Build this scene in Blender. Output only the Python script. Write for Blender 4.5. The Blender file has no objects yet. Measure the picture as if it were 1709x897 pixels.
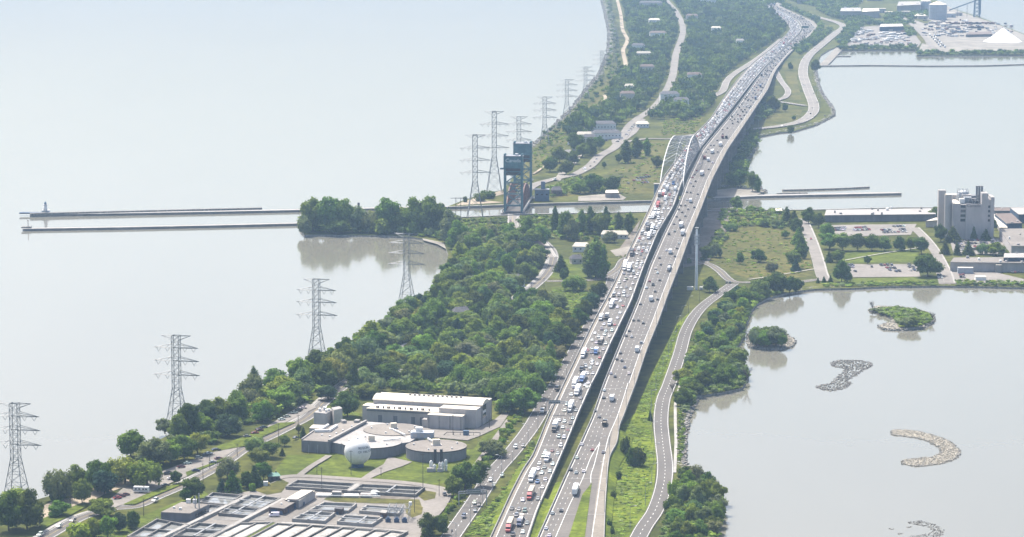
import bpy, bmesh, math, random
import numpy as np
from mathutils import Vector, Matrix, Euler
R = math.radians
random.seed(7)
rng = np.random.default_rng(11)
SC = bpy.context.scene
COL = SC.collection

# ------------------------------------------------------------------ camera
PW, PH = 1709.0, 897.0          # photograph size, used to read positions off it
FPX, VHOR, CAMH = 4800.0, -250.0, 350.0
PITCH = math.atan((PH / 2 - VHOR) / FPX)
cam_d = bpy.data.cameras.new('camera')
cam = bpy.data.objects.new('camera', cam_d)
COL.objects.link(cam)
cam_d.sensor_width = 36.0
cam_d.lens = 36.0 * FPX / PW
cam_d.clip_start = 1.0
cam_d.clip_end = 40000.0
cam.location = (0, 0, CAMH)
cam.rotation_euler = (R(90) - PITCH, 0, 0)
SC.camera = cam

# ------------------------------------------------------------------ sky, sun, exposure
SUN_EL, SUN_AZ = R(59), R(-31)      # azimuth measured from +Y (ahead) towards +X
world = bpy.data.worlds.new('World')
SC.world = world
world.use_nodes = True
wn = world.node_tree
sky = wn.nodes.new('ShaderNodeTexSky')
sky.sky_type = 'NISHITA'
sky.sun_disc = False
sky.sun_elevation = SUN_EL
sky.sun_rotation = SUN_AZ
sky.altitude = 100
sky.air_density = 1.0
sky.dust_density = 4.8
sky.ozone_density = 1.0
wn.links.new(sky.outputs[0], wn.nodes['Background'].inputs[0])
wn.nodes['Background'].inputs[1].default_value = 0.128
sun_d = bpy.data.lights.new('sun', 'SUN')
sun_d.energy = 3.9
sun_d.angle = R(0.5)
sun_d.color = (1.0, 0.95, 0.87)
sun = bpy.data.objects.new('sun', sun_d)
COL.objects.link(sun)
sd = Vector((math.sin(SUN_AZ) * math.cos(SUN_EL), math.cos(SUN_AZ) * math.cos(SUN_EL), math.sin(SUN_EL)))
sun.rotation_euler = (-sd).to_track_quat('-Z', 'Y').to_euler()
SC.view_settings.view_transform = 'Standard'
SC.view_settings.look = 'None'
SC.view_settings.exposure = 1.08
SC.view_settings.gamma = 1.0
SC.render.engine = 'CYCLES'
SC.cycles.use_denoising = True
SC.cycles.max_bounces = 6
SC.cycles.transparent_max_bounces = 4
SC.cycles.volume_bounces = 0

# ------------------------------------------------------------------ picture <-> place
cp, sp = math.cos(PITCH), math.sin(PITCH)
def ray(u, v):
    x = (u - PW / 2) / FPX
    y = (PH / 2 - v) / FPX
    return (x, cp + y * sp, -sp + y * cp)
def P(u, v, z=0.0):
    """point of the horizontal plane z that the photograph shows at (u, v)"""
    d = ray(u, v)
    t = (z - CAMH) / d[2]
    return Vector((d[0] * t, d[1] * t, z))
def topz(v, y):
    """height of a point shown at row v, at distance y"""
    d = ray(854.5, v)
    return CAMH + d[2] * y / d[1]
def px(p):
    """photo position of a point"""
    dx, dy, dz = p[0], p[1], p[2] - CAMH
    dep = dy * cp - dz * sp
    up = dy * sp + dz * cp
    return (PW / 2 + FPX * dx / dep, PH / 2 - FPX * up / dep)
def ppm(y, z=0):
    """photo pixels per metre at distance y"""
    return FPX / (y * cp + (CAMH - z) * sp)
GZ = 1.6       # level of the land
LAYER = 0.07

# ------------------------------------------------------------------ object helpers
def tag(o, label=None, cat=None, group=None, kind=None):
    if label: o['label'] = label
    if cat: o['category'] = cat
    if group: o['group'] = group
    if kind: o['kind'] = kind
    return o
def empty(name, loc=(0, 0, 0), rz=0.0, label=None, cat=None, group=None):
    o = bpy.data.objects.new(name, None)
    o.empty_display_size = 1.0
    o.location = loc
    o.rotation_euler = (0, 0, rz)
    COL.objects.link(o)
    return tag(o, label, cat, group)
def link_mesh(name, me, parent=None, loc=(0, 0, 0), rz=0.0, color=None):
    o = bpy.data.objects.new(name, me)
    o.location = loc
    o.rotation_euler = (0, 0, rz)
    if color: o.color = (*color, 1.0)
    COL.objects.link(o)
    if parent is not None: o.parent = parent
    return o

class MB:
    """collects faces; build() makes ONE mesh object"""
    def __init__(s):
        s.v, s.f, s.m = [], [], []
    def add(s, vs, fs, m=0):
        b = len(s.v)
        s.v.extend([tuple(x) for x in vs])
        for f in fs:
            s.f.append(tuple(b + i for i in f))
            s.m.append(m)
        return s
    def quad(s, a, b, c, d, m=0):
        return s.add([a, b, c, d], [(0, 1, 2, 3)], m)
    def poly(s, pts, m=0):
        return s.add(pts, [tuple(range(len(pts)))], m)
    def box(s, c, size, rz=0.0, m=0, mtop=None, taper=1.0):
        hx, hy, hz = size[0] / 2, size[1] / 2, size[2] / 2
        ca, sa = math.cos(rz), math.sin(rz)
        vs = []
        for z, k in ((-hz, 1.0), (hz, taper)):
            for x, y in ((-hx, -hy), (hx, -hy), (hx, hy), (-hx, hy)):
                vs.append((c[0] + ca * x * k - sa * y * k, c[1] + sa * x * k + ca * y * k, c[2] + z))
        s.add(vs, [(3, 2, 1, 0), (0, 1, 5, 4), (1, 2, 6, 5), (2, 3, 7, 6), (3, 0, 4, 7)], m)
        s.add(vs[4:], [(0, 1, 2, 3)], m if mtop is None else mtop)
        return s
    def prism(s, pts, z0, z1, m=0, mtop=None, bottom=False):
        """pts: horizontal outline; walls and a top"""
        pts = [(p[0], p[1]) for p in pts]
        a = sum(pts[i][0] * pts[(i + 1) % len(pts)][1] - pts[(i + 1) % len(pts)][0] * pts[i][1] for i in range(len(pts)))
        if a < 0: pts = pts[::-1]
        n = len(pts)
        vs = [(x, y, z0) for x, y in pts] + [(x, y, z1) for x, y in pts]
        s.add(vs, [(i, (i + 1) % n, n + (i + 1) % n, n + i) for i in range(n)], m)
        s.add(vs[n:], [tuple(range(n))], m if mtop is None else mtop)
        if bottom: s.add(vs[:n], [tuple(range(n))[::-1]], m)
        return s
    def tube(s, a, b, r, r2=None, n=4, m=0, caps=True):
        a, b = Vector(a), Vector(b)
        r2 = r if r2 is None else r2
        d = b - a
        if d.length < 1e-6: return s
        d.normalize()
        u = d.cross(Vector((0, 0, 1)))
        if u.length < 1e-3: u = Vector((1, 0, 0))
        u.normalize()
        w = d.cross(u)
        vs = []
        for c, rr in ((a, r), (b, r2)):
            for i in range(n):
                t = 2 * math.pi * (i + 0.5) / n
                vs.append(c + (u * math.cos(t) + w * math.sin(t)) * rr)
        fs = [(i, n + i, n + (i + 1) % n, (i + 1) % n) for i in range(n)]
        if caps: fs += [tuple(range(n)), tuple(range(n, 2 * n))[::-1]]
        return s.add(vs, fs, m)
    def lathe(s, prof, c=(0, 0, 0), n=24, m=0):
        """prof: (radius, z) from bottom to top"""
        vs = []
        for r, z in prof:
            for i in range(n):
                t = 2 * math.pi * i / n
                vs.append((c[0] + r * math.cos(t), c[1] + r * math.sin(t), c[2] + z))
        fs = []
        for k in range(len(prof) - 1):
            for i in range(n):
                j = (i + 1) % n
                fs.append((k * n + i, k * n + j, (k + 1) * n + j, (k + 1) * n + i))
        fs.append(tuple(range(n))[::-1])
        fs.append(tuple(range((len(prof) - 1) * n, len(prof) * n)))
        return s.add(vs, fs, m)
    def mesh(s, name, mats, smooth=False):
        me = bpy.data.meshes.new(name)
        me.from_pydata(s.v, [], s.f)
        for m in mats: me.materials.append(m)
        me.polygons.foreach_set('material_index', s.m)
        if smooth: me.polygons.foreach_set('use_smooth', [True] * len(s.f))
        me.update()
        return me
    def build(s, name, mats, parent=None, loc=(0, 0, 0), rz=0.0, smooth=False, color=None):
        if not isinstance(mats, (list, tuple)): mats = [mats]
        return link_mesh(name, s.mesh(name, mats, smooth), parent, loc, rz, color)

ORD = ('nearest second third fourth fifth sixth seventh eighth ninth tenth eleventh twelfth thirteenth fourteenth '
       'fifteenth sixteenth seventeenth eighteenth nineteenth twentieth').split()
def ordw(i):
    if i < 20: return ORD[i] if i else 'first'
    tens = {2: 'twenty', 3: 'thirty', 4: 'forty', 5: 'fifty', 6: 'sixty', 7: 'seventy'}
    k = i + 1
    if k % 10 == 0: return {20: 'twentieth', 30: 'thirtieth', 40: 'fortieth', 50: 'fiftieth', 60: 'sixtieth', 70: 'seventieth'}.get(k, str(k) + 'th')
    return tens.get(k // 10, 'many') + '-' + ('first' if k % 10 == 1 else ORD[k % 10 - 1])

# ------------------------------------------------------------------ materials
def new_mat(name):
    m = bpy.data.materials.new(name)
    m.use_nodes = True
    nt = m.node_tree
    return m, nt, nt.nodes['Principled BSDF']
def mat(name, col, rough=0.8, var=0.15, scale=0.15, col2=None, scale2=None, metal=0.0, spec=0.3, bump=0.0, aniso=None, detail=5):
    """plain surface with two sizes of soft mottling in its colour"""
    m, nt, b = new_mat(name)
    N, L = nt.nodes, nt.links
    geo = N.new('ShaderNodeNewGeometry')
    vec = geo.outputs['Position']
    if aniso:
        mp = N.new('ShaderNodeMapping'); mp.inputs['Scale'].default_value = aniso
        L.new(vec, mp.inputs[0]); vec = mp.outputs[0]
    n1 = N.new('ShaderNodeTexNoise'); n1.inputs['Scale'].default_value = scale; n1.inputs['Detail'].default_value = detail
    n1.inputs['Roughness'].default_value = 0.65
    L.new(vec, n1.inputs['Vector'])
    r = N.new('ShaderNodeValToRGB')
    r.color_ramp.elements[0].position = 0.3; r.color_ramp.elements[1].position = 0.7
    c = Vector(col)
    r.color_ramp.elements[0].color = (*(c * (1 - var)), 1)
    c2 = Vector(col2) if col2 else c * (1 + var)
    r.color_ramp.elements[1].color = (*c2, 1)
    L.new(n1.outputs[0], r.inputs[0])
    out = r.outputs[0]
    if scale2:
        n2 = N.new('ShaderNodeTexNoise'); n2.inputs['Scale'].default_value = scale2; n2.inputs['Detail'].default_value = 3
        L.new(vec, n2.inputs['Vector'])
        mr = N.new('ShaderNodeMapRange'); mr.inputs[1].default_value = 0.3; mr.inputs[2].default_value = 0.7
        mr.inputs[3].default_value = 1 - var; mr.inputs[4].default_value = 1 + var * 0.6
        L.new(n2.outputs[0], mr.inputs[0])
        mx = N.new('ShaderNodeVectorMath'); mx.operation = 'SCALE'
        L.new(out, mx.inputs[0]); L.new(mr.outputs[0], mx.inputs['Scale'])
        out = mx.outputs[0]
    L.new(out, b.inputs['Base Color'])
    b.inputs['Roughness'].default_value = rough
    b.inputs['Metallic'].default_value = metal
    b.inputs['Specular IOR Level'].default_value = spec
    if bump:
        bp = N.new('ShaderNodeBump'); bp.inputs['Strength'].default_value = bump; bp.inputs['Distance'].default_value = 0.3
        L.new(n1.outputs[0], bp.inputs['Height']); L.new(bp.outputs[0], b.inputs['Normal'])
    return m
def objcol_mat(name, rough=0.35, spec=0.5, var=0.0, coat=0.0):
    m, nt, b = new_mat(name)
    oi = nt.nodes.new('ShaderNodeObjectInfo')
    nt.links.new(oi.outputs['Color'], b.inputs['Base Color'])
    b.inputs['Roughness'].default_value = rough
    b.inputs['Specular IOR Level'].default_value = spec
    b.inputs['Coat Weight'].default_value = coat
    return m
def leaf_mat(name, use_attr=False, scale=0.22):
    m = bpy.data.materials.new(name); m.use_nodes = True
    nt = m.node_tree; N, L = nt.nodes, nt.links
    N.remove(N['Principled BSDF'])
    if use_attr:
        a = N.new('ShaderNodeAttribute'); a.attribute_name = 'tint'; src = a.outputs['Color']
    else:
        a = N.new('ShaderNodeObjectInfo'); src = a.outputs['Color']
    geo = N.new('ShaderNodeNewGeometry')
    n1 = N.new('ShaderNodeTexNoise'); n1.inputs['Scale'].default_value = scale; n1.inputs['Detail'].default_value = 6; n1.inputs['Roughness'].default_value = 0.7
    L.new(geo.outputs['Position'], n1.inputs['Vector'])
    mr = N.new('ShaderNodeMapRange'); mr.inputs[1].default_value = 0.32; mr.inputs[2].default_value = 0.68
    mr.inputs[3].default_value = 0.5; mr.inputs[4].default_value = 1.5
    L.new(n1.outputs[0], mr.inputs[0])
    mx = N.new('ShaderNodeVectorMath'); mx.operation = 'SCALE'
    L.new(src, mx.inputs[0]); L.new(mr.outputs[0], mx.inputs['Scale'])
    df = N.new('ShaderNodeBsdfDiffuse'); tr = N.new('ShaderNodeBsdfTranslucent')
    L.new(mx.outputs[0], df.inputs[0])
    hs = N.new('ShaderNodeVectorMath'); hs.operation = 'MULTIPLY'; hs.inputs[1].default_value = (1.25, 1.3, 0.6)
    L.new(mx.outputs[0], hs.inputs[0]); L.new(hs.outputs[0], tr.inputs[0])
    ms = N.new('ShaderNodeMixShader'); ms.inputs[0].default_value = 0.28
    L.new(df.outputs[0], ms.inputs[1]); L.new(tr.outputs[0], ms.inputs[2])
    L.new(ms.outputs[0], N['Material Output'].inputs[0])
    return m

M = {}
M['grass'] = mat('grass', (0.036, 0.054, 0.008), 0.95, 0.42, 0.012, (0.105, 0.107, 0.019), 0.15, spec=0.1, detail=8)
M['lawn'] = mat('lawn', (0.063, 0.092, 0.009), 0.95, 0.4, 0.03, (0.113, 0.139, 0.016), 0.3, spec=0.1, detail=7)
M['meadow'] = mat('meadow', (0.056, 0.076, 0.012), 0.95, 0.4, 0.015, (0.123, 0.107, 0.027), 0.2, spec=0.1, detail=8)
M['verge'] = mat('verge', (0.059, 0.096, 0.006), 0.95, 0.42, 0.03, (0.151, 0.188, 0.013), 0.35, spec=0.1, detail=8)
M['asphalt'] = mat('asphalt', (0.101, 0.093, 0.086), 0.9, 0.1, 0.02, (0.122, 0.112, 0.101), 0.6, spec=0.2)
M['deck'] = mat('deck_pavement', (0.122, 0.110, 0.099), 0.9, 0.12, 0.03, (0.142, 0.129, 0.113), 0.5, spec=0.2)
M['shoulder'] = mat('pale_shoulder', (0.192, 0.168, 0.138), 0.9, 0.14, 0.04, (0.224, 0.199, 0.165), 0.5, spec=0.2)
M['concrete'] = mat('concrete', (0.278, 0.263, 0.239), 0.9, 0.15, 0.08, (0.332, 0.316, 0.293), 0.7, spec=0.2)
M['concrete_dark'] = mat('weathered_concrete', (0.168, 0.160, 0.147), 0.9, 0.2, 0.08, (0.235, 0.223, 0.206), 0.7, spec=0.2)
M['lot'] = mat('lot_paving', (0.180, 0.164, 0.145), 0.92, 0.15, 0.03, (0.226, 0.205, 0.182), 0.4, spec=0.2)
M['gravel'] = mat('gravel', (0.201, 0.181, 0.155), 0.95, 0.25, 0.03, (0.293, 0.270, 0.232), 0.5, spec=0.1, detail=8)
M['sand'] = mat('sand', (0.302, 0.244, 0.176), 0.95, 0.2, 0.04, (0.353, 0.302, 0.227), 0.5, spec=0.1)
M['dirt'] = mat('bare_earth', (0.15, 0.125, 0.1), 0.95, 0.3, 0.03, (0.22, 0.2, 0.17), 0.3, spec=0.1, detail=8)
M['paint'] = mat('road_paint', (0.62, 0.62, 0.6), 0.8, 0.15, 0.5)
M['yellow'] = mat('yellow_road_paint', (0.36, 0.27, 0.09), 0.8, 0.15, 0.5)
M['rock'] = mat('rock', (0.14, 0.13, 0.115), 0.95, 0.4, 0.6, (0.42, 0.4, 0.36), 1.5, spec=0.2)
M['rock_dark'] = mat('dark_boulders', (0.045, 0.043, 0.042), 0.95, 0.4, 0.5, (0.16, 0.15, 0.14), 1.5, spec=0.2)
M['deck_worn'] = mat('tyre_darkened_pavement', (0.111, 0.104, 0.097), 0.9, 0.15, 0.03, (0.135, 0.127, 0.118), 0.5, spec=0.2)
M['mast_white'] = mat('mast_white', (0.8, 0.8, 0.8), 0.6, 0.05, 0.3)
M['guano'] = mat('whitened_rock', (0.216, 0.195, 0.157), 0.95, 0.4, 0.5, (0.360, 0.327, 0.262), 1.5, spec=0.2)
M['leaf'] = leaf_mat('leaves')
M['leaf_far'] = leaf_mat('far_leaves', True, 0.12)
M['bark'] = mat('bark', (0.11, 0.09, 0.07), 0.95, 0.3, 0.8, spec=0.1)
M['carpaint'] = objcol_mat('car_paint', 0.3, 0.5, coat=0.6)
M['glass'] = mat('dark_glass', (0.02, 0.024, 0.03), 0.08, 0.1, 0.3, spec=0.6)
M['tyre'] = mat('tyre_rubber', (0.025, 0.025, 0.025), 0.9, 0.1, 1.0)
M['chassis'] = mat('chassis', (0.05, 0.05, 0.055), 0.7, 0.2, 1.0)
M['trailer'] = objcol_mat('trailer_panel', 0.5, 0.4)
M['steel'] = mat('galvanised_steel', (0.216, 0.223, 0.230), 0.6, 0.15, 0.3, metal=0.3)
M['pole'] = mat('pole_steel', (0.3, 0.31, 0.32), 0.6, 0.1, 0.3, metal=0.3)
M['wood'] = mat('pole_timber', (0.075, 0.065, 0.055), 0.9, 0.2, 0.6)
M['white_steel'] = mat('white_painted_steel', (0.448, 0.448, 0.433), 0.6, 0.14, 0.3, spec=0.4)
M['grey_steel'] = mat('grey_painted_steel', (0.176, 0.184, 0.200), 0.6, 0.14, 0.3, spec=0.4)
M['teal'] = mat('teal_painted_steel', (0.067, 0.162, 0.190), 0.6, 0.25, 0.25, (0.104, 0.218, 0.247), 0.9, spec=0.4)
M['rust'] = mat('rusty_steel', (0.13, 0.062, 0.048), 0.75, 0.3, 0.3, (0.24, 0.14, 0.115), 0.9, spec=0.3)
M['brown'] = mat('brown_plate', (0.075, 0.062, 0.065), 0.75, 0.2, 0.3, spec=0.3)
M['panel'] = mat('grey_wall_panel', (0.395, 0.363, 0.347), 0.85, 0.1, 0.08, (0.463, 0.428, 0.402), 0.6, aniso=(1, 1, 0.25))
M['panel_dark'] = mat('dark_wall_panel', (0.176, 0.174, 0.185), 0.85, 0.15, 0.08, (0.220, 0.216, 0.226), 0.6, aniso=(1, 1, 0.25))
M['panel_tan'] = mat('tan_wall_panel', (0.432, 0.396, 0.360), 0.85, 0.1, 0.08, (0.504, 0.468, 0.420), 0.6)
M['roof_white'] = mat('white_roofing', (0.540, 0.488, 0.397), 0.8, 0.1, 0.05, (0.605, 0.542, 0.439), 0.5)
M['roof_grey'] = mat('grey_gravel_roofing', (0.177, 0.158, 0.139), 0.95, 0.18, 0.05, (0.228, 0.204, 0.179), 0.6)
M['roof_pale'] = mat('pale_roofing', (0.280, 0.264, 0.246), 0.9, 0.15, 0.06, (0.344, 0.325, 0.304), 0.6)
M['roof_dark'] = mat('dark_shingle', (0.075, 0.075, 0.085), 0.9, 0.2, 0.3, (0.12, 0.115, 0.12), 1.2)
M['roof_green'] = mat('green_metal_roof', (0.11, 0.24, 0.19), 0.6, 0.12, 0.4)
M['roof_brown'] = mat('brown_shingle', (0.12, 0.09, 0.075), 0.9, 0.2, 0.3, (0.17, 0.13, 0.11), 1.2)
M['brick'] = mat('brown_brick', (0.11, 0.078, 0.068), 0.9, 0.2, 0.3, (0.17, 0.12, 0.1), 1.5)
M['white_wall'] = mat('white_wall', (0.658, 0.649, 0.620), 0.75, 0.08, 0.1, (0.714, 0.705, 0.677), 0.7)
M['navy'] = mat('dark_blue_wall', (0.039, 0.072, 0.137), 0.7, 0.2, 0.2, (0.058, 0.098, 0.169), 0.8)
M['blue_steel'] = mat('blue_grey_steel', (0.084, 0.140, 0.210), 0.7, 0.2, 0.2, (0.126, 0.189, 0.266), 0.8)
M['silo'] = mat('silo_steel', (0.34, 0.37, 0.41), 0.6, 0.12, 0.15, (0.4, 0.43, 0.47), 0.8, metal=0.2)
M['salt'] = mat('salt', (0.654, 0.654, 0.645), 0.95, 0.05, 0.1, (0.705, 0.705, 0.697), 0.6)
M['foam'] = mat('foaming_water', (0.268, 0.249, 0.218), 0.6, 0.3, 0.25, (0.460, 0.436, 0.390), 1.2, detail=8)
M['sign'] = mat('sign_face', (0.09, 0.12, 0.12), 0.6, 0.1, 0.5)
M['rail'] = mat('railing', (0.3, 0.3, 0.3), 0.6, 0.1, 0.5)
M['black'] = mat('black_steel', (0.03, 0.03, 0.035), 0.6, 0.2, 0.5)
M['letter'] = mat('dark_lettering', (0.05, 0.05, 0.06), 0.8, 0.05, 0.5)
M['letter_white'] = mat('white_lettering', (0.75, 0.76, 0.76), 0.8, 0.05, 0.5)
M['letter_brown'] = mat('brown_lettering', (0.13, 0.1, 0.1), 0.8, 0.05, 0.5)
def water_mat(name, col, rough, bscale, bstr, col2=None):
    m, nt, b = new_mat(name)
    N, L = nt.nodes, nt.links
    b.inputs['IOR'].default_value = 1.333
    b.inputs['Roughness'].default_value = rough
    geo = N.new('ShaderNodeNewGeometry')
    # long calm and ruffled streaks
    mp = N.new('ShaderNodeMapping'); mp.inputs['Scale'].default_value = (0.0035, 0.0012, 1); mp.inputs['Rotation'].default_value = (0, 0, R(20))
    L.new(geo.outputs['Position'], mp.inputs[0])
    n0 = N.new('ShaderNodeTexNoise'); n0.inputs['Scale'].default_value = 1.0; n0.inputs['Detail'].default_value = 5
    L.new(mp.outputs[0], n0.inputs['Vector'])
    r = N.new('ShaderNodeValToRGB')
    r.color_ramp.elements[0].position = 0.3; r.color_ramp.elements[1].position = 0.7
    r.color_ramp.elements[0].color = (*col, 1); r.color_ramp.elements[1].color = (*(col2 or col), 1)
    L.new(n0.outputs[0], r.inputs[0]); L.new(r.outputs[0], b.inputs['Base Color'])
    n1 = N.new('ShaderNodeTexNoise'); n1.inputs['Scale'].default_value = bscale; n1.inputs['Detail'].default_value = 3
    mp2 = N.new('ShaderNodeMapping'); mp2.inputs['Scale'].default_value = (1, 0.45, 1); mp2.inputs['Rotation'].default_value = (0, 0, R(25))
    L.new(geo.outputs['Position'], mp2.inputs[0]); L.new(mp2.outputs[0], n1.inputs['Vector'])
    bp = N.new('ShaderNodeBump'); bp.inputs['Distance'].default_value = 0.5
    mr = N.new('ShaderNodeMapRange'); mr.inputs[1].default_value = 0.35; mr.inputs[2].default_value = 0.7
    mr.inputs[3].default_value = bstr * 0.3; mr.inputs[4].default_value = bstr
    L.new(n0.outputs[0], mr.inputs[0]); L.new(mr.outputs[0], bp.inputs['Strength'])
    L.new(n1.outputs[0], bp.inputs['Height']); L.new(bp.outputs[0], b.inputs['Normal'])
    return m
M['water'] = water_mat('lake_water', (0.147, 0.140, 0.110), 0.08, 0.12, 0.10, (0.166, 0.157, 0.124))
M['tank_water'] = water_mat('tank_water', (0.2, 0.2, 0.19), 0.06, 0.3, 0.03)
# ------------------------------------------------------------------ the setting: water, land, roads
water = MB().quad((-5000, -600, 0), (5000, -600, 0), (5000, 15000, 0), (-5000, 15000, 0)).build('lake_water', M['water'])
tag(water, kind='structure')

LAKE_SHORE = [(-400, 1010), (-120, 905), (-40, 868), (40, 840), (90, 826), (150, 803), (215, 760), (290, 722), (345, 690), (400, 662), (450, 640), (500, 620), (540, 592),
              (600, 561), (650, 530), (690, 508), (728, 478), (744, 450), (748, 425), (742, 408), (715, 400), (690, 396), (640, 393), (560, 392), (508, 392), (500, 384), (503, 374)]
NEAR_WALL = [(800, 361), (880, 357.5), (1060, 354), (1230, 351), (1360, 350), (1500, 346.5), (1709, 346.5), (1900, 346)]
BAY_SHORE = [(1900, 482), (1709, 480), (1640, 478), (1569, 477), (1480, 478), (1420, 481), (1360, 482), (1338, 485), (1310, 490), (1283, 497), (1262, 508), (1254, 518), (1246, 540),
             (1240, 565), (1222, 588), (1232, 600), (1246, 612), (1250, 628), (1238, 648), (1200, 656), (1160, 661), (1150, 680), (1144, 695), (1138, 730), (1137, 770), (1142, 783), (1180, 800), (1202, 835),
             (1205, 865), (1197, 897), (1180, 940), (1150, 1010)]
def land(name, outline, z=GZ, m='grass', zb=-2.0):
    mb = MB().prism([P(u, v, z) for u, v in outline], zb, z, 1, 0)
    return tag(mb.build(name, [M[m], M['rock']]), kind='structure')
land('ground', LAKE_SHORE + NEAR_WALL + BAY_SHORE)
FAR_WALL = [(745, 345.5), (845, 342), (918, 339.5), (1089, 335), (1190, 332.5), (1262, 327)]
FAR_RIGHT = [(1276, 321), (1262, 313), (1250, 300), (1242, 284), (1246, 266), (1258, 248), (1257, 230), (1300, 221), (1325, 219), (1359, 209), (1390, 193), (1389, 182), (1382, 174), (1370, 156), (1362, 133),
             (1360, 118), (1368, 110), (1365, 104), (1370, 92), (1386, 82), (1398, 78), (1402, 83), (1460, 83.5), (1528, 82.5), (1530, 92), (1580, 93), (1650, 92), (1709, 91), (1850, 90), (1850, 85), (1760, 72), (1709, 57),
             (1660, 38), (1630, 27), (1597, 17), (1580, 12), (1572, 5), (1540, -12), (1500, -40), (1480, -70)]
FAR_LEFT = [(985, -70), (1000, -30), (1006, 0), (1012, 22), (1019, 56), (1017, 89), (1002, 125), (982, 148), (960, 178), (949, 190), (921, 218), (888, 247), (872, 268), (862, 288), (850, 304), (838, 318), (805, 323), (770, 336)]
land('far_ground', FAR_WALL + FAR_RIGHT + FAR_LEFT)

def catmull(pts, n=6):
    out = []
    k = len(pts)
    for i in range(k - 1):
        p0, p1, p2, p3 = pts[max(0, i - 1)], pts[i], pts[i + 1], pts[min(k - 1, i + 2)]
        for j in range(n):
            t = j / n
            out.append(0.5 * ((2 * p1) + (p2 - p0) * t + (2 * p0 - 5 * p1 + 4 * p2 - p3) * t * t + (3 * p1 - p0 - 3 * p2 + p3) * t ** 3))
    out.append(pts[-1])
    return out
def laterals(pts):
    out = []
    for i in range(len(pts)):
        d = pts[min(i + 1, len(pts) - 1)] - pts[max(i - 1, 0)]
        d = Vector((d.x, d.y, 0)).normalized()
        out.append(Vector((d.y, -d.x, 0)))      # to the right of travel
    return out
def ribbon(mb, pts, a, b, dz=0.0, m=0):
    """strip from offset a to offset b (metres, + is right of travel)"""
    lat = laterals(pts)
    up = Vector((0, 0, dz))
    A = [p + l * a + up for p, l in zip(pts, lat)]
    B = [p + l * b + up for p, l in zip(pts, lat)]
    n = len(pts)
    mb.add(A + B, [(i, n + i, n + i + 1, i + 1) for i in range(n - 1)], m)
def dashes(mb, pts, off, w, dash, gap, dz, m=0):
    lat = laterals(pts)
    L = [p + l * off + Vector((0, 0, dz)) for p, l in zip(pts, lat)]
    s, nxt, i = 0.0, 0.0, 0
    acc = [0.0]
    for k in range(1, len(L)): acc.append(acc[-1] + (L[k] - L[k - 1]).length)
    def at(s):
        k = min(max(int(np.searchsorted(acc, s)) - 1, 0), len(L) - 2)
        t = (s - acc[k]) / max(acc[k + 1] - acc[k], 1e-6)
        return L[k].lerp(L[k + 1], t), lat[k]
    s = 0.0
    while s + dash < acc[-1]:
        (p, l), (q, l2) = at(s), at(s + dash)
        mb.quad(p - l * w / 2, p + l * w / 2, q + l2 * w / 2, q - l2 * w / 2, m)
        s += dash + gap
ROADS = {}
road_level = [1]
def road(name, pts, width, m='asphalt', centre=None, edges=True, kerb=None, n=6, smooth=True, lane=None):
    w = catmull([P(u, v, GZ) for u, v in pts], n) if smooth else [P(u, v, GZ) for u, v in pts]
    lv = LAYER * road_level[0]
    road_level[0] += 1
    mb = MB()
    ribbon(mb, w, -width / 2, width / 2, lv, 0)
    lat = laterals(w)
    # thin edge faces so that the sheet is not floating
    if edges:
        ribbon(mb, w, -width / 2 + 0.5, -width / 2 + 0.7, lv + 0.03, 1)
        ribbon(mb, w, width / 2 - 0.7, width / 2 - 0.5, lv + 0.03, 1)
    if centre == 'yellow':
        ribbon(mb, w, -0.2, -0.08, lv + 0.03, 2); ribbon(mb, w, 0.08, 0.2, lv + 0.03, 2)
    elif centre == 'dash':
        dashes(mb, w, 0, 0.28, 3, 6, lv + 0.03, 1)
    if kerb:
        ribbon(mb, w, width / 2, width / 2 + 0.3, 0.14 + lv, 3); ribbon(mb, w, -width / 2 - 0.3, -width / 2, 0.14 + lv, 3)
        if kerb > 1: ribbon(mb, w, width / 2 + 0.3, width / 2 + 0.3 + kerb, 0.13 + lv, 3)
        if kerb < 0: ribbon(mb, w, -width / 2 - 0.3 + kerb, -width / 2 - 0.3, 0.13 + lv, 3)
    o = mb.build(name, [M[m], M['paint'], M['yellow'], M['concrete']])
    tag(o, kind='structure')
    ROADS[name if name not in ROADS else o.name] = w
    return w
area_level = [0]
def area(name, outline, m, z=None):
    area_level[0] += 1
    z = GZ + 0.012 * area_level[0] if z is None else z
    mb = MB().poly([P(u, v, z) for u, v in outline])
    me = mb.mesh(name, [M[m]])
    # face up
    if me.polygons and me.polygons[0].normal.z < 0:
        me.flip_normals()
    return tag(link_mesh(name, me), kind='structure')

# sheets of ground cover
area('lawn', [(480, 760), (640, 755), (790, 750), (840, 690), (860, 690), (830, 745), (800, 775), (745, 806), (700, 812), (600, 800), (470, 795), (455, 790)], 'lawn')
area('lawn', [(520, 672), (600, 690), (600, 720), (540, 712), (520, 690)], 'lawn')
area('lawn', [(920, 480), (965, 478), (985, 490), (960, 520), (930, 545), (925, 520)], 'lawn')
area('lawn', [(925, 430), (1000, 438), (1010, 462), (965, 470), (915, 462)], 'lawn')
area('meadow', [(1205, 385), (1330, 382), (1352, 420), (1358, 462), (1250, 468), (1190, 440), (1180, 440)], 'meadow')
area('meadow', [(1060, 236), (1110, 236), (1105, 300), (1090, 330), (1040, 330), (960, 328), (900, 332), (1000, 300), (1040, 270)], 'meadow')
area('meadow', [(870, 262), (905, 232), (950, 205), (975, 210), (950, 240), (905, 290), (875, 300)], 'meadow')
area('meadow', [(1110, 200), (1175, 190), (1160, 225), (1100, 228)], 'meadow')
area('meadow', [(1305, 108), (1340, 98), (1330, 130), (1338, 168), (1312, 168), (1318, 150)], 'meadow')
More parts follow.
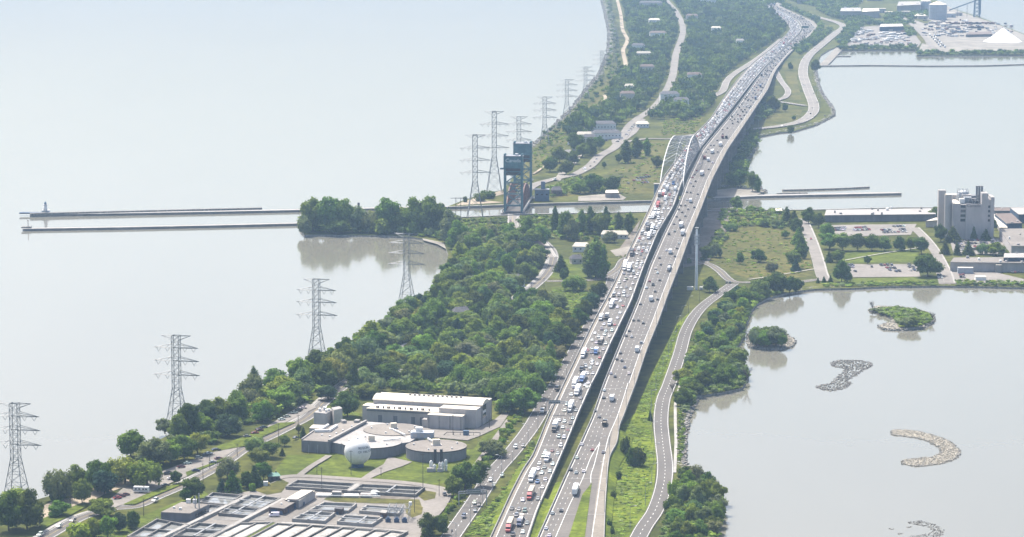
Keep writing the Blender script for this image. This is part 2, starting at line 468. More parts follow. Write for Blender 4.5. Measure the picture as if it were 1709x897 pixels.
area('meadow', [(1270, 180), (1340, 182), (1330, 205), (1255, 216)], 'meadow')
area('meadow', [(975, 190), (1000, 150), (1015, 120), (1032, 125), (1020, 150), (1000, 180), (985, 200)], 'meadow')
area('lawn', [(1385, 462), (1415, 420), (1535, 415), (1532, 437), (1420, 440), (1400, 470)], 'lawn')
area('lawn', [(1390, 466), (1560, 462), (1575, 474), (1420, 478)], 'lawn')
area('verge', [(1005, 960), (1018, 760), (1035, 712), (1060, 690), (1085, 690), (1096, 760), (1090, 840), (1060, 905), (1040, 960)], 'verge')
area('verge', [(755, 960), (800, 897), (845, 815), (892, 738), (905, 715), (880, 800), (830, 900), (805, 960)], 'verge')
area('verge', [(1060, 690), (1080, 640), (1130, 540), (1170, 505), (1200, 480), (1190, 500), (1150, 545), (1115, 640), (1100, 690), (1086, 690)], 'verge')
area('verge', [(700, 900), (760, 820), (820, 750), (880, 680), (920, 620), (960, 555), (1000, 500), (1008, 486), (1000, 484), (960, 545), (925, 610), (890, 665), (830, 730), (780, 790), (715, 850), (690, 897)], 'verge')
area('dirt', [(1120, 450), (1150, 405), (1185, 348), (1225, 346), (1225, 372), (1200, 400), (1182, 440)], 'dirt')
area('dirt', [(1030, 420), (1070, 365), (1060, 395), (1040, 430)], 'dirt')
area('gravel', [(1018, 418), (1058, 410), (1048, 424), (1028, 428)], 'gravel')
area('gravel', [(1228, 352), (1262, 351), (1262, 384), (1240, 384)], 'meadow')
area('sand', [(90, 836), (160, 808), (215, 800), (260, 786), (250, 800), (180, 822), (130, 850), (70, 870), (60, 850)], 'sand')
area('sand', [(705, 398), (740, 405), (745, 416), (730, 408), (706, 401)], 'gravel')
area('sand', [(775, 336), (838, 318), (842, 324), (800, 334), (842, 338), (760, 343)], 'sand')
area('sand', [(1190, 318), (1238, 312), (1276, 320), (1262, 326), (1195, 331)], 'gravel')
area('gravel', [(1045, 305), (1075, 290), (1100, 290), (1096, 318), (1060, 318)], 'meadow')
area('industrial_yard', [(1405, 80), (1420, 60), (1440, 45), (1520, 38), (1545, 60), (1530, 82)], 'lot')
area('industrial_yard', [(1530, 91), (1545, 60), (1520, 36), (1575, 8), (1597, 18), (1660, 39), (1709, 58), (1850, 90)], 'gravel')
area('lot_paving', [(1375, 376), (1530, 374), (1520, 392), (1380, 396)], 'lot')
area('lot_paving', [(1412, 441), (1531, 441), (1536, 462), (1424, 463)], 'lot')
area('lot_paving', [(1585, 400), (1672, 398), (1680, 423), (1592, 426)], 'lot')
area('lot_paving', [(1562, 455), (1650, 452), (1709, 466), (1709, 474), (1567, 474)], 'lot')
area('lot_paving', [(168, 846), (205, 815), (262, 790), (330, 764), (385, 745), (420, 728), (470, 696), (510, 672), (528, 680), (505, 692), (462, 712), (420, 735), (372, 764), (330, 788), (285, 806), (230, 832), (190, 848)], 'lot')
area('plant_paving', [(230, 905), (250, 880), (345, 830), (425, 819), (470, 798), (500, 797), (600, 802), (715, 812), (748, 818), (742, 835), (700, 885), (690, 910), (680, 990), (100, 990)], 'lot')
area('plant_paving', [(648, 762), (688, 771), (672, 778), (642, 788), (615, 800), (600, 800), (622, 785), (640, 775)], 'lot')
area('plant_paving', [(690, 712), (790, 718), (826, 700), (838, 690), (850, 690), (835, 712), (800, 728), (780, 735), (700, 728)], 'lot')
area('plant_paving', [(805, 755), (845, 700), (852, 703), (822, 748), (800, 772), (788, 778)], 'lot')
area('grass_patch', [(548, 829), (700, 834), (704, 846), (680, 850), (676, 842), (560, 838), (540, 834)], 'meadow')
area('grass_patch', [(706, 818), (728, 822), (726, 832), (708, 836), (698, 828)], 'meadow')
area('grass_patch', [(676, 848), (706, 846), (704, 858), (688, 864), (678, 858)], 'meadow')
area('grass_patch', [(424, 818), (470, 800), (482, 806), (470, 822), (445, 826)], 'meadow')
area('earth_patch', [(440, 850), (478, 838), (474, 830), (440, 846)], 'gravel')
area('earth_patch', [(600, 826), (690, 829), (680, 834), (600, 831)], 'dirt')
area('earth_patch', [(360, 862), (452, 862), (440, 869), (352, 868)], 'concrete_dark')
area('earth_patch', [(560, 854), (602, 856), (592, 864), (548, 862)], 'concrete_dark')
area('grass_patch', [(244, 884), (262, 864), (340, 834), (350, 836), (270, 866), (232, 898)], 'meadow')
area('lot_paving', [(1020, 235), (1050, 208), (1068, 196), (1078, 200), (1062, 222), (1040, 238), (1025, 246)], 'lot')
area('gravel', [(925, 300), (938, 280), (960, 262), (972, 258), (965, 270), (945, 288), (935, 302)], 'gravel')
area('gravel', [(965, 328), (1030, 322), (1045, 330), (1040, 334), (965, 336)], 'gravel')
area('lawn', [(205, 842), (250, 822), (300, 805), (310, 806), (262, 826), (225, 842)], 'lawn')
area('lawn', [(310, 788), (345, 776), (380, 762), (372, 768), (340, 782), (312, 795)], 'lawn')
area('lawn', [(362, 745), (410, 728), (465, 706), (495, 704), (440, 728), (410, 744), (366, 752)], 'lawn')
area('lawn', [(65, 868), (140, 838), (150, 842), (110, 864), (70, 884)], 'lawn')
area('lawn', [(90, 905), (190, 870), (240, 860), (340, 820), (350, 826), (270, 870), (225, 897), (200, 915)], 'lawn')

# roads on the ground
road('beach_boulevard', [(20, 930), (80, 895), (132, 866), (185, 850), (227, 845), (259, 831), (298, 814), (343, 791), (375, 773), (411, 748), (449, 730), (485, 712), (511, 698), (528, 684), (545, 668), (580, 640), (640, 600), (720, 560), (800, 525), (850, 505), (875, 491), (907, 464), (922, 440), (921, 420), (905, 403), (885, 395)], 8.6, centre='yellow', kerb=-2.0)
road('bridge_approach', [(918, 430), (900, 405), (878, 392), (862, 382), (856, 372), (856, 360), (857, 357)], 9.5, m='lot', kerb=1.6, centre='yellow')
road('service_road', [(725, 935), (752, 897), (793, 838), (824, 790), (853, 757), (886, 714), (912, 670), (930, 640), (949, 607), (968, 572), (990, 536), (1008, 502), (1020, 478), (1026, 455)], 10.8, centre='dash')
road('side_road', [(912, 470), (960, 469), (1000, 466), (1030, 450), (1045, 432), (1090, 425), (1130, 430), (1178, 440), (1200, 452), (1222, 470), (1262, 472), (1310, 474), (1352, 469), (1375, 466)], 8.0, centre='yellow')
road('eastport_road', [(1040, 950), (1072, 886), (1094, 852), (1107, 812), (1110, 777), (1106, 740), (1103, 703), (1107, 668), (1117, 642), (1134, 592), (1146, 551), (1167, 518), (1196, 494), (1224, 474)], 9.6, centre='dash')
road('shore_path', [(1126, 790), (1128, 740), (1127, 700), (1128, 668), (1136, 640)], 1.8, m='concrete', edges=False)
road('laboratory_road', [(1378, 470), (1371, 460), (1364, 434), (1355, 407), (1344, 380), (1337, 366)], 9.0, edges=False, m='lot', kerb=1.2)
road('laboratory_drive', [(1584, 474), (1578, 455), (1562, 424), (1545, 401), (1525, 381)], 7.5, edges=False, m='lot', kerb=1.2)
road('plant_road', [(462, 800), (500, 796), (600, 802), (660, 806), (715, 813), (742, 822), (735, 845), (712, 872), (690, 897), (675, 930)], 7.0, edges=False, m='lot')
road('plant_road', [(549, 762), (540, 768), (520, 780), (500, 795)], 4.0, edges=False, m='lot')
road('footpath', [(1250, 468), (1290, 462), (1350, 452), (1360, 450)], 2.0, edges=False, m='concrete')
road('footpath', [(1410, 436), (1470, 425), (1540, 414)], 2.0, edges=False, m='concrete')
road('far_boulevard', [(872, 332), (880, 318), (900, 307), (930, 299), (960, 292), (985, 278), (1001, 262), (1026, 247), (1040, 228), (1052, 210), (1066, 198), (1090, 182), (1108, 160), (1122, 130), (1128, 92), (1140, 50), (1128, 20), (1108, -5), (1095, -40)], 12.0, edges=False, m='lot')
road('far_side_road', [(1045, 238), (1078, 233), (1120, 233), (1160, 226), (1230, 222)], 9.0, edges=False, m='lot')
road('beach_trail', [(1022, -30), (1030, 0), (1036, 25), (1039, 50), (1047, 68), (1040, 85), (1044, 108), (1040, 124)], 7.0, edges=False, m='sand')
road('beach_trail', [(1000, 178), (1010, 165), (1008, 160)], 5.0, edges=False, m='sand')
road('trail', [(890, 292), (905, 282), (930, 262), (940, 250)], 3.0, edges=False, m='sand')
road('far_ramp', [(1168, 177), (1182, 166), (1205, 154), (1213, 137), (1226, 124), (1257, 104), (1280, 87), (1305, 66)], 11.0, m='lot')
road('far_collector_road', [(1240, 219), (1257, 217), (1295, 213), (1334, 205), (1354, 192), (1358, 177), (1348, 150), (1340, 121), (1348, 97), (1370, 77), (1394, 57), (1408, 46), (1395, 38), (1359, 28), (1321, 15), (1283, 2), (1240, -18)], 15.0, m='lot', centre='dash')
road('far_loop_ramp', [(1293, 117), (1303, 136), (1315, 153), (1310, 164), (1296, 170), (1318, 174), (1345, 178)], 9.0, m='lot')
road('harbour_road', [(1508, 31), (1530, 50), (1545, 66), (1560, 85)], 9.0, m='lot', edges=False)

# ------------------------------------------------------------------ canal walls, piers and breakwaters
def wall_ribbon(name, pts, w, z0, z1, m='concrete', label=None, cat='pier', parent=None, capm=None):
    q = [P(u, v, z1) for u, v in pts]
    mb = MB()
    lat = laterals(q)
    n = len(q)
    A = [p - l * w / 2 for p, l in zip(q, lat)]; B = [p + l * w / 2 for p, l in zip(q, lat)]
    lo = lambda X: [Vector((p.x, p.y, z0)) for p in X]
    mb.add(A + B, [(i, n + i, n + i + 1, i + 1) for i in range(n - 1)], 1)
    mb.add(A + lo(A), [(i, i + 1, n + i + 1, n + i) for i in range(n - 1)], 0)
    mb.add(B + lo(B), [(i, n + i, n + i + 1, i + 1) for i in range(n - 1)], 0)
    for k in (0, -1):
        a, b = A[k], B[k]
        mb.quad(a, b, (b.x, b.y, z0), (a.x, a.y, z0))
    o = mb.build(name, [M[m], M[capm or m]], parent)
    return tag(o, label, cat) if label else o
wall_ribbon('canal_pier', [(38, 381.5), (200, 379), (350, 376), (500, 372.5)], 7.0, -2, 2.2, 'concrete_dark', 'low concrete pier with a beacon on its far left end', 'pier', capm='concrete')
wall_ribbon('canal_pier', [(50, 357.5), (200, 355.5), (350, 353), (520, 349.5), (750, 344.7)], 8.0, -2, 2.2, 'concrete_dark', 'long concrete canal pier that carries the white lighthouse', 'pier', capm='concrete')
wall_ribbon('breakwater', [(50, 356), (84, 355), (200, 352.2), (320, 349.3), (437, 346.6)], 5.0, -1, 3.6, 'rock', 'thin grey breakwater wall just behind the lighthouse pier', 'breakwater', capm='concrete_dark')
wall_ribbon('canal_wall', [(500, 374), (640, 368), (800, 361), (880, 357.2), (1060, 353.8), (1230, 350.8), (1360, 349.8), (1500, 346.3), (1709, 346.2)], 3.0, -2, 2.4, 'concrete_dark', 'dark steel-faced quay wall on the near side of the canal', 'quay wall', capm='concrete')
wall_ribbon('canal_wall', [(748, 345.2), (845, 341.7), (918, 339.2), (1089, 334.7), (1190, 332.2)], 3.0, -2, 2.4, 'concrete_dark', 'dark quay wall on the far side of the canal', 'quay wall', capm='concrete')
wall_ribbon('harbour_pier', [(1190, 330), (1262, 326.5), (1350, 324.5), (1430, 323), (1502, 321.5)], 11.0, -2, 2.2, 'concrete_dark', 'long low pier reaching into the harbour right of the bridge', 'pier', capm='concrete')
wall_ribbon('breakwater', [(1306, 316.5), (1350, 315.5), (1400, 314), (1450, 311.5)], 4.0, -1, 1.6, 'rock', 'thin dark rock breakwater beyond the harbour pier', 'breakwater')
wall_ribbon('breakwater', [(1297, 322.5), (1320, 321.8), (1348, 321.5)], 3.0, -1, 1.2, 'rock', 'short dark rock strip beside the harbour pier', 'breakwater')
wall_ribbon('breakwater', [(1362, 109.5), (1450, 108.5), (1550, 109.5), (1640, 109), (1700, 107), (1760, 105)], 9.0, -1, 1.6, 'rock', 'long straight rock breakwater closing the far basin', 'breakwater')
wall_ribbon('jetty', [(1374, 109), (1385, 98), (1396, 86), (1402, 80)], 14.0, -1, 1.8, 'concrete_dark', 'slanting stone jetty between two small basins', 'jetty', capm='gravel')
wall_ribbon('jetty', [(1391, 94), (1405, 93.2), (1420, 93.4)], 7.0, -1, 1.4, 'rock', 'short stone spur off the slanting jetty', 'jetty')
# stone facing along the shores
def rocks(mb, c, r, n, smin, smax, m=0, squash=0.6):
    for _ in range(n):
        a = random.uniform(0, 6.283); d = math.sqrt(random.random())
        p = (c[0] + math.cos(a) * d * r[0], c[1] + math.sin(a) * d * r[1], c[2])
        rock(mb, p, random.uniform(smin, smax), m, squash)
def rock(mb, p, s, m=0, squash=0.65):
    vs = []
    k = 5
    rot = random.uniform(0, 6.28)
    for z, q in ((-0.3, 1.0), (0.35, 0.85)):
        for i in range(k):
            t = rot + 6.283 * i / k
            q2 = q * random.uniform(0.75, 1.1)
            vs.append((p[0] + s * q2 * math.cos(t), p[1] + s * q2 * math.sin(t), p[2] + s * z * squash * 2))
    vs.append((p[0], p[1], p[2] + s * squash * random.uniform(0.8, 1.2)))
    fs = [(i, (i + 1) % k, k + (i + 1) % k, k + i) for i in range(k)] + [(k + i, k + (i + 1) % k, 2 * k) for i in range(k)]
    mb.add(vs, fs, m)
def rip_rap(pts, spacing, smin, smax, jit=2.0):
    mb = MB()
    w = [P(u, v, 0.4) for u, v in pts]
    for a, b in zip(w, w[1:]):
        L = (b - a).length
        for k in range(int(L / spacing)):
            p = a.lerp(b, random.random())
            rock(mb, (p.x + random.uniform(-jit, jit), p.y + random.uniform(-jit, jit) * 2, random.uniform(0, 1.4)), random.uniform(smin, smax), random.choice((0, 0, 1)))
    return tag(mb.build('shore_rocks', [M['rock'], M['guano']]), kind='stuff')
rip_rap([(1160, 661), (1150, 680), (1144, 695), (1138, 730), (1137, 770), (1142, 783)], 0.22, 0.4, 1.3, 3.0)
rip_rap([(1709, 480), (1640, 478), (1569, 477), (1480, 478), (1420, 481), (1360, 482), (1310, 490)], 0.5, 0.5, 1.3, 2.0)
rip_rap([(1257, 230), (1300, 221), (1359, 209), (1390, 193), (1389, 182), (1370, 156), (1362, 133), (1360, 118)], 1.0, 0.8, 2.0, 3.0)
rip_rap([(1258, 248), (1246, 266), (1242, 284), (1250, 300), (1276, 321)], 0.9, 0.6, 1.6, 3.0)
rip_rap([(888, 247), (921, 218), (949, 190), (960, 178), (982, 148), (1002, 125), (1017, 89), (1019, 56), (1012, 22), (1006, 0)], 1.2, 0.8, 2.2, 5.0)
# ------------------------------------------------------------------ the skyway: two carriageways
ZK = [(1000, 3.0), (1450, 3.6), (1560, 4.6), (1700, 7.0), (1850, 11.5), (2050, 18.0), (2250, 24.5), (2450, 30.0), (2650, 34.5), (2850, 37.5), (3050, 37.0), (3300, 33.5), (3600, 27.0), (3900, 20.0), (4200, 13.5), (4500, 8.0), (4800, 4.6), (5200, 3.2), (9000, 3.0)]
def zprof(y):
    return float(np.mean([np.interp(y + d, [k[0] for k in ZK], [k[1] for k in ZK]) for d in (-90, -45, 0, 45, 90)]))
def edge(tab):
    t = sorted(tab, key=lambda q: q[1])
    vs = np.array([q[1] for q in t], float); us = np.array([q[0] for q in t], float)
    def f(v):
        return float(np.mean([np.interp(v + d, vs, us) for d in (-5, 0, 5)])) if 60 < v else float(np.interp(v, vs, us))
    return f
LDL = edge([(1210, -22), (1240, -3), (1262, 8), (1280, 18), (1297, 28), (1312, 38), (1319, 49), (1312, 59), (1290, 79.5), (1260, 102.5), (1239, 123), (1211, 159), (1185, 200), (1156, 229), (1123, 275), (1105, 300), (1078, 360), (1049, 420), (1029, 465), (1011, 500), (990, 538), (970, 579), (941, 640), (929, 666), (913, 700), (903, 726), (888, 763), (872, 786), (853, 823), (819, 897), (795, 950)])
LDR = edge([(1230, -22), (1252, -3), (1283, 12), (1308, 22.5), (1330, 35), (1338, 49), (1333, 57), (1308, 82), (1276, 113), (1257, 136), (1217, 188), (1203, 204.5), (1167, 251), (1140, 300), (1125, 345), (1098, 389), (1076, 443), (1054, 504), (1019, 576), (996, 628), (989, 640), (966, 692), (944, 746), (921, 800), (898, 852), (883, 897), (868, 940), (862, 960)])
RDL = edge([(1231, -22), (1253, -3), (1284, 12), (1309, 22.5), (1331.5, 35), (1340, 49), (1335, 57), (1310, 82), (1278.5, 113), (1261, 136), (1225, 186), (1212, 202), (1171.5, 251), (1148, 300), (1131.5, 345), (1109, 389), (1084, 445), (1065.5, 500), (1033.6, 576), (1007.5, 640), (987, 700), (966, 746), (941, 800), (918, 852), (898, 897), (880, 940), (872, 960)])
RDR = edge([(1255, -22), (1280, -1), (1308, 14), (1334, 26), (1357, 36), (1366, 46), (1357, 56), (1334, 74), (1311, 97), (1293, 120.5), (1282.6, 149), (1257, 187), (1247, 202), (1214, 251), (1189, 300), (1172, 345), (1154, 389), (1134, 445), (1114, 496), (1100, 536), (1080, 585), (1062, 640), (1050, 672), (1041, 697), (1034, 712), (1031, 740), (1018, 763), (1015, 783), (1011, 840), (1009, 897), (1006, 960)])
def surf(u, v):
    z = 20.0
    for _ in range(14):
        p = P(u, v, z)
        z = 0.5 * z + 0.5 * zprof(p.y)
    p = P(u, v, z)
    return p
def deck_at(L, Rr, t, v):
    ul, ur = L(v), Rr(v)
    return surf(ul + (ur - ul) * t, v)
def rows(v0, v1):
    out, v = [], v0
    while v > v1:
        out.append(v); v -= 6 if v > 300 else (4 if v > 120 else 2.5)
    out.append(v1)
    return out
def deck_path(L, Rr, t, v0, v1): return [deck_at(L, Rr, t, v) for v in rows(v0, v1)]
VN, VF = 955, -20

def slab(mb, A, B, th, mtop, mside, mbot):
    n = len(A)
    dn = Vector((0, 0, -th))
    mb.add(A + B, [(i, n + i, n + i + 1, i + 1) for i in range(n - 1)], mtop)
    A2 = [p + dn for p in A]; B2 = [p + dn for p in B]
    mb.add(A + A2, [(i, i + 1, n + i + 1, n + i) for i in range(n - 1)], mside)
    mb.add(B + B2, [(i, n + i, n + i + 1, i + 1) for i in range(n - 1)], mside)
    mb.add(A2 + B2, [(i, i + 1, n + i + 1, n + i) for i in range(n - 1)], mbot)
def rail_wall(mb, path, off, w, h, m=0, base=0.0):
    lat = laterals(path)
    A = [p + l * (off - w / 2) for p, l in zip(path, lat)]; B = [p + l * (off + w / 2) for p, l in zip(path, lat)]
    up, dn = Vector((0, 0, h)), Vector((0, 0, base))
    n = len(path)
    mb.add([p + dn for p in A] + [p + up for p in A], [(i, n + i, n + i + 1, i + 1) for i in range(n - 1)], m)
    mb.add([p + dn for p in B] + [p + up for p in B], [(i, i + 1, n + i + 1, n + i) for i in range(n - 1)], m)
    mb.add([p + up for p in A] + [p + up for p in B], [(i, n + i, n + i + 1, i + 1) for i in range(n - 1)], m)
def skyway(label, L, Rr, sh_l, sh_r, lines):
    root = empty('skyway_bridge', deck_at(L, Rr, 0.5, 450) * 1.0, 0, label, 'bridge')
    root.location.z = GZ
    inv = Matrix.Translation(-root.location)
    def put(name, mb, mats, smooth=False):
        mb.v = [tuple(inv @ Vector(p)) for p in mb.v]
        return mb.build(name, mats, root, smooth=smooth)
    A, B = deck_path(L, Rr, 0, VN, VF), deck_path(L, Rr, 1, VN, VF)
    mb = MB()
    slab(mb, A, B, 0.5, 0, 1, 1)
    put('road_deck', mb, [M['deck'], M['concrete_dark']])
    # shoulders of paler concrete
    for s0, s1 in ((0.0, sh_l), (1 - sh_r, 1.0)):
        mb = MB(); A2, B2 = deck_path(L, Rr, s0, VN, VF), deck_path(L, Rr, s1, VN, VF)
        n = len(A2); up = Vector((0, 0, 0.05))
        mb.add([p + up for p in A2] + [p + up for p in B2], [(i, n + i, n + i + 1, i + 1) for i in range(n - 1)])
        put('shoulder', mb, M['shoulder'])
    for e, off in ((0, 0.25), (1, -0.25)):
        mb = MB(); path = deck_path(L, Rr, e, VN, VF)
        rail_wall(mb, path, off, 0.45, 1.1, 0, -0.8)
        put('parapet', mb, M['concrete'])
        mb = MB(); rail_wall(mb, path, off, 0.08, 1.55, 0, 1.45)
        put('handrail', mb, M['rail'])
    # girders below the slab
    for t in (0.12, 0.37, 0.63, 0.88):
        path = deck_path(L, Rr, t, 735, 95)
        mb = MB(); lat = laterals(path)
        lo, hi = Vector((0, 0, -3.2)), Vector((0, 0, -0.55))
        a = [p - l * 0.5 for p, l in zip(path, lat)]; b = [p + l * 0.5 for p, l in zip(path, lat)]
        n = len(path)
        mb.add([p + lo for p in a] + [p + hi for p in a], [(i, n + i, n + i + 1, i + 1) for i in range(n - 1)])
        mb.add([p + lo for p in b] + [p + hi for p in b], [(i, i + 1, n + i + 1, n + i) for i in range(n - 1)])
        mb.add([p + lo for p in a] + [p + lo for p in b], [(i, i + 1, n + i + 1, n + i) for i in range(n - 1)])
        put('girder', mb, M['concrete_dark'])
    # darker wheel tracks worn into each lane
    mb = MB()
    for (fa, _, a0, a1), (fb_, _, b0_, b1_) in zip(lines, lines[1:]):
        v0 = min(a0, b0_)
        for c_ in (0.3, 0.7):
            path = [surf(fa(v) + (fb_(v) - fa(v)) * c_, v) for v in rows(v0, VF)]
            ribbon(mb, path, -0.35, 0.35, 0.05, 0)
    o = put('wheel_track', mb, [M['deck_worn']]); o['kind'] = 'stuff'
    # markings
    mb = MB()
    for uf, style, v0, v1 in lines:
        path = [surf(uf(v), v) for v in rows(v0, v1)]
        if style == 'dash': dashes(mb, path, 0, 0.2, 3, 9, 0.09, 0)
        else: ribbon(mb, path, -0.14, 0.14, 0.09, 0)
    o = put('lane_marking', mb, [M['paint']]); o['kind'] = 'stuff'
    # expansion joints
    y0 = 1480
    for i in range(24):
        y = y0 + 82 * i
        v = min(rows(VN, 60), key=lambda v: abs(deck_at(L, Rr, 0.5, v).y - y))
        a, b = deck_at(L, Rr, 0.0, v), deck_at(L, Rr, 1.0, v)
        mb = MB(); w = Vector((0, 0.42, 0)); up = Vector((0, 0, 0.12))
        mb.quad(a - w + up, b - w + up, b + w + up, a + w + up)
        put('expansion_joint', mb, M['concrete'])
    # piers
    for i in range(34):
        y = 1800 + 62 * i
        if 2790 < y < 2900: continue
        vv = min(rows(735, 100), key=lambda v: abs(deck_at(L, Rr, 0.5, v).y - y))
        a, b = deck_at(L, Rr, 0.08, vv), deck_at(L, Rr, 0.92, vv)
        c = (a + b) / 2
        tng = (deck_at(L, Rr, 0.5, vv - 3) - deck_at(L, Rr, 0.5, vv + 3)); tng.z = 0; tng.normalize()
        rz = math.atan2(tng.y, tng.x) - R(90)
        w = (b - a).length * 0.98
        if c.z < 6.5: continue
        mb = MB()
        h = c.z - 4.6
        mb.box((c.x, c.y, c.z - 3.9), (w, 2.6, 1.4), rz, 0)
        mb.box((c.x, c.y, h / 2 - 0.5), (w * 0.8, 2.2, h + 1.0), rz, 0)
        put('pier', mb, M['concrete_dark'])
    return root, put
def tfun(L, Rr, t): return lambda v: L(v) + (Rr(v) - L(v)) * t
ld_lines = [(tfun(LDL, LDR, 0.14 + 0.8 * k / 4), 'dash' if 0 < k < 4 else 'solid', VN, VF) for k in range(5)]
MRT = edge([(1003, 732), (1001, 740), (986.5, 763), (972, 800), (952, 840), (932, 886), (927, 897), (900, 960)])
def MR(v):
    t = RDL(v) + (RDR(v) - RDL(v)) * 0.605
    if v < 690: return t
    k = min(1.0, (v - 690) / 45)
    return t * (1 - k) + MRT(v) * k
def rdl(k): return lambda v: (RDL(v) + 0.08 * (MR(v) - RDL(v)) / 0.605) * (1 - k / 3) + MR(v) * k / 3
rd_lines = [(rdl(0), 'solid', VN, VF), (rdl(1), 'dash', VN, VF), (rdl(2), 'dash', VN, VF), (rdl(3), 'dash', 740, VF), (tfun(RDL, RDR, 0.78), 'solid', 640, VF)]
LD, putL = skyway('older skyway carriageway jammed with oncoming traffic under a white steel arch', LDL, LDR, 0.13, 0.05, ld_lines)
RDk, putR = skyway('newer skyway carriageway carrying thin traffic away from the viewer, no arch', RDL, RDR, 0.06, 0.2, rd_lines)

# ---- arch of the older bridge
V0A, V1A = 304.0, 252.0
y0a, y1a = deck_at(LDL, LDR, 0.5, V0A).y, deck_at(LDL, LDR, 0.5, V1A).y
def v_at_y(y):
    lo, hi = 40.0, 950.0
    for _ in range(40):
        m_ = (lo + hi) / 2
        if deck_at(LDL, LDR, 0.5, m_).y > y: lo = m_
        else: hi = m_
    return (lo + hi) / 2
NA = 26
RISE = 27.0
def rib_pts(t):
    low, top = [], []
    for i in range(NA + 1):
        s = i / NA
        p = deck_at(LDL, LDR, t, v_at_y(y0a + (y1a - y0a) * s))
        low.append(p.copy())
        top.append(p + Vector((0, 0, RISE * (1 - (2 * s - 1) ** 2) ** 0.92 + 0.3)))
    return low, top
ribs = [rib_pts(-0.03), rib_pts(1.04)]
for low, top in ribs:
    mb = MB()
    for a, b in zip(top, top[1:]): mb.tube(a, b, 0.62, n=4)
    putL('arch_rib', mb, M['white_steel'])
    # lower haunches of the rib, down to the piers
    mb = MB()
    for k, sgn in ((0, -1), (-1, 1)):
        a = top[k]; b = a + Vector((0, sgn * 26, -17)); c = b + Vector((0, sgn * 14, -18))
        mb.tube(a, b, 0.95, n=4); mb.tube(b, c, 1.2, n=4)
    o = putL('arch_haunch', mb, M['grey_steel']); o['kind'] = 'stuff'
    for i in range(1, NA):
        mb = MB().tube(low[i], top[i], 0.28, n=4)
        putL('hanger', mb, M['grey_steel'])
for i in range(3, NA - 2, 1):
    a, b = ribs[0][1][i], ribs[1][1][i]
    mb = MB().tube(a, b, 0.36, n=4)
    putL('cross_beam', mb, M['white_steel'] if i % 2 == 0 else M['grey_steel'])
    if i < NA - 3:
        a2, b2 = ribs[0][1][i + 2], ribs[1][1][i + 2]
        mid = (a2 + b2) / 2
        bm_ = M['grey_steel'] if i % 4 else M['white_steel']
        mb = MB().tube(a, mid, 0.26, n=4); putL('brace', mb, bm_)
        mb = MB().tube(b, mid, 0.26, n=4); putL('brace', mb, bm_)
        mb = MB().tube((a + b) / 2, mid, 0.25, n=4); putL('brace', mb, bm_)
# tall dark end piers that rise beside the deck
for u, v, vt in ((1097, 338, 308),):
    b = P(u, v, GZ); h = topz(vt, b.y) - GZ
    mb = MB().box((b.x, b.y, GZ + h / 2), (6.5, 7, h)).box((b.x, b.y, GZ + h + 0.4), (7.4, 8, 0.8), m=1)
    putL('end_pier', mb, [M['blue_steel'], M['concrete']])
# earth slopes where the carriageways come down to the ground
def embank(L, t, side, v0, v1, m='verge'):
    path = deck_path(L[0], L[1], t, v0, v1)
    lat = laterals(path)
    A = [p + Vector((0, 0, -0.35)) for p in path]
    B = []
    for p, l in zip(path, lat):
        w = max(p.z - GZ, 0.3) * 1.5
        q = p + l * side * w; q.z = GZ + 0.75
        B.append(q)
    mb = MB(); n = len(A)
    mb.add(A + B, [(i, n + i, n + i + 1, i + 1) for i in range(n - 1)] if side > 0 else [(i, i + 1, n + i + 1, n + i) for i in range(n - 1)])
    tag(mb.build('embankment', M[m]), kind='structure')
embank((RDL, RDR), 1.0, 1, 955, 716)
embank((RDL, RDR), 0.0, -1, 955, 800)
embank((LDL, LDR), 0.0, -1, 955, 770)
embank((LDL, LDR), 1.0, 1, 955, 830)
# green gore between the carriageway and its exit ramp, and the white lines that part them
def on_deck(pts): return [surf(u, v) for u, v in pts]
L1 = [(988, 806), (972, 826), (949, 897), (932, 955)]; L2 = [(988, 806), (985, 826), (976, 897), (968, 955)]
a, b = on_deck(L1), on_deck(L2)
mb = MB(); n = len(a); up = Vector((0, 0, 0.16))
mb.add([p + up for p in a] + [p + up for p in b], [(i, n + i, n + i + 1, i + 1) for i in range(n - 1)])
tag(mb.build('grass_gore', M['verge']), kind='structure')
mb = MB()
for pts in ([(1048, 640), (1041, 663), (1029.5, 697), (1015, 732), (1005, 783), (996.5, 840), (992, 869), (988, 897)], [(1001, 740), (992, 775), (986.5, 792), (986, 806)], [(1001, 740), (986.5, 763), (972, 800), (952, 840), (932, 886), (918, 920)]):
    ribbon(mb, catmull(on_deck(pts), 4), -0.15, 0.15, 0.13)
o = putR('ramp_marking', mb, [M['paint']]); o['kind'] = 'stuff'
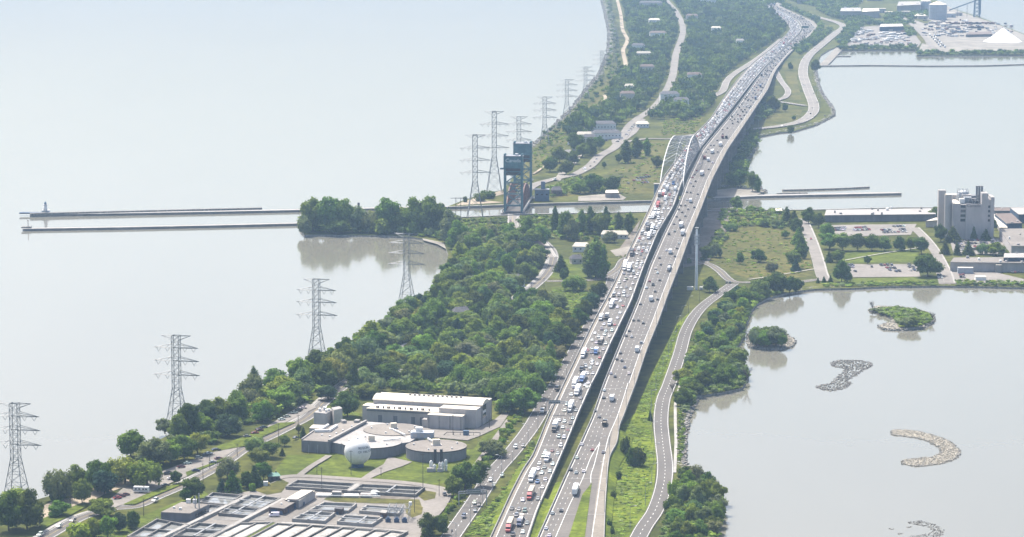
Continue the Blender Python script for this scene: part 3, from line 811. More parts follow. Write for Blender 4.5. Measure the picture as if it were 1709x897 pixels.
# ------------------------------------------------------------------ trees
def leaf_cloud(lobes, per_m2, size, jitter=0.55, up=0.35, seed=0, keep=0.82):
    """leaf clumps on the outside of a set of lobes (centre, (rx, ry, rz))"""
    g = np.random.default_rng(seed)
    V, Fc = [], []
    C = np.array([l[0] for l in lobes]); Rr = np.array([l[1] for l in lobes])
    for k in range(len(lobes)):
        r = Rr[k]
        area_ = 4 * math.pi * (((r[0] * r[1]) ** 1.6 + (r[0] * r[2]) ** 1.6 + (r[1] * r[2]) ** 1.6) / 3) ** (1 / 1.6)
        n = max(12, int(area_ * per_m2))
        d = g.normal(size=(n, 3)); d /= np.linalg.norm(d, axis=1)[:, None]
        rad = 1.0 - 0.32 * g.random(n) ** 1.5 + 0.1 * g.normal(size=n)
        p = C[k] + d * r * rad[:, None]
        ok = np.ones(n, bool)
        for j in range(len(lobes)):
            if j == k: continue
            q = (p - C[j]) / Rr[j]
            ok &= (q ** 2).sum(1) > keep ** 2
        p, d = p[ok], d[ok]
        nrm = d / r; nrm /= np.linalg.norm(nrm, axis=1)[:, None]
        nrm = nrm + g.normal(size=nrm.shape) * jitter + np.array([0, 0, up])
        nrm /= np.linalg.norm(nrm, axis=1)[:, None]
        ref = g.normal(size=nrm.shape)
        a = np.cross(nrm, ref); a /= np.linalg.norm(a, axis=1)[:, None] + 1e-9
        b = np.cross(nrm, a)
        s = (size * (0.6 + 0.8 * g.random(len(p))))[:, None]
        s2 = s * (0.55 + 0.5 * g.random((len(p), 1)))
        V.append(np.stack([p - a * s, p - b * s2, p + a * s, p + b * s2], 1))
    return np.concatenate(V).reshape(-1, 3)
ICO = None
def core(lobes, k=0.72, seed=0):
    """dark inside of a crown: a lumpy low solid in each lobe"""
    global ICO
    if ICO is None:
        bm = bmesh.new(); bmesh.ops.create_icosphere(bm, subdivisions=1, radius=1)
        ICO = (np.array([v.co[:] for v in bm.verts]), [tuple(v.index for v in f.verts) for f in bm.faces]); bm.free()
    g = np.random.default_rng(seed + 5)
    V, Fc = [], []
    for c, r in lobes:
        b = len(V) * len(ICO[0])
        V.append(np.array(c) + ICO[0] * np.array(r) * k * (0.85 + 0.3 * g.random((len(ICO[0]), 1))))
        Fc += [tuple(b + i for i in f) for f in ICO[1]]
    return np.concatenate(V), Fc
def crown_mesh(name, lobes, per_m2, size, seed, mat_=None, **kw):
    q = leaf_cloud(lobes, per_m2, size, seed=seed, **kw)
    cv, cf = core(lobes, seed=seed)
    n = len(q)
    faces = np.arange(n).reshape(-1, 4).tolist() + [[n + i for i in f] for f in cf]
    me = bpy.data.meshes.new(name)
    me.from_pydata(np.concatenate([q, cv]).tolist(), [], faces)
    me.materials.append(mat_ or M['leaf'])
    me.update()
    return me
def trunk_mesh(name, h, r, seed, limbs=5, spread=0.5, top=0.75, lean=0.04):
    rd = random.Random(seed)
    mb = MB()
    p = Vector((0, 0, -0.4)); k = 4
    last = p
    for i in range(k):
        q = Vector((rd.uniform(-lean, lean) * h, rd.uniform(-lean, lean) * h, h * top * (i + 1) / k))
        mb.tube(last, q, r * (1 - 0.2 * i), r * (1 - 0.2 * (i + 1)), 6, caps=False)
        if i >= 1:
            for _ in range(limbs // 2):
                a = rd.uniform(0, 6.28)
                e = q + Vector((math.cos(a) * spread * h * 0.4, math.sin(a) * spread * h * 0.4, h * rd.uniform(0.1, 0.22)))
                mb.tube(q, e, r * 0.42, r * 0.12, 5, caps=False)
        last = q
    return mb.mesh(name, [M['bark']])
def lobes_broad(seed, n=13, flat=1.0):
    """unit tree: height 1, crown radius 1 in x and y"""
    rd = random.Random(seed)
    L = [((0, 0, 0.52), (0.66, 0.66, 0.36))]
    for i in range(n):
        a = 6.283 * i / n * 2.4 + rd.uniform(-0.4, 0.4)
        d = rd.uniform(0.35, 0.72)
        z = rd.uniform(0.24, 0.80)
        r = rd.uniform(0.25, 0.42) * (1.15 if z < 0.4 else 1.0)
        L.append(((math.cos(a) * d, math.sin(a) * d, z), (r, r, r * rd.uniform(0.36, 0.5))))
    L.append(((rd.uniform(-.2, .2), rd.uniform(-.2, .2), 0.84), (0.36, 0.36, 0.15)))
    return L
def lobes_tall(seed):
    rd = random.Random(seed)
    L = []
    for i in range(9):
        z = 0.12 + 0.095 * i
        w = 0.62 * math.sin(math.pi * (0.22 + 0.68 * i / 8)) + 0.1
        a = rd.uniform(0, 6.28); d = 0.3 * w
        L.append(((math.cos(a) * d, math.sin(a) * d, z), (w * rd.uniform(.75, 1.1), w * rd.uniform(.75, 1.1), 0.12)))
    return L
def lobes_willow(seed):
    rd = random.Random(seed)
    L = [((0, 0, 0.62), (0.6, 0.6, 0.30))]
    for i in range(10):
        a = 6.283 * i / 10 + rd.uniform(-0.2, 0.2); d = rd.uniform(0.5, 0.75)
        L.append(((math.cos(a) * d, math.sin(a) * d, rd.uniform(0.3, 0.62)), (0.3, 0.3, rd.uniform(0.22, 0.32))))
    return L
def lobes_conifer(seed):
    rd = random.Random(seed)
    L = []
    for i in range(10):
        z = 0.06 + 0.09 * i
        w = 1.0 * (1 - i / 10.5) ** 0.9
        L.append(((rd.uniform(-.05, .05), rd.uniform(-.05, .05), z), (w, w, 0.085)))
    return L
def lobes_bush(seed):
    rd = random.Random(seed)
    L = []
    for i in range(8):
        a = rd.uniform(0, 6.28); d = rd.uniform(0, 0.6); r = rd.uniform(0.35, 0.5)
        L.append(((math.cos(a) * d, math.sin(a) * d, rd.uniform(0.3, 0.6)), (r, r, rd.uniform(0.25, 0.4))))
    return L
FORMS = {'broad': (lobes_broad, 5), 'tall': (lobes_tall, 3), 'willow': (lobes_willow, 3), 'conifer': (lobes_conifer, 2), 'bush': (lobes_bush, 3)}
REF = {'broad': (15.0, 8.0), 'tall': (22.0, 6.0), 'willow': (13.0, 8.0), 'conifer': (11.0, 3.6), 'bush': (4.0, 3.2)}   # height, radius
VARIANTS = {}
for form, (fn, n) in FORMS.items():
    h, r = REF[form]
    VARIANTS[form] = []
    for i in range(n):
        L = [((c[0] * r, c[1] * r, c[2] * h), (q[0] * r, q[1] * r, q[2] * h)) for c, q in fn(31 * i + 7)]
        dens, size = {'broad': (2.3, 0.52), 'tall': (2.4, 0.5), 'willow': (2.3, 0.48), 'conifer': (2.6, 0.5), 'bush': (3.0, 0.42)}[form]
        cm = crown_mesh('crown_' + form, L, dens, size, 17 * i + 3, **({'up': 0.0, 'jitter': 0.4} if form == 'willow' else {}))
        tm = trunk_mesh('trunk_' + form, h, {'broad': 0.42, 'tall': 0.45, 'willow': 0.5, 'conifer': 0.25, 'bush': 0.12}[form], 5 * i + 1, top={'conifer': 0.9, 'bush': 0.5}.get(form, 0.62))
        VARIANTS[form].append((cm, tm))
TONES = {'dark green': (0.076, 0.114, 0.026), 'mid green': (0.132, 0.188, 0.042), 'bright green': (0.166, 0.232, 0.042), 'yellowish green': (0.192, 0.238, 0.050),
         'grey green': (0.142, 0.178, 0.080), 'bluish green': (0.054, 0.092, 0.052), 'pale olive': (0.158, 0.198, 0.074)}
TREES = []      # (object, form, tone, photo position, height, zone)
def tone_of(form, p=None):
    if form == 'willow': return random.choice(['pale olive', 'grey green', 'yellowish green', 'mid green'])
    if form == 'conifer': return random.choice(['dark green', 'bluish green'])
    if form == 'bush': return random.choice(['mid green', 'bright green', 'yellowish green', 'dark green'])
    return random.choices(['dark green', 'mid green', 'bright green', 'yellowish green', 'grey green', 'bluish green', 'pale olive'], [4, 6, 2.5, 1.5, 2, 1.5, 1.5])[0]
def tree_at(p, h, r, form='broad', tone=None, zone='', z=None):
    cm, tm = random.choice(VARIANTS[form])
    tone = tone or tone_of(form)
    z = p[2] if z is None else z
    name = {'conifer': 'conifer_tree', 'bush': 'shrub', 'tall': 'poplar_tree', 'willow': 'willow_tree'}.get(form, 'leafy_tree')
    o = empty(name, (p[0], p[1], z), random.uniform(0, 6.28))
    H0, R0 = REF[form]
    s = (r / R0, r / R0 * random.uniform(0.92, 1.08), h / H0)
    col = tuple(c * random.uniform(0.86, 1.16) for c in TONES[tone])
    for nm, me, cc in (('crown', cm, col), ('trunk', tm, None)):
        if nm == 'trunk' and form == 'bush': nm = 'stem'
        c = link_mesh(nm, me, o, color=cc)
        c.scale = s
    TREES.append((o, form, tone, px((p[0], p[1], z)), h, zone))
    return o
def tree_px(u, vt, vb, w, form='broad', tone=None, zone=''):
    """a tree whose picture spans rows vt..vb and w columns"""
    p = P(u, vb, GZ)
    k = ppm(p.y)
    return tree_at(p, max((vb - vt) / k / cp * 1.02, 1.5), w / 2 / k * 1.28, form, tone, zone)
def in_poly(u, v, poly):
    c = False; n = len(poly)
    for i in range(n):
        (x1, y1), (x2, y2) = poly[i], poly[(i + 1) % n]
        if (y1 > v) != (y2 > v) and u < (x2 - x1) * (v - y1) / (y2 - y1) + x1: c = not c
    return c
PLACED = []
def road_clear(p, names, d):
    for nm in names:
        for dd, w in [(d * CLEARK.get(nm, 1.0), w) for k_, w in ROADS.items() if k_.split('.')[0] == nm]:
            for a, b in zip(w, w[1:]):
                if min(a.y, b.y) - dd > p.y or max(a.y, b.y) + dd < p.y: continue
                ex, ey = b.x - a.x, b.y - a.y
                t = min(max(((p.x - a.x) * ex + (p.y - a.y) * ey) / (ex * ex + ey * ey + 1e-9), 0), 1)
                if math.hypot(a.x + ex * t - p.x, a.y + ey * t - p.y) < dd: return False
    return True
CLEARK = {'far_boulevard': 1.45, 'beach_trail': 1.25, 'far_ramp': 1.4}
def scatter(poly, spacing, avoid=(), clear=(), cd=10, tries=9000, maxn=999, seed=1):
    rd = random.Random(seed)
    us = [q[0] for q in poly]; vs = [q[1] for q in poly]
    W = [P(u, v, GZ) for u, v in poly]
    x0, x1 = min(w.x for w in W), max(w.x for w in W); y0, y1 = min(w.y for w in W), max(w.y for w in W)
    got = []
    cell = {}
    for _ in range(tries):
        x, y = rd.uniform(x0, x1), rd.uniform(y0, y1)
        u, v = px((x, y, GZ))
        if not in_poly(u, v, poly): continue
        if any(in_poly(u, v, a) for a in avoid): continue
        ck = (int(x // spacing), int(y // spacing))
        if any(math.hypot(x - a, y - b) < spacing for i in (-1, 0, 1) for j in (-1, 0, 1) for a, b in cell.get((ck[0] + i, ck[1] + j), ())): continue
        if clear and not road_clear(Vector((x, y, 0)), clear, cd): continue
        cell.setdefault(ck, []).append((x, y)); got.append(Vector((x, y, GZ)))
        if len(got) >= maxn: break
    return got
# --- single trees read off the photograph: centre column, top row, foot row, width, form, tone
ONE = '''
15 818 886 46 b dark|46 815 884 52 b dark|28 811 846 44 w yellowish|99 780 836 42 w pale|97 816 838 28 u dark|128 775 816 32 b mid|137 798 841 30 b mid|163 768 822 40 b dark|174 785 826 38 b bluish
208 758 808 48 w yellowish|244 764 814 52 w mid|218 717 764 48 b mid|258 730 778 48 b grey|285 735 774 44 b mid|308 725 768 40 b dark|330 722 758 38 b bright|275 698 724 28 b grey|312 672 728 36 b dark|298 690 732 34 b mid
336 690 726 34 b mid|378 691 728 36 b bluish|345 668 708 34 b dark|368 662 704 34 b mid|396 652 702 36 b mid|420 626 680 40 b grey|99 835 862 34 b mid|169 832 862 38 b bright|294 785 808 17 b dark
133 868 904 50 u bright|158 864 900 28 b yellowish|180 860 900 32 b bright|200 855 890 26 b bluish|222 852 884 22 b dark|325 797 836 38 b dark|311 814 839 20 b dark|380 760 800 34 w grey|388 783 823 26 c dark|370 798 823 16 c bluish
412 786 815 24 b dark|421 805 821 14 u bright|425 775 812 22 c dark|440 772 802 30 b dark|427 727 758 30 w pale|449 737 764 34 b dark|433 748 778 36 b mid|471 747 761 9 c dark|475 726 745 18 b mid|506 712 731 11 c dark|499 708 723 11 b grey
580 653 696 42 b dark|548 643 668 30 b bluish|612 640 664 34 b mid|875 646 689 46 b mid|846 658 690 30 b dark|858 628 664 40 b mid|822 734 762 36 b grey|776 770 818 46 b dark|802 768 812 28 b dark|757 793 828 28 b mid|715 855 893 30 b dark|738 862 893 22 b dark
995 396 464 36 t mid|982 408 463 26 t grey|1006 408 466 24 t mid|960 458 486 36 w mid|936 424 454 20 c dark|940 444 466 16 u dark|925 486 516 48 w grey|1000 470 502 26 b dark|987 488 522 28 b bluish|976 500 534 28 b dark|965 515 550 30 b dark|954 530 564 30 b dark|944 545 580 28 b mid
880 360 408 32 t mid|905 378 412 26 b mid|926 344 388 16 t dark|945 352 398 30 b mid|956 364 402 24 b grey|970 350 392 22 t mid|986 345 390 20 t dark|1012 345 388 15 t dark|1001 355 392 25 b mid|1033 354 389 15 t dark|1052 354 387 14 t mid|1018 384 405 24 w grey|1046 358 390 13 t dark
1185 461 488 22 b mid|1235 420 441 14 b mid|1266 416 438 20 b dark|1288 436 454 18 w grey|1310 384 398 14 b mid|1313 344 372 18 c dark|1325 350 379 18 c dark|1329 364 392 19 b dark|1333 379 408 20 c mid|1337 393 418 18 c dark|1341 408 432 17 b dark|1325 418 448 26 b mid|1328 430 453 15 c bluish
1255 342 352 14 u mid|1275 365 379 18 b mid|1295 365 380 15 w grey|1220 372 386 22 w grey|1229 327 350 18 b mid|1195 404 430 20 w grey|1178 411 434 20 b dark|1295 454 489 36 b dark|1318 461 489 26 b dark|1266 467 497 32 b mid|1332 465 487 18 b dark|1240 480 505 34 b mid
1385 389 416 30 b mid|1407 389 419 30 b mid|1431 390 419 30 b dark|1455 391 419 26 b dark|1476 394 419 22 b mid|1501 394 419 20 b dark|1380 372 401 24 b mid|1366 355 380 20 b dark|1350 346 374 22 b dark|1397 417 438 22 b mid|1383 419 438 11 c dark|1405 434 471 26 b dark|1448 427 441 12 b dark|1538 396 424 26 b dark|1548 424 462 38 b dark
1520 395 419 20 b mid|1577 402 425 15 c dark|1597 402 426 11 c dark|1616 402 426 18 c dark|1640 405 425 18 w grey|1662 404 426 32 b mid|1570 374 404 20 b dark|1590 377 404 24 c dark|1625 377 402 10 c dark|1645 382 402 16 c dark|1562 345 366 22 b mid|1658 366 384 10 b dark|1365 463 473 6 c dark|1375 461 473 7 c dark|1386 459 473 8 c dark
522 330 387 40 b bright|545 328 388 44 b mid|574 332 387 36 b mid|598 344 388 30 b grey|620 350 388 34 w pale|646 330 388 42 b mid|668 346 388 32 b yellowish|692 329 390 38 b mid|716 327 390 46 b mid|737 340 393 36 b dark|752 350 404 34 b grey|765 368 415 34 b mid|508 360 392 20 b grey|560 365 391 34 b dark|640 362 391 34 u mid
1063 229 264 24 t dark|1044 234 272 22 t dark|1079 231 260 18 t mid|1032 257 273 12 b dark|1008 270 281 8 b dark|992 290 322 34 b dark|1021 294 322 28 b dark|968 300 324 26 b mid|945 268 292 22 b dark|956 252 274 20 b dark|934 244 272 26 b mid|918 262 287 22 b dark|972 240 263 22 b mid|986 230 260 26 b dark|960 222 252 24 b dark|1000 228 250 20 b dark|1096 260 280 18 b dark
815 316 331 26 u dark|800 321 336 24 u mid|776 327 338 9 u dark|1236 283 314 26 b dark|1256 286 320 18 b mid|1264 292 321 14 t mid|1224 290 314 24 b dark|1290 160 187 18 b dark|1310 172 187 9 b dark|1325 193 201 7 b dark|1319 208 222 14 u dark|1360 99 121 16 b dark|1319 104 118 8 b dark
1055 740 778 28 u dark|1042 726 760 20 u dark|1066 742 778 24 u dark|1032 785 800 12 u dark|1024 818 832 10 u dark|1017 865 880 9 u dark|1023 878 892 8 u dark|1085 684 703 7 c dark|1150 430 440 10 u mid
'''
FCODE = {'b': 'broad', 't': 'tall', 'w': 'willow', 'c': 'conifer', 'u': 'bush'}
TCODE = {t.split()[0]: t for t in TONES}
for row in ONE.strip().replace('\n', '|').split('|'):
    u, vt, vb, w, f, t = row.split()
    tree_px(float(u), float(vt), float(vb), float(w), FCODE[f], TCODE[t], 'single')
# --- the wood between lake and highway
WOOD = [(410, 690), (420, 668), (470, 648), (530, 618), (600, 588), (660, 545), (715, 505), (752, 468), (770, 430), (790, 405), (850, 400), (885, 415), (905, 440), (880, 470), (850, 490), (835, 515), (900, 508), (945, 528), (935, 560),
        (930, 600), (912, 645), (890, 680), (838, 690), (832, 668), (790, 650), (700, 645), (610, 650), (565, 668), (535, 660), (505, 672), (440, 705)]
av = [[(505, 655), (600, 655), (600, 720), (505, 720)], [(838, 462), (872, 462), (872, 482), (838, 482)], [(905, 478), (985, 478), (985, 545), (915, 545)], [(720, 585), (745, 582), (748, 596), (722, 598)]]
WOODPTS = scatter(WOOD, 15.5, av, ('beach_boulevard', 'bridge_approach', 'service_road'), 8.5, 60000, 260, 3)
for p in WOODPTS:
    f = random.choices(['broad', 'willow', 'tall', 'conifer'], [10, 1.3, 0.5, 0.2])[0]
    r = random.uniform(7.0, 11.5); h = random.uniform(11, 19)
    if f == 'tall': r, h = random.uniform(5, 7), random.uniform(18, 23)
    if f == 'conifer': r, h = random.uniform(3, 4), random.uniform(10, 13)
    tree_at(p, h, r, f, None, 'wood')
# --- thicket on the bay shore and the clump at the bottom edge
BAYWOOD = [(1142, 690), (1137, 655), (1150, 610), (1160, 580), (1185, 545), (1215, 510), (1240, 495), (1275, 490), (1248, 512), (1240, 535), (1232, 570), (1214, 590), (1225, 604), (1240, 620), (1244, 632), (1228, 644), (1190, 652), (1160, 658)]
for p in scatter(BAYWOOD, 10.0, (), ('eastport_road',), 9.5, 9000, 64, 5):
    tree_at(p, random.uniform(7.5, 13), random.uniform(5, 8), random.choices(['broad', 'willow', 'bush'], [6, 1, 1])[0] if True else '', None, 'bay')
BOTTOM = [(1108, 905), (1116, 868), (1126, 835), (1124, 812), (1150, 800), (1180, 812), (1198, 838), (1200, 866), (1190, 900), (1175, 945), (1090, 945)]
for p in scatter(BOTTOM, 8.0, (), ('eastport_road',), 8.0, 9000, 34, 6):
    tree_at(p, random.uniform(8, 12.5), random.uniform(4.5, 6.5), random.choice(['broad', 'broad', 'willow']), random.choice(['mid green', 'bright green', 'dark green', 'mid green', 'grey green']), 'bottom')
# --- shrubs: lake bank thicket, hedges and verges
def shrubs(poly, sp, n, seed, tones, zone, hr=(2.5, 5), rr=(2.5, 4.5), clear=()):
    for p in scatter(poly, sp, (), clear, 6, 12000, n, seed):
        tree_at(p, random.uniform(*hr), random.uniform(*rr), 'bush', random.choice(tones), zone)
shrubs([(500, 624), (545, 592), (600, 562), (650, 532), (690, 510), (730, 478), (746, 450), (760, 430), (770, 450), (745, 490), (700, 530), (640, 565), (590, 600), (520, 634)], 5.5, 120, 9, ['bright green', 'yellowish green', 'bright green', 'mid green'], 'bank', (3, 6.5), (3, 5))
shrubs([(690, 895), (720, 845), (745, 815), (800, 775), (845, 715), (868, 680), (880, 680), (850, 725), (810, 780), (765, 840), (712, 897)], 5.0, 70, 10, ['bright green', 'mid green', 'mid green', 'yellowish green'], 'hedge', (2, 4.5), (2, 3.6), ('plant_road', 'service_road'))

# --- far woods: too many to count, one mass
def far_wood(name, polys, spacing, seed, hr=(9, 16), rr=(6, 10), clear=(), cd=9, avoid=(), tones=('dark green', 'dark green', 'mid green', 'mid green', 'bluish green', 'bluish green', 'grey green', 'dark green'), maxn=3000, tint_k=1.0):
    base = []
    for i in range(4):
        L = [((0, 0, 0.55), (0.8, 0.8, 0.4))]
        rd = random.Random(i + 3)
        for k in range(5):
            a = rd.uniform(0, 6.28); d = rd.uniform(0.35, 0.65); r = rd.uniform(0.4, 0.55)
            L.append(((math.cos(a) * d, math.sin(a) * d, rd.uniform(0.4, 0.8)), (r, r, rd.uniform(0.22, 0.3))))
        q = leaf_cloud(L, 9.0, 0.17, seed=40 + i, keep=0.85)
        cv, cf = core(L[:3], 0.8, i)
        base.append((np.concatenate([q, cv]), len(q), cf))
    V, Fq, T = [], [], []
    off = 0
    g = np.random.default_rng(seed)
    tn = [TONES[k] for k in tones]
    for poly in polys:
        for p in scatter(poly, spacing, avoid, clear, cd, 120000, maxn, seed):
            b, n, cf = base[g.integers(4)]
            h, r = g.uniform(*hr), g.uniform(*rr)
            a = g.uniform(0, 6.28)
            Rm = np.array([[math.cos(a), -math.sin(a), 0], [math.sin(a), math.cos(a), 0], [0, 0, 1]])
            V.append((b * np.array([r, r, h])) @ Rm.T + np.array([p.x, p.y, GZ]))
            Fq += (np.arange(n).reshape(-1, 4) + off).tolist() + [[off + n + i for i in f] for f in cf]
            t = np.array(tn[g.integers(len(tn))]) * g.uniform(0.8, 1.25) * tint_k
            T.append(np.tile(np.append(t, 1.0), (len(b), 1)))
            off += len(b)
    me = bpy.data.meshes.new(name)
    me.from_pydata(np.concatenate(V).tolist(), [], Fq)
    ca = me.color_attributes.new('tint', 'FLOAT_COLOR', 'POINT')
    ca.data.foreach_set('color', np.concatenate(T).astype(np.float32).ravel())
    me.materials.append(M['leaf_far'])
    me.update()
    return tag(link_mesh(name, me), kind='stuff')
FARCLEAR = ('far_boulevard', 'beach_trail', 'far_ramp', 'far_collector_road', 'far_loop_ramp', 'harbour_road')
far_wood('distant_woodland', [[(1045, -50), (1240, -50), (1262, 4), (1296, 36), (1310, 49), (1300, 62), (1262, 88), (1232, 108), (1205, 128), (1196, 150), (1178, 160), (1150, 185), (1120, 200), (1085, 200), (1060, 205), (1030, 212), (990, 222), (960, 232), (945, 224), (975, 195), (1005, 185), (1028, 150), (1046, 112), (1050, 65), (1042, 30), (1035, 0)]],
         15.5, 21, (10, 19), (7, 11), FARCLEAR, 10, tint_k=0.78)
far_wood('roadside_thicket', [[(1262, 12), (1295, 8), (1340, 26), (1362, 38), (1372, 50), (1360, 62), (1372, 45), (1362, 32), (1330, 17), (1290, 0)],
                              [(1325, 84), (1345, 72), (1378, 55), (1386, 52), (1362, 76), (1335, 92)], [(1365, 18), (1400, 14), (1430, 16), (1440, 30), (1470, 44), (1440, 42), (1415, 36), (1388, 30)], [(1412, 36), (1440, 44), (1425, 58), (1408, 78), (1398, 70), (1414, 50)],
                              [(1290, -8), (1400, -8), (1440, 2), (1420, 16), (1360, 12), (1330, 5)], [(1260, 180), (1285, 168), (1300, 178), (1280, 196), (1262, 205)], [(1210, 268), (1250, 238), (1256, 226), (1262, 242), (1244, 268), (1244, 285), (1225, 300)],
                              [(1478, 28), (1545, 22), (1550, 30), (1480, 38)]], 12.0, 22, (6, 11), (5, 8), FARCLEAR, 9)
far_wood('beach_scrub', [[(905, 225), (955, 195), (985, 150), (1010, 120), (1022, 60), (1012, 5), (1018, 0), (1030, 60), (1036, 122), (1010, 165), (980, 195), (940, 225), (905, 250)]], 17.0, 23, (2, 5), (2.5, 5), FARCLEAR, 8)

far_wood('scrub', [[(795, 897), (830, 835), (870, 770), (888, 740), (880, 775), (850, 830), (815, 897)]], 6.5, 11, (1, 2), (1.5, 2.8), ('service_road',), 7, tones=('mid green', 'bright green', 'yellowish green', 'grey green', 'dark green'))
far_wood('scrub', [[(850, 365), (960, 366), (1050, 362), (1060, 372), (1040, 392), (980, 402), (900, 400), (850, 400), (775, 395), (775, 372)]], 8.0, 12, (2, 5), (2.5, 5), ('bridge_approach',), 7, tones=('mid green', 'bright green', 'yellowish green', 'grey green', 'dark green'))
far_wood('scrub', [[(1205, 352), (1300, 352), (1318, 372), (1312, 384), (1262, 378), (1215, 384), (1200, 370)]], 8.0, 13, (2, 5), (2.5, 5), (), 7, tones=('mid green', 'bright green', 'yellowish green', 'grey green', 'dark green'))
far_wood('scrub', [[(900, 320), (960, 300), (1000, 300), (1030, 310), (1030, 322), (960, 324), (920, 330)]], 9.0, 14, (3, 6), (3, 5.5), ('far_boulevard',), 7, tones=('mid green', 'bright green', 'yellowish green', 'grey green', 'dark green'))
far_wood('scrub', [[(1200, 388), (1215, 395), (1190, 430), (1172, 436)]], 6.0, 15, (2, 5), (2.5, 4), (), 7, tones=('mid green', 'bright green', 'yellowish green', 'grey green', 'dark green'))
far_wood('scrub', [[(1375, 474), (1420, 474), (1500, 472), (1560, 473), (1560, 477), (1480, 477), (1380, 480)]], 5.0, 16, (1, 2.5), (2, 4), (), 7, tones=('mid green', 'bright green', 'yellowish green', 'grey green', 'dark green'))
far_wood('scrub', [[(1600, 470), (1709, 472), (1709, 478), (1600, 477)]], 5.0, 17, (1.5, 3.5), (2, 4), (), 7, tones=('mid green', 'bright green', 'yellowish green', 'grey green', 'dark green'))
far_wood('scrub', [[(1135, 690), (1142, 700), (1140, 760), (1133, 770), (1132, 720)]], 3.0, 18, (1, 2.2), (0.8, 1.6), ('eastport_road',), 7, tones=('mid green', 'bright green', 'yellowish green', 'grey green', 'dark green'))

# ------------------------------------------------------------------ every tree gets its own description
LANDMARKS = [((597, 755), 'the white sphere tank'), ((715, 680), 'the long white-roofed hall'), ((555, 695), 'the grey block with rooftop plant'), ((310, 850), 'the flat-roofed tank house'), ((240, 818), 'the white trailer in the lakeside lot'),
             ((30, 800), 'the left-edge pylon'), ((297, 700), 'the second pylon from the left'), ((529, 590), 'the third pylon from the left'), ((680, 500), 'the pylon at the cove'), ((857, 355), 'the blue lift bridge'), ((500, 385), 'the canal piers'),
             ((715, 405), 'the small sandy beach'), ((855, 470), 'the grey-roofed house in the wood'), ((900, 470), 'the bend of the wooded road'), ((1162, 480), 'the tall white mast'), ((1224, 474), 'the shore road junction'), ((1340, 375), 'the top of the laboratory road'),
             ((1371, 465), 'the foot of the laboratory road'), ((1450, 385), 'the upper laboratory car park'), ((1470, 452), 'the lower laboratory car park'), ((1615, 400), 'the concrete laboratory tower'), ((1640, 450), 'the low laboratory annexe'),
             ((1290, 565), 'the round tree islet'), ((1505, 530), 'the grassy islet'), ((1145, 740), 'the stony bay shore'), ((1150, 850), 'the bottom bend of the shore road'), ((1045, 760), 'the grass slope below the highway'), ((1130, 270), 'the white arch'),
             ((1022, 322), 'the grey shed by the canal'), ((905, 325), 'the blue control house'), ((1000, 255), 'the far road bend'), ((1262, 315), 'the small beach beyond the canal'), ((1310, 165), 'the far loop ramp'), ((765, 345), 'the small wooden pylon'), ((780, 780), 'the flare stacks'), ((720, 870), 'the substation'),
             ((1290, 430), 'the open meadow'), ((985, 500), 'the green clearing by the highway'), ((900, 690), 'the service road with trucks'), ((650, 590), 'the middle of the lake bank'), ((740, 600), 'the heart of the wood'), ((800, 560), 'the tall centre of the wood'), ((850, 620), 'the wood edge by the service road'), ((560, 640), 'the south end of the wood'), ((450, 680), 'the end of the long car park'), ((390, 765), 'the main lakeside road')]
FWORD = {'broad': 'broad tree', 'tall': 'slim poplar', 'willow': 'drooping willow', 'conifer': 'pointed conifer', 'bush': 'low shrub'}
ZWORD = {'wood': 'in the wood', 'bay': 'in the bay-shore thicket', 'bottom': 'in the bottom-edge clump', 'bank': 'on the lake bank', 'hedge': 'in the highway hedge', 'single': ''}
GROUPW = {'wood': 'trees of the lakeside wood', 'bay': 'trees of the bay-shore thicket', 'bottom': 'trees of the clump at the bottom edge', 'bank': 'shrubs along the lake bank', 'hedge': 'shrubs of the highway hedge', 'single': 'trees standing singly or in rows'}
buckets = {}
for o, form, tone, (u, v), h, zone in TREES:
    d, lm = min((math.hypot(u - a, (v - b) * 1.3), n) for (a, b), n in LANDMARKS)
    buckets.setdefault((tone, form, lm), []).append((d, o, zone))
for (tone, form, lm), L in buckets.items():
    L.sort(key=lambda q: q[0])
    for i, (d, o, zone) in enumerate(L):
        w = '' if i == 0 else (ORD[i] if i < 20 else str(i + 1) + 'th') + ' '
        tag(o, f'{tone} {FWORD[form]}, {w}nearest to {lm}', 'shrub' if form == 'bush' else 'tree', GROUPW[zone])

far_wood('undergrowth', [[(95, 836), (150, 812), (215, 785), (290, 745), (345, 712), (400, 680), (470, 655), (515, 640), (515, 668), (470, 685), (400, 716), (330, 752), (285, 770), (215, 800), (150, 822)]], 7.0, 33, (3, 7), (3.5, 6), (), 7, tones=('mid green', 'dark green', 'bright green', 'grey green'))

far_wood('undergrowth', [WOOD], 8.5, 36, (3, 8), (4, 7), ('beach_boulevard', 'bridge_approach', 'service_road'), 9, avoid=av, tones=('mid green', 'dark green', 'bright green', 'grey green'))
far_wood('undergrowth', [BAYWOOD, BOTTOM], 6.0, 37, (2, 5), (3, 5), ('eastport_road',), 8, tones=('mid green', 'dark green', 'bright green', 'grey green'))
WEED = ('mid green', 'yellowish green', 'bright green', 'pale olive', 'bright green')
far_wood('weeds', [[(1016, 900), (1022, 770), (1040, 715), (1062, 692), (1084, 692), (1094, 760), (1088, 838), (1058, 897)], [(768, 897), (846, 815), (892, 740), (880, 790), (832, 890)], [(1062, 690), (1085, 640), (1132, 545), (1168, 508), (1146, 548), (1112, 640), (1098, 690)], [(952, 890), (975, 830), (984, 820), (974, 895)]], 1.6, 38, (0.25, 0.9), (0.7, 2.3), ('eastport_road', 'service_road'), 7, tones=WEED, maxn=420)
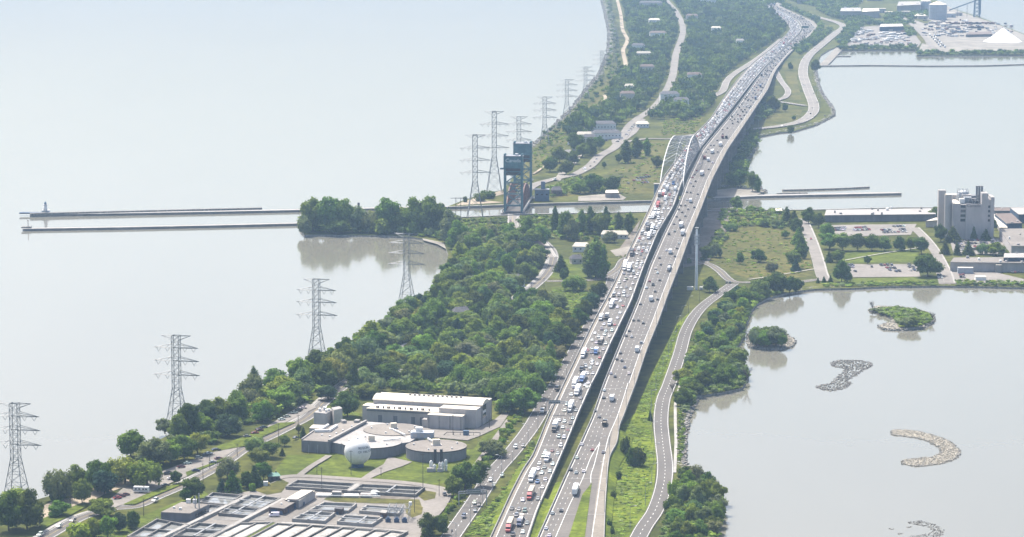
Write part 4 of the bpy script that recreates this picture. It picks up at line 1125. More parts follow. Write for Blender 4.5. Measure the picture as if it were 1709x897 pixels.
far_wood('weeds', [[(1210, 388), (1328, 385), (1350, 420), (1352, 455), (1255, 465), (1195, 440)], [(930, 545), (925, 485), (960, 480), (982, 490), (958, 522)]], 2.5, 39, (0.3, 1.2), (0.8, 2.8), ('side_road',), 6, tones=WEED, maxn=260)
far_wood('weeds', [[(1060, 238), (1108, 238), (1104, 300), (1045, 328), (965, 326), (1005, 300), (1042, 272)], [(880, 262), (908, 234), (950, 208), (970, 214), (945, 245), (905, 288)], [(1110, 202), (1172, 192), (1158, 224), (1102, 226)]], 5.0, 40, (0.5, 2), (1, 3.5), FARCLEAR, 7, tones=WEED, maxn=160)

far_wood('undergrowth', [[(590, 655), (612, 648), (700, 646), (790, 650), (832, 662), (838, 672), (826, 668), (780, 660), (700, 656), (640, 652), (604, 664)]], 7.0, 42, (4, 9), (4, 6), (), 5, tones=('mid green', 'dark green', 'grey green'))

far_wood('shore_scrub', [[(508, 386), (560, 389), (640, 390), (690, 393), (735, 400), (760, 404), (770, 396), (740, 388), (690, 385), (600, 383), (520, 381)]], 6.0, 43, (3, 9), (3.5, 6), (), 5, tones=('mid green', 'grey green', 'dark green', 'pale olive'))
far_wood('shore_scrub', [[(1160, 661), (1200, 656), (1236, 648), (1248, 630), (1244, 614), (1230, 602), (1220, 590), (1238, 566), (1244, 540), (1252, 518), (1262, 507), (1283, 496), (1310, 489), (1300, 487), (1270, 492), (1244, 510), (1234, 540), (1226, 566), (1210, 590), (1224, 604), (1236, 618), (1236, 632), (1224, 642), (1190, 651), (1158, 655)]], 4.0, 44, (2, 5), (2, 3.6), (), 5, tones=('mid green', 'grey green', 'dark green', 'bright green'))

far_wood('roadside_thicket', [[(1138, 186), (1176, 160), (1190, 172), (1166, 196), (1140, 202)]], 12.0, 45, (9, 15), (6, 9), FARCLEAR, 6, tint_k=0.85)
# ------------------------------------------------------------------ power pylons
def build_pylon(h, base_w, top_w, waist, arms, rz=0.0, tall=False):
    """returns {part: [mesh, ...]}: four legs, bracing, crossarms, insulator strings"""
    parts = {}
    hw, zw = top_w / 2, h * waist
    leg_m = 0.29 if h > 55 else 0.23
    def wd(z):
        return base_w / 2 + (hw - base_w / 2) * min(z / zw, 1.0)
    for sx in (-1, 1):
        for sy in (-1, 1):
            mb = MB()
            mb.tube((sx * wd(0), sy * wd(0), -0.3), (sx * hw, sy * hw, zw), leg_m, n=4)
            mb.tube((sx * hw, sy * hw, zw), (sx * hw, sy * hw, h), leg_m * 0.8, n=4)
            parts.setdefault('leg', []).append(mb)
    mb = MB()
    zs = [0]
    z = 0
    while z < zw - 0.1:
        z = min(z + max(wd(z) * 1.35, top_w * 0.8), zw); zs.append(z)
    while z < h - 0.1:
        z = min(z + top_w * 1.0, h); zs.append(z)
    r = 0.1 if h < 55 else 0.12
    for a, b in zip(zs, zs[1:]):
        wa, wb = wd(a), wd(b)
        for s in (-1, 1):
            mb.tube((-wa, s * wa, a), (wb, s * wb, b), r, n=3, caps=False); mb.tube((wa, s * wa, a), (-wb, s * wb, b), r, n=3, caps=False)
            mb.tube((s * wa, -wa, a), (s * wb, wb, b), r, n=3, caps=False); mb.tube((s * wa, wa, a), (s * wb, -wb, b), r, n=3, caps=False)
            mb.tube((-wb, s * wb, b), (wb, s * wb, b), r, n=3, caps=False); mb.tube((s * wb, -wb, b), (s * wb, wb, b), r, n=3, caps=False)
    parts['bracing'] = [mb]
    for z, half, kind in arms:
        mb = MB()
        dz = 2.2 if kind == 'arm' else 1.6
        for s in (-1, 1):
            for y in (-hw * 0.9, hw * 0.9):
                if kind == 'arm':
                    mb.tube((s * hw, y, z), (s * half, 0, z), 0.17, n=3); mb.tube((s * hw, y, z + dz), (s * half, 0, z), 0.14, n=3)
                else:
                    mb.tube((s * hw, y, z), (s * half, 0, z + 0.2), 0.15, n=3); mb.tube((s * hw, y, z - dz * 1.5), (s * half, 0, z + 0.2), 0.15, n=3)
            for k in (0.33, 0.66):
                x = s * (hw + (half - hw) * k)
                if kind == 'arm': mb.tube((x, 0, z), (s * (hw + (half - hw) * (k - 0.2)), 0, z + dz * (1.2 - k)), 0.1, n=3)
        mb.tube((-hw, 0, z), (hw, 0, z), 0.2, n=3)
        parts.setdefault('crossarm', []).append(mb)
        if kind == 'arm':
            for s in (-1, 1):
                for xc in (half * 0.78, hw + (half - hw) * 0.28):
                    q = MB()
                    q.tube((s * (xc - 1.5), 0, z), (s * xc, 0, z - 2.4), 0.13, n=3); q.tube((s * (xc + 1.5), 0, z), (s * xc, 0, z - 2.4), 0.13, n=3)
                    parts.setdefault('insulator', []).append(q)
    return {k: [q.mesh(k, [M['steel']]) for q in v] for k, v in parts.items()}
STD = build_pylon(52, 11.5, 4.4, 0.42, [(29.5, 15.0, 'arm'), (37.5, 14.6, 'arm'), (45.0, 14.2, 'arm'), (51.8, 9.5, 'top')])
TALL = build_pylon(76, 15.5, 4.6, 0.44, [(42, 15.5, 'arm'), (53, 15.5, 'arm'), (64, 15.5, 'arm'), (75.6, 10, 'top')])
def pylon(kit, u, v, vt, H0, label, rz):
    p = P(u, v, GZ)
    h = topz(vt, p.y) - GZ
    o = empty('power_pylon', p, rz, label, 'pylon', 'lattice power pylons along the lake shore')
    for k, ms in kit.items():
        for m in ms:
            c = link_mesh(k, m, o); c.scale = (1, 1, h / H0)
    return o
for i, (u, v, vt, lab) in enumerate([(28, 832, 673, 'grey lattice power pylon at the left edge, nearest of the row'), (296, 712, 560, 'grey lattice pylon second from the left above the lakeside trees'),
        (529, 604, 466, 'grey lattice pylon third from the left at the lake bank'), (679, 508, 390, 'grey lattice pylon standing before the tree-lined cove'),
        (866, 285, 195, 'grey pylon partly hidden behind the blue lift bridge towers'), (909, 241, 162, 'grey pylon on the far shore, first right of the lift bridge'), (946, 198, 133, 'grey pylon on the far beach, second right of the lift bridge'),
        (977, 164, 112, 'grey pylon on the far beach, third right of the lift bridge'), (1004, 136, 85, 'distant pylon leaning over the water, fourth right of the lift bridge'), (1026, 121, 62, 'distant pylon beside the beach trail, nearest there'),
        (1030, 92, 42, 'distant pylon beside the beach trail, second there'), (1026, 64, 20, 'distant pylon beside the beach trail, third there'), (1019, 38, 0, 'distant pylon beside the beach trail near the top edge')]):
    pylon(STD, u, v, vt, 52, lab, R(-12) if i < 4 else R(-4))
pylon(TALL, 793, 366, 225, 76, 'tall lattice pylon on the near canal bank, left of its taller twin', R(4))
pylon(TALL, 825, 322, 186, 76, 'tallest lattice pylon, on the far canal bank beside the lift bridge', R(4))
# small wooden H-frame beside the canal
p = P(765, 362, GZ); hh = topz(330, p.y) - GZ
o = empty('wooden_pylon', p, 0, 'small two-legged wooden pylon with one crossbar by the canal', 'pylon')
for s in (-1, 1): MB().tube((s * 2.4, 0, -0.4), (s * 2.4, 0, hh), 0.3, n=5).build('leg', M['wood'], o)
MB().box((0, 0, hh - 0.6), (15, 0.5, 0.5)).build('crossbar', M['wood'], o)
MB().tube((-2.4, 0, hh * 0.55), (2.4, 0, hh * 0.85), 0.14, n=4).tube((2.4, 0, hh * 0.55), (-2.4, 0, hh * 0.85), 0.14, n=4).build('brace', M['wood'], o)

# ------------------------------------------------------------------ street lamps and poles
def lamp_kit(h, arms, pole_r=0.13):
    d = {'pole': MB().tube((0, 0, 0), (0, 0, h), pole_r * 1.2, pole_r * 0.7, 6).mesh('pole', [M['pole']])}
    for s in arms:
        d.setdefault('arm', []).append(MB().tube((0, 0, h - 0.2), (s * 2.4, 0, h + 0.5), 0.09, n=4).mesh('arm', [M['pole']]))
        d.setdefault('lamp_head', []).append(MB().box((s * 2.8, 0, h + 0.52), (1.3, 0.5, 0.25)).mesh('lamp_head', [M['white_steel']]))
    return d
KIT1, KIT2 = lamp_kit(12.5, (1,)), lamp_kit(12.5, (-1, 1))
def put_kit(name, kit, p, rz, label, cat, group):
    o = empty(name, p, rz, label, cat, group)
    for k, ms in kit.items():
        for m in (ms if isinstance(ms, list) else [ms]): link_mesh(k, m, o)
    return o
def lamps_along(fn, ys, kit, where, flip, step):
    i = 0
    for y in ys:
        v = v_at_y(y)
        p = fn(v); q = fn(v - 2)
        rz = math.atan2(q.y - p.y, q.x - p.x) - R(90) + (R(180) if flip else 0)
        put_kit('street_lamp', kit, p, rz, f'slim street lamp {where}, {ordw(i)} from the bottom', 'street lamp', 'highway street lamps')
        i += 1
lamps_along(lambda v: deck_at(LDL, LDR, 1.0, v), np.arange(1500, 4300, 62), KIT2, 'on the inner parapet of the jammed carriageway', False, 0)
lamps_along(lambda v: deck_at(RDL, RDR, 0.985, v), np.arange(1480, 4300, 66), KIT1, 'on the outer parapet of the freer carriageway', True, 0)
def ground_lamps(way, off, step, kit, where, flip=False, start=20):
    W = ROADS[way]; lat = laterals(W); acc = 0; nxt = start; i = 0
    for k in range(1, len(W)):
        acc += (W[k] - W[k - 1]).length
        if acc > nxt:
            nxt += step
            p = W[k] + lat[k] * off
            if not (-20 < px(p)[1] < 930): continue
            rz = math.atan2(lat[k].y, lat[k].x) + (R(180) if off > 0 else 0)
            put_kit('street_lamp', kit, p, rz, f'slim street lamp {where}, {ordw(i)} from its near end', 'street lamp', 'street lamps beside the ground roads')
            i += 1
ground_lamps('service_road', 6.2, 42, KIT1, 'beside the service road')
ground_lamps('eastport_road', -6.4, 55, KIT1, 'on the grass left of the shore road')
ground_lamps('far_collector_road', 9, 80, KIT1, 'along the far collector road')
POLE = {'post': MB().tube((0, 0, -0.3), (0, 0, 1.0), 0.2, 0.14, 5).mesh('post', [M['wood']])}
def wood_pole(u, v, vt, label):
    p = P(u, v, GZ); h = topz(vt, p.y) - GZ
    o = empty('utility_pole', p, 0, label, 'utility pole', 'timber utility poles')
    MB().tube((0, 0, -0.3), (0, 0, h), 0.19, 0.13, 5).build('post', M['wood'], o)
    MB().box((0, 0, h - 0.7), (2.0, 0.16, 0.16)).build('crossbar', M['wood'], o)
for u, v, vt, lab in [(240, 864, 832, 'dark timber pole by the road right of the white trailer'), (339, 806, 773, 'dark timber pole beside the road above the tank house'), (350, 782, 752, 'dark timber pole on the long grass island'), (66, 880, 850, 'dark timber pole at the lower left lawn'), (118, 846, 826, 'dark timber pole by the sandy path'),
        (396, 762, 741, 'dark timber pole near the two dark parked cars'), (465, 743, 707, 'dark timber pole on the roadside below the parked row'), (498, 734, 692, 'dark timber pole beside the grey block'), (537, 821, 780, 'dark timber pole at the left settling tank'), (586, 793, 752, 'thin pole in front of the white sphere'),
        (706, 822, 757, 'tall dark pole above the right settling tank'), (692, 857, 812, 'dark timber pole beside the substation'), (733, 830, 800, 'dark timber pole at the plant road bend'), (756, 727, 692, 'tall pole in front of the white-roofed hall'), (870, 470, 452, 'timber pole beside the wooded road bend'), (887, 496, 474, 'second timber pole beside the wooded road'), (908, 493, 464, 'tall timber pole right of the wooded road'), (930, 455, 440, 'timber pole by the upper wooded road'),
        (529, 792, 777, 'thin pole left of the sphere lawn'), (636, 795, 780, 'thin pole on the lawn right of the sphere'), (817, 716, 700, 'thin lamp pole by the hall driveway'), (1058, 318, 302, 'timber pole in the yard left of the arch bridge')]:
    wood_pole(u, v, vt, lab)
# tall white communications mast right of the bridge
p = P(1162, 484, GZ); h = topz(380, p.y) - GZ
o = empty('communications_mast', p, 0, 'tall white tubular mast with antenna rings right of the skyway', 'mast')
MB().tube((0, 0, -0.5), (0, 0, h), 1.25, 0.8, 12).build('pole', M['mast_white'], o)
for k in range(3):
    z = h * (0.75 + 0.055 * k)
    mb = MB()
    mb.lathe([(1.9, z), (1.9, z + 0.25)], n=12)
    for i in range(8):
        a = 6.283 * i / 8
        mb.box((2.0 * math.cos(a), 2.0 * math.sin(a), z + 0.3), (0.45, 0.3, 2.4), a)
    mb.build('antenna_ring', M['pole'], o)
MB().box((1.4, 0, h * 0.735), (1.2, 1.2, 1.2)).box((-1.4, 0, h * 0.725), (1.0, 1.0, 1.2)).build('dish', M['white_steel'], o)
MB().lathe([(1.5, h - 1.0), (1.7, h)], n=10).build('top_platform', M['pole'], o)
MB().box((-5, -1, 1.2), (5, 3, 2.8)).box((4, 1, 1.0), (3, 2.5, 2.4)).build('equipment_hut', M['white_wall'], o)
# overhead sign gantry on the service road, and one on the jammed carriageway
def gantry(p, q, h, label, sx, sw, sh):
    p, q = Vector(p), Vector(q)
    o = empty('sign_gantry', p, 0, label, 'gantry')
    d = q - p; L = d.length; rz = math.atan2(d.y, d.x)
    o.rotation_euler.z = rz
    for x in (0, L): MB().tube((x, 0, -0.3), (x, 0, h + 1), 0.28, n=6).build('post', M['pole'], o)
    mb = MB()
    for y in (-0.5, 0.5):
        for z in (h, h + 1.1): mb.tube((0, y, z), (L, y, z), 0.11, n=4)
    for i in range(int(L / 1.6)):
        mb.tube((i * 1.6, -0.5, h), (i * 1.6 + 1.6, -0.5, h + 1.1), 0.07, n=3)
    mb.build('truss', M['pole'], o)
    MB().box((L * sx, 0.75, h + 0.6), (sw, 0.2, sh)).build('sign_panel', M['sign'], o)
    return o
gantry(P(766, 846, GZ), P(812, 843, GZ), 7.2, 'overhead sign gantry across the service road near the bottom', 0.55, 7.5, 2.6)
gantry(deck_at(LDL, LDR, -0.01, 692), deck_at(LDL, LDR, 0.62, 692), 7.0, 'cantilever sign gantry over the jammed carriageway', 0.3, 7.0, 2.2)
# green and blue signs far along the highway
p = deck_at(RDL, RDR, 0.0, 52); 
gantry(deck_at(RDL, RDR, -0.02, 53), deck_at(RDL, RDR, 1.0, 53), 8, 'distant gantry with green signs over the far highway bend', 0.3, 13, 4.5).children[-1].data.materials[0] = M['roof_green']
# ------------------------------------------------------------------ vertical lift bridge on the canal
b0 = P(857, 358, 0); b1 = P(872.5, 333.2, 0)
ax = (b1 - b0); LSP = ax.length; ax.normalize()
LB_H = topz(257, b0.y)
lift = empty('lift_bridge', b0, math.atan2(ax.y, ax.x) - R(90), 'dark teal vertical lift bridge with two towers reading Canada over the canal', 'bridge')
TW, TD = 18.2, 9.5       # tower width and depth
def tower(y, facing, h):
    for sx in (-1, 1):
        for sy in (-1, 1):
            MB().box((sx * (TW / 2 - 0.9), y + sy * (TD / 2 - 0.9), h / 2 - 1), (1.9, 1.9, h + 2)).build('tower_column', M['teal'], lift)
    # sway bracing on the four faces
    levels = [9, 20, 31, 42]
    for a, b in zip(levels, levels[1:]):
        for sy in (-1, 1):
            yy = y + sy * (TD / 2 - 0.9)
            mb = MB()
            x = TW / 2 - 1.4
            mb.tube((-x, yy, a), (x, yy, b), 0.42, n=4).tube((x, yy, a), (-x, yy, b), 0.42, n=4).tube((-x, yy, b), (x, yy, b), 0.5, n=4)
            mb.build('cross_brace', M['teal'], lift)
        for sx in (-1, 1):
            xx = sx * (TW / 2 - 0.9)
            mb = MB()
            yy = TD / 2 - 1.2
            mb.tube((xx, y - yy, a), (xx, y + yy, b), 0.35, n=4).tube((xx, y + yy, a), (xx, y - yy, b), 0.35, n=4).tube((xx, y - yy, b), (xx, y + yy, b), 0.42, n=4)
            mb.build('side_brace', M['teal'], lift)
    MB().box((0, y, h - 17.0), (TW - 4.0, TD - 3.5, 7.5)).build('counterweight', M['brown'], lift)
    MB().box((0, y, h - 7.6), (TW + 0.4, TD + 0.6, 10.6), mtop=1).box((0, y, h - 13.3), (TW + 1.0, TD + 1.2, 0.7)).build('machinery_house', [M['teal'], M['roof_grey']], lift)
    MB().box((0, y, h - 1.9), (TW + 1.2, TD + 1.4, 0.6)).build('cornice', M['grey_steel'], lift)
    MB().box((-TW / 2 - 2.0, y, h - 14.5), (4.0, 1.6, 1.6)).build('side_platform', M['blue_steel'], lift)
    MB().box((3, y + 1, h - 0.8), (3, 2.5, 2.0)).build('roof_hut', M['white_wall'], lift)
    # sloping portal strut low down
    MB().box((0, y - facing * 0, 8.6), (TW - 2, 1.2, 1.6)).build('portal_beam', M['teal'], lift)
tower(0, -1, LB_H)
tower(LSP, 1, LB_H)
def letters(txt, size, depth, mat_, parent, loc, rot, name='lettering', spacing=1.0):
    cu = bpy.data.curves.new(name, 'FONT')
    cu.body = txt; cu.size = size; cu.extrude = depth; cu.align_x = 'CENTER'; cu.align_y = 'CENTER'; cu.space_character = spacing
    cu.resolution_u = 2
    t = bpy.data.objects.new('tmp_text', cu); COL.objects.link(t)
    dg = bpy.context.evaluated_depsgraph_get()
    me = bpy.data.meshes.new_from_object(t.evaluated_get(dg))
    bpy.data.objects.remove(t)
    me.materials.clear(); me.materials.append(mat_)
    o = link_mesh(name, me, parent, loc)
    o.rotation_euler = rot
    return o
letters('Canada', 5.0, 0.08, M['letter_white'], lift, (0, -TD / 2 - 0.45, LB_H - 6.2), (R(90), 0, 0))
# lift span: two polygonal trusses and a steel deck
for sx in (-1, 1):
    xx = sx * (TW / 2 - 1.9)
    n = 14; y0, y1 = TD / 2 + 0.3, LSP - TD / 2 - 0.3
    pts = []
    for i in range(n + 1):
        s = i / n
        pts.append((xx, y0 + (y1 - y0) * s, 9.0 + 13.5 * (1 - (2 * s - 1) ** 2)))
    mb = MB()
    for a, b in zip(pts, pts[1:]): mb.tube(a, b, 0.75, n=4)
    mb.tube(pts[0], (xx, y0, 3), 0.75, n=4).tube(pts[-1], (xx, y1, 3), 0.75, n=4)
    mb.build('top_chord', M['rust'], lift)
    for i in range(n + 1):
        p = pts[i]
        MB().tube(p, (xx, p[1], 3.0), 0.5, n=4).build('truss_post', M['rust'], lift)
        if i < n:
            q = pts[i + 1]
            a, b = (p, (xx, q[1], 3.0)) if i < n / 2 else (q, (xx, p[1], 3.0))
            MB().tube(a, b, 0.5, n=4).build('truss_diagonal', M['rust'], lift)
n = 10
for i in range(1, 13):
    s = i / 13
    y = TD / 2 + (LSP - TD) * s; z = 9.0 + 13.5 * (1 - (2 * s - 1) ** 2)
    x = TW / 2 - 1.9
    MB().tube((-x, y, z), (x, y, z), 0.45, n=4).build('lateral_strut', M['rust'], lift)
MB().box((0, LSP / 2, 2.6), (TW - 3.6, LSP + 14, 1.4)).build('lift_deck', M['asphalt'], lift)
for sx in (-1, 1):
    MB().box((sx * (TW / 2 + 0.4), LSP / 2, 2.9), (2.4, LSP + 10, 0.5)).build('walkway', M['concrete'], lift)
    MB().box((sx * (TW / 2 + 1.5), LSP / 2, 3.9), (0.15, LSP + 10, 1.4)).build('railing', M['rail'], lift)
for y in (0, LSP):
    MB().box((0, y, 0.2), (TW + 6, TD + 5, 3.4)).build('pier_base', M['concrete_dark'], lift)
# control house on its own pier
c = P(904.5, 339, 0); k = ppm(c.y)
ctl = empty('control_house', c, 0, 'square dark blue control house with a small turret beside the lift bridge', 'building')
w = 24 / k
MB().box((0, 5, 5.5), (w, 10, 14), mtop=1).build('wall', [M['blue_steel'], M['roof_grey']], ctl)
MB().box((0, 5, 13.0), (w + 0.8, 10.8, 0.9)).build('cornice', M['grey_steel'], ctl)
MB().box((1.2, 7, 17.0), (4.2, 4.2, 7.2), mtop=1).build('turret', [M['blue_steel'], M['navy']], ctl)
for i in range(3):
    MB().box((-w / 3 + i * w / 3, -0.08, 8.5), (2.0, 0.12, 1.4)).build('window', M['glass'], ctl)
# keeper's house with a dark gabled roof
def house(u, v, w, d, h, rz, label, wall='white_wall', roof='roof_dark', rise=2.2, name='house', cat='house', group=None):
    p = P(u, v, GZ)
    o = empty(name, p, rz, label, cat, group)
    MB().box((0, 0, h / 2), (w, d, h)).build('wall', M[wall], o)
    e = 0.5
    vs = [(-w / 2 - e, -d / 2 - e, h), (w / 2 + e, -d / 2 - e, h), (w / 2 + e, d / 2 + e, h), (-w / 2 - e, d / 2 + e, h), (-w / 2 - e + d * 0.25, 0, h + rise), (w / 2 + e - d * 0.25, 0, h + rise)]
    MB().add(vs, [(0, 1, 5, 4), (2, 3, 4, 5), (1, 2, 5), (3, 0, 4), (3, 2, 1, 0)]).build('roof', M[roof], o)
    for i in range(max(2, int(w / 4))):
        x = -w / 2 + (i + 0.5) * w / max(2, int(w / 4))
        MB().box((x, -d / 2 - 0.05, h * 0.55), (1.3, 0.12, 1.3)).build('window', M['glass'], o)
    MB().box((w * 0.2, d * 0.1, h + rise * 0.9), (0.8, 0.8, 1.6)).build('chimney', M['brick'], o)
    return o
house(929, 327, 10, 9, 6, R(10), 'dark-roofed brick keeper house right of the blue control house', 'brick', 'roof_dark', 3.6)
# white lighthouse at the pier end
c = P(76, 356.5, 2.2); hL = topz(336.5, c.y)
lt = empty('lighthouse', (c.x, c.y, 2.2), 0, 'small white tapering lighthouse at the end of the canal pier', 'lighthouse')
hh = hL - 2.2
MB().lathe([(2.3, 0), (1.5, hh * 0.72)], n=12).build('tower', M['white_wall'], lt, smooth=True)
MB().lathe([(2.0, hh * 0.72), (2.0, hh * 0.75)], n=12).build('gallery', M['white_wall'], lt)
MB().lathe([(1.1, hh * 0.75), (1.1, hh * 0.9), (1.3, hh * 0.9), (0.15, hh)], n=10).build('lantern', M['blue_steel'], lt)
MB().box((0, 1.5, 1.5), (7.5, 3.4, 3.2)).build('keeper_room', M['white_wall'], lt)
MB().box((-8, 0, 0.4), (34, 5, 1.2)).build('plinth', M['navy'], lt)
c = P(47, 380.5, 2.2)
bc = empty('beacon', c, 0, 'thin dark beacon post on a block at the end of the near pier', 'beacon')
MB().box((-1.5, 0, 0.5), (9, 6, 1.2)).build('block', M['concrete_dark'], bc)
MB().tube((0, 0, 1), (0, 0, 6.5), 0.3, n=6).build('post', M['rust'], bc); MB().box((0, 0, 6.7), (0.9, 0.9, 1.0)).build('lantern', M['rust'], bc)
c = P(598.5, 346, 2.2); 
bc = empty('notice_board', c, 0, 'dark square notice board standing on the far canal pier', 'sign')
MB().box((0, 0, 2.6), (2.2, 0.4, 3.6)).build('board', M['brown'], bc); MB().tube((0, 0, 0), (0, 0, 1.5), 0.15).build('post', M['steel'], bc)
# ------------------------------------------------------------------ water treatment plant
def put_px(name, outline, z0, z1, mats, parent=None, label=None, cat=None, group=None):
    """a prism whose TOP outline shows at the given photo points at height z1"""
    mb = MB().prism([P(u, v, z1) for u, v in outline], z0, z1, 0, 1)
    if parent is not None:
        inv = parent.location
        mb.v = [(x - inv.x, y - inv.y, z - inv.z) for x, y, z in mb.v]
    o = mb.build(name, mats, parent)
    return tag(o, label, cat, group)
class Frame:
    """building frame: origin at a front corner, +x along the front, +y into depth"""
    def __init__(s, a, b, name, label, cat='building', z=GZ):
        s.o = P(*a, z); e = P(*b, z) - s.o
        s.w = e.length; s.rz = math.atan2(e.y, e.x)
        s.root = empty(name, s.o, s.rz, label, cat)
    def box(s, name, x0, x1, y0, y1, z0, z1, m, mtop=None, taper=1.0):
        mats = [M[m], M[mtop or m]]
        return MB().box(((x0 + x1) / 2, (y0 + y1) / 2, (z0 + z1) / 2), (x1 - x0, y1 - y0, z1 - z0), 0, 0, 1, taper).build(name, mats, s.root)
# --- long hall with a vaulted white roof
h = Frame((612.5, 705), (797, 715.5), 'treatment_hall', 'long grey panelled hall with white vaulted roof behind the round tanks')
W_ = h.w; D_ = 30.0
h.box('low_wing', 0, W_ * 0.66, 0, 9.5, -0.5, 8.4, 'panel')
# sloped white roof of the low wing
MB().add([(-0.5, -0.6, 8.4), (W_ * 0.66, -0.6, 8.4), (W_ * 0.66, 10.2, 10.0), (-0.5 + 6, 10.2, 10.0), (-0.5, -0.6, 8.9), (W_ * 0.66, -0.6, 8.9), (W_ * 0.66, 10.2, 10.5), (5.5, 10.2, 10.5)],
         [(4, 5, 6, 7), (0, 1, 5, 4), (3, 0, 4, 7), (1, 2, 6, 5)]).build('low_roof', M['roof_white'], h.root)
MB().box((W_ * 0.33, -0.25, 7.7), (W_ * 0.66, 0.5, 0.9)).build('fascia', M['panel_dark'], h.root)
h.box('main_wall', 1.0, W_, 9.5, D_, -0.5, 12.6, 'panel')
# vault
n = 10; vs = []; y0, y1 = 8.9, D_ - 5.5
for x in (0.5, W_ + 0.5):
    for i in range(n + 1):
        t = i / n
        vs.append((x, y0 + (y1 - y0) * t, 12.6 + 2.5 * math.sin(math.pi * t) ** 0.8))
MB().add(vs, [(i, n + 1 + i, n + 2 + i, i + 1) for i in range(n)] + [tuple(range(n + 1)), tuple(range(n + 1, 2 * n + 2))[::-1]]).build('vaulted_roof', M['roof_white'], h.root, smooth=False)
MB().box((W_ * 0.5, D_ - 2.6, 12.9), (W_ + 0.6, 5.6, 0.7)).build('back_roof', M['roof_white'], h.root)
h.box('left_block', -4.0, 4.0, 3.0, 12, -0.5, 9.8, 'panel', 'roof_white')
h.box('upper_block', W_ * 0.66, W_ - 0.4, -1.5, 9.4, -0.5, 11.8, 'panel', 'roof_white')
h.box('front_block', W_ * 0.585, W_ * 0.9, -8.5, -1.6, -0.5, 8.7, 'panel', 'roof_white')
h.box('porch_block', W_ * 0.53, W_ * 0.584, -6.8, -0.1, -0.5, 5.2, 'panel_tan', 'roof_pale')
for k in range(4): MB().box((W_ * (0.60 + 0.095 * k), -8.62, 4.0), (0.9, 0.22, 9.0)).build('pilaster', M['concrete'], h.root)
for x in [0.085, 0.10, 0.145, 0.185, 0.2, 0.245, 0.285, 0.3, 0.345, 0.39, 0.405, 0.455, 0.495, 0.51, 0.56]:
    MB().box((W_ * x, 1.3, 9.4), (0.7, 0.8, 1.9)).build('roof_vent', M['brown'], h.root)
for k in range(12): MB().box((W_ * (0.32 + 0.042 * k), 16.5, 15.4), (1.2, 1.2, 1.4)).build('ridge_vent', M['roof_pale'], h.root)
# right gable end: openings between pale pilasters
for k, (y, w) in enumerate([(14.5, 6.5)]):
    MB().box((W_ + 0.06, y, 10.4), (0.14, w, 3.2)).build('louvre_window', M['glass'], h.root)
    MB().box((W_ + 0.06, y, 5.6), (0.14, w, 2.6)).build('louvre_window', M['glass'], h.root)
    MB().box((W_ + 0.05, y, 8.0), (0.12, w, 1.8)).build('spandrel', M['white_wall'], h.root)
for y in (10.2, 18.6, 22.5, 26.5, 29.7): MB().box((W_ + 0.1, y, 6.0), (0.3, 1.0, 12.6)).build('pilaster', M['roof_pale'], h.root)
for x in (0.12, 0.26, 0.42, 0.5): MB().box((W_ * x, -0.06, 2.6), (2.6, 0.14, 4.6)).build('dark_door', M['panel_dark'], h.root)
# --- low front building, roofs joining the three covered tanks
c0 = P(503, 758, GZ)
lowb = empty('plant_building', c0, 0, 'low dark-walled plant building with flat gravel roof left of the sphere', 'building')
put_px('wall', [(503, 735), (550, 737.8), (582, 720), (612, 703.5), (577, 702.5), (523, 720.5)], GZ - 0.5, 8.6, [M['panel_dark'], M['roof_grey']], lowb)
put_px('link_roof', [(551.5, 738), (577, 742.5), (618, 748), (684, 738), (700, 728), (690, 716), (640, 706), (613, 704)], GZ - 0.5, 7.7, [M['panel_dark'], M['roof_pale']], lowb)
def px_bar(name, a, b, z, w, hgt, m, parent):
    p, q = P(*a, z), P(*b, z)
    d = q - p
    return MB().box(((p.x + q.x) / 2 - parent.location.x, (p.y + q.y) / 2 - parent.location.y, z + hgt / 2 - parent.location.z), (d.length, w, hgt), math.atan2(d.y, d.x)).build(name, M[m], parent)
px_bar('parapet_edge', (503.5, 734.5), (523.5, 720.2), 8.62, 0.7, 0.7, 'roof_pale', lowb)
px_bar('parapet_edge', (549, 737.4), (611.5, 704), 8.62, 1.3, 1.1, 'concrete', lowb)
px_bar('duct', (525, 721.5), (549, 721), 8.7, 1.5, 1.4, 'white_wall', lowb)
px_bar('duct', (549, 721.5), (562, 712.5), 8.7, 1.5, 1.4, 'white_wall', lowb)
px_bar('duct', (535, 719), (548, 711), 8.7, 1.2, 1.2, 'white_wall', lowb)
px_bar('roof_unit', (570, 706), (577, 705.5), 8.65, 4, 1.6, 'roof_pale', lowb)
px_bar('roof_unit', (592, 704.6), (600, 705), 8.65, 4, 1.4, 'roof_pale', lowb)
for u, v in ((549, 729), (571, 719), (536, 727), (560, 724), (586, 712)): px_bar('roof_hatch', (u, v), (u + 2.6, v), 8.63, 1.2, 0.7, 'white_wall', lowb)
for u in (515, 530): px_bar('wall_pipe', (u, 757), (u + 0.5, 757), GZ, 0.4, 5.0, 'pole', lowb)
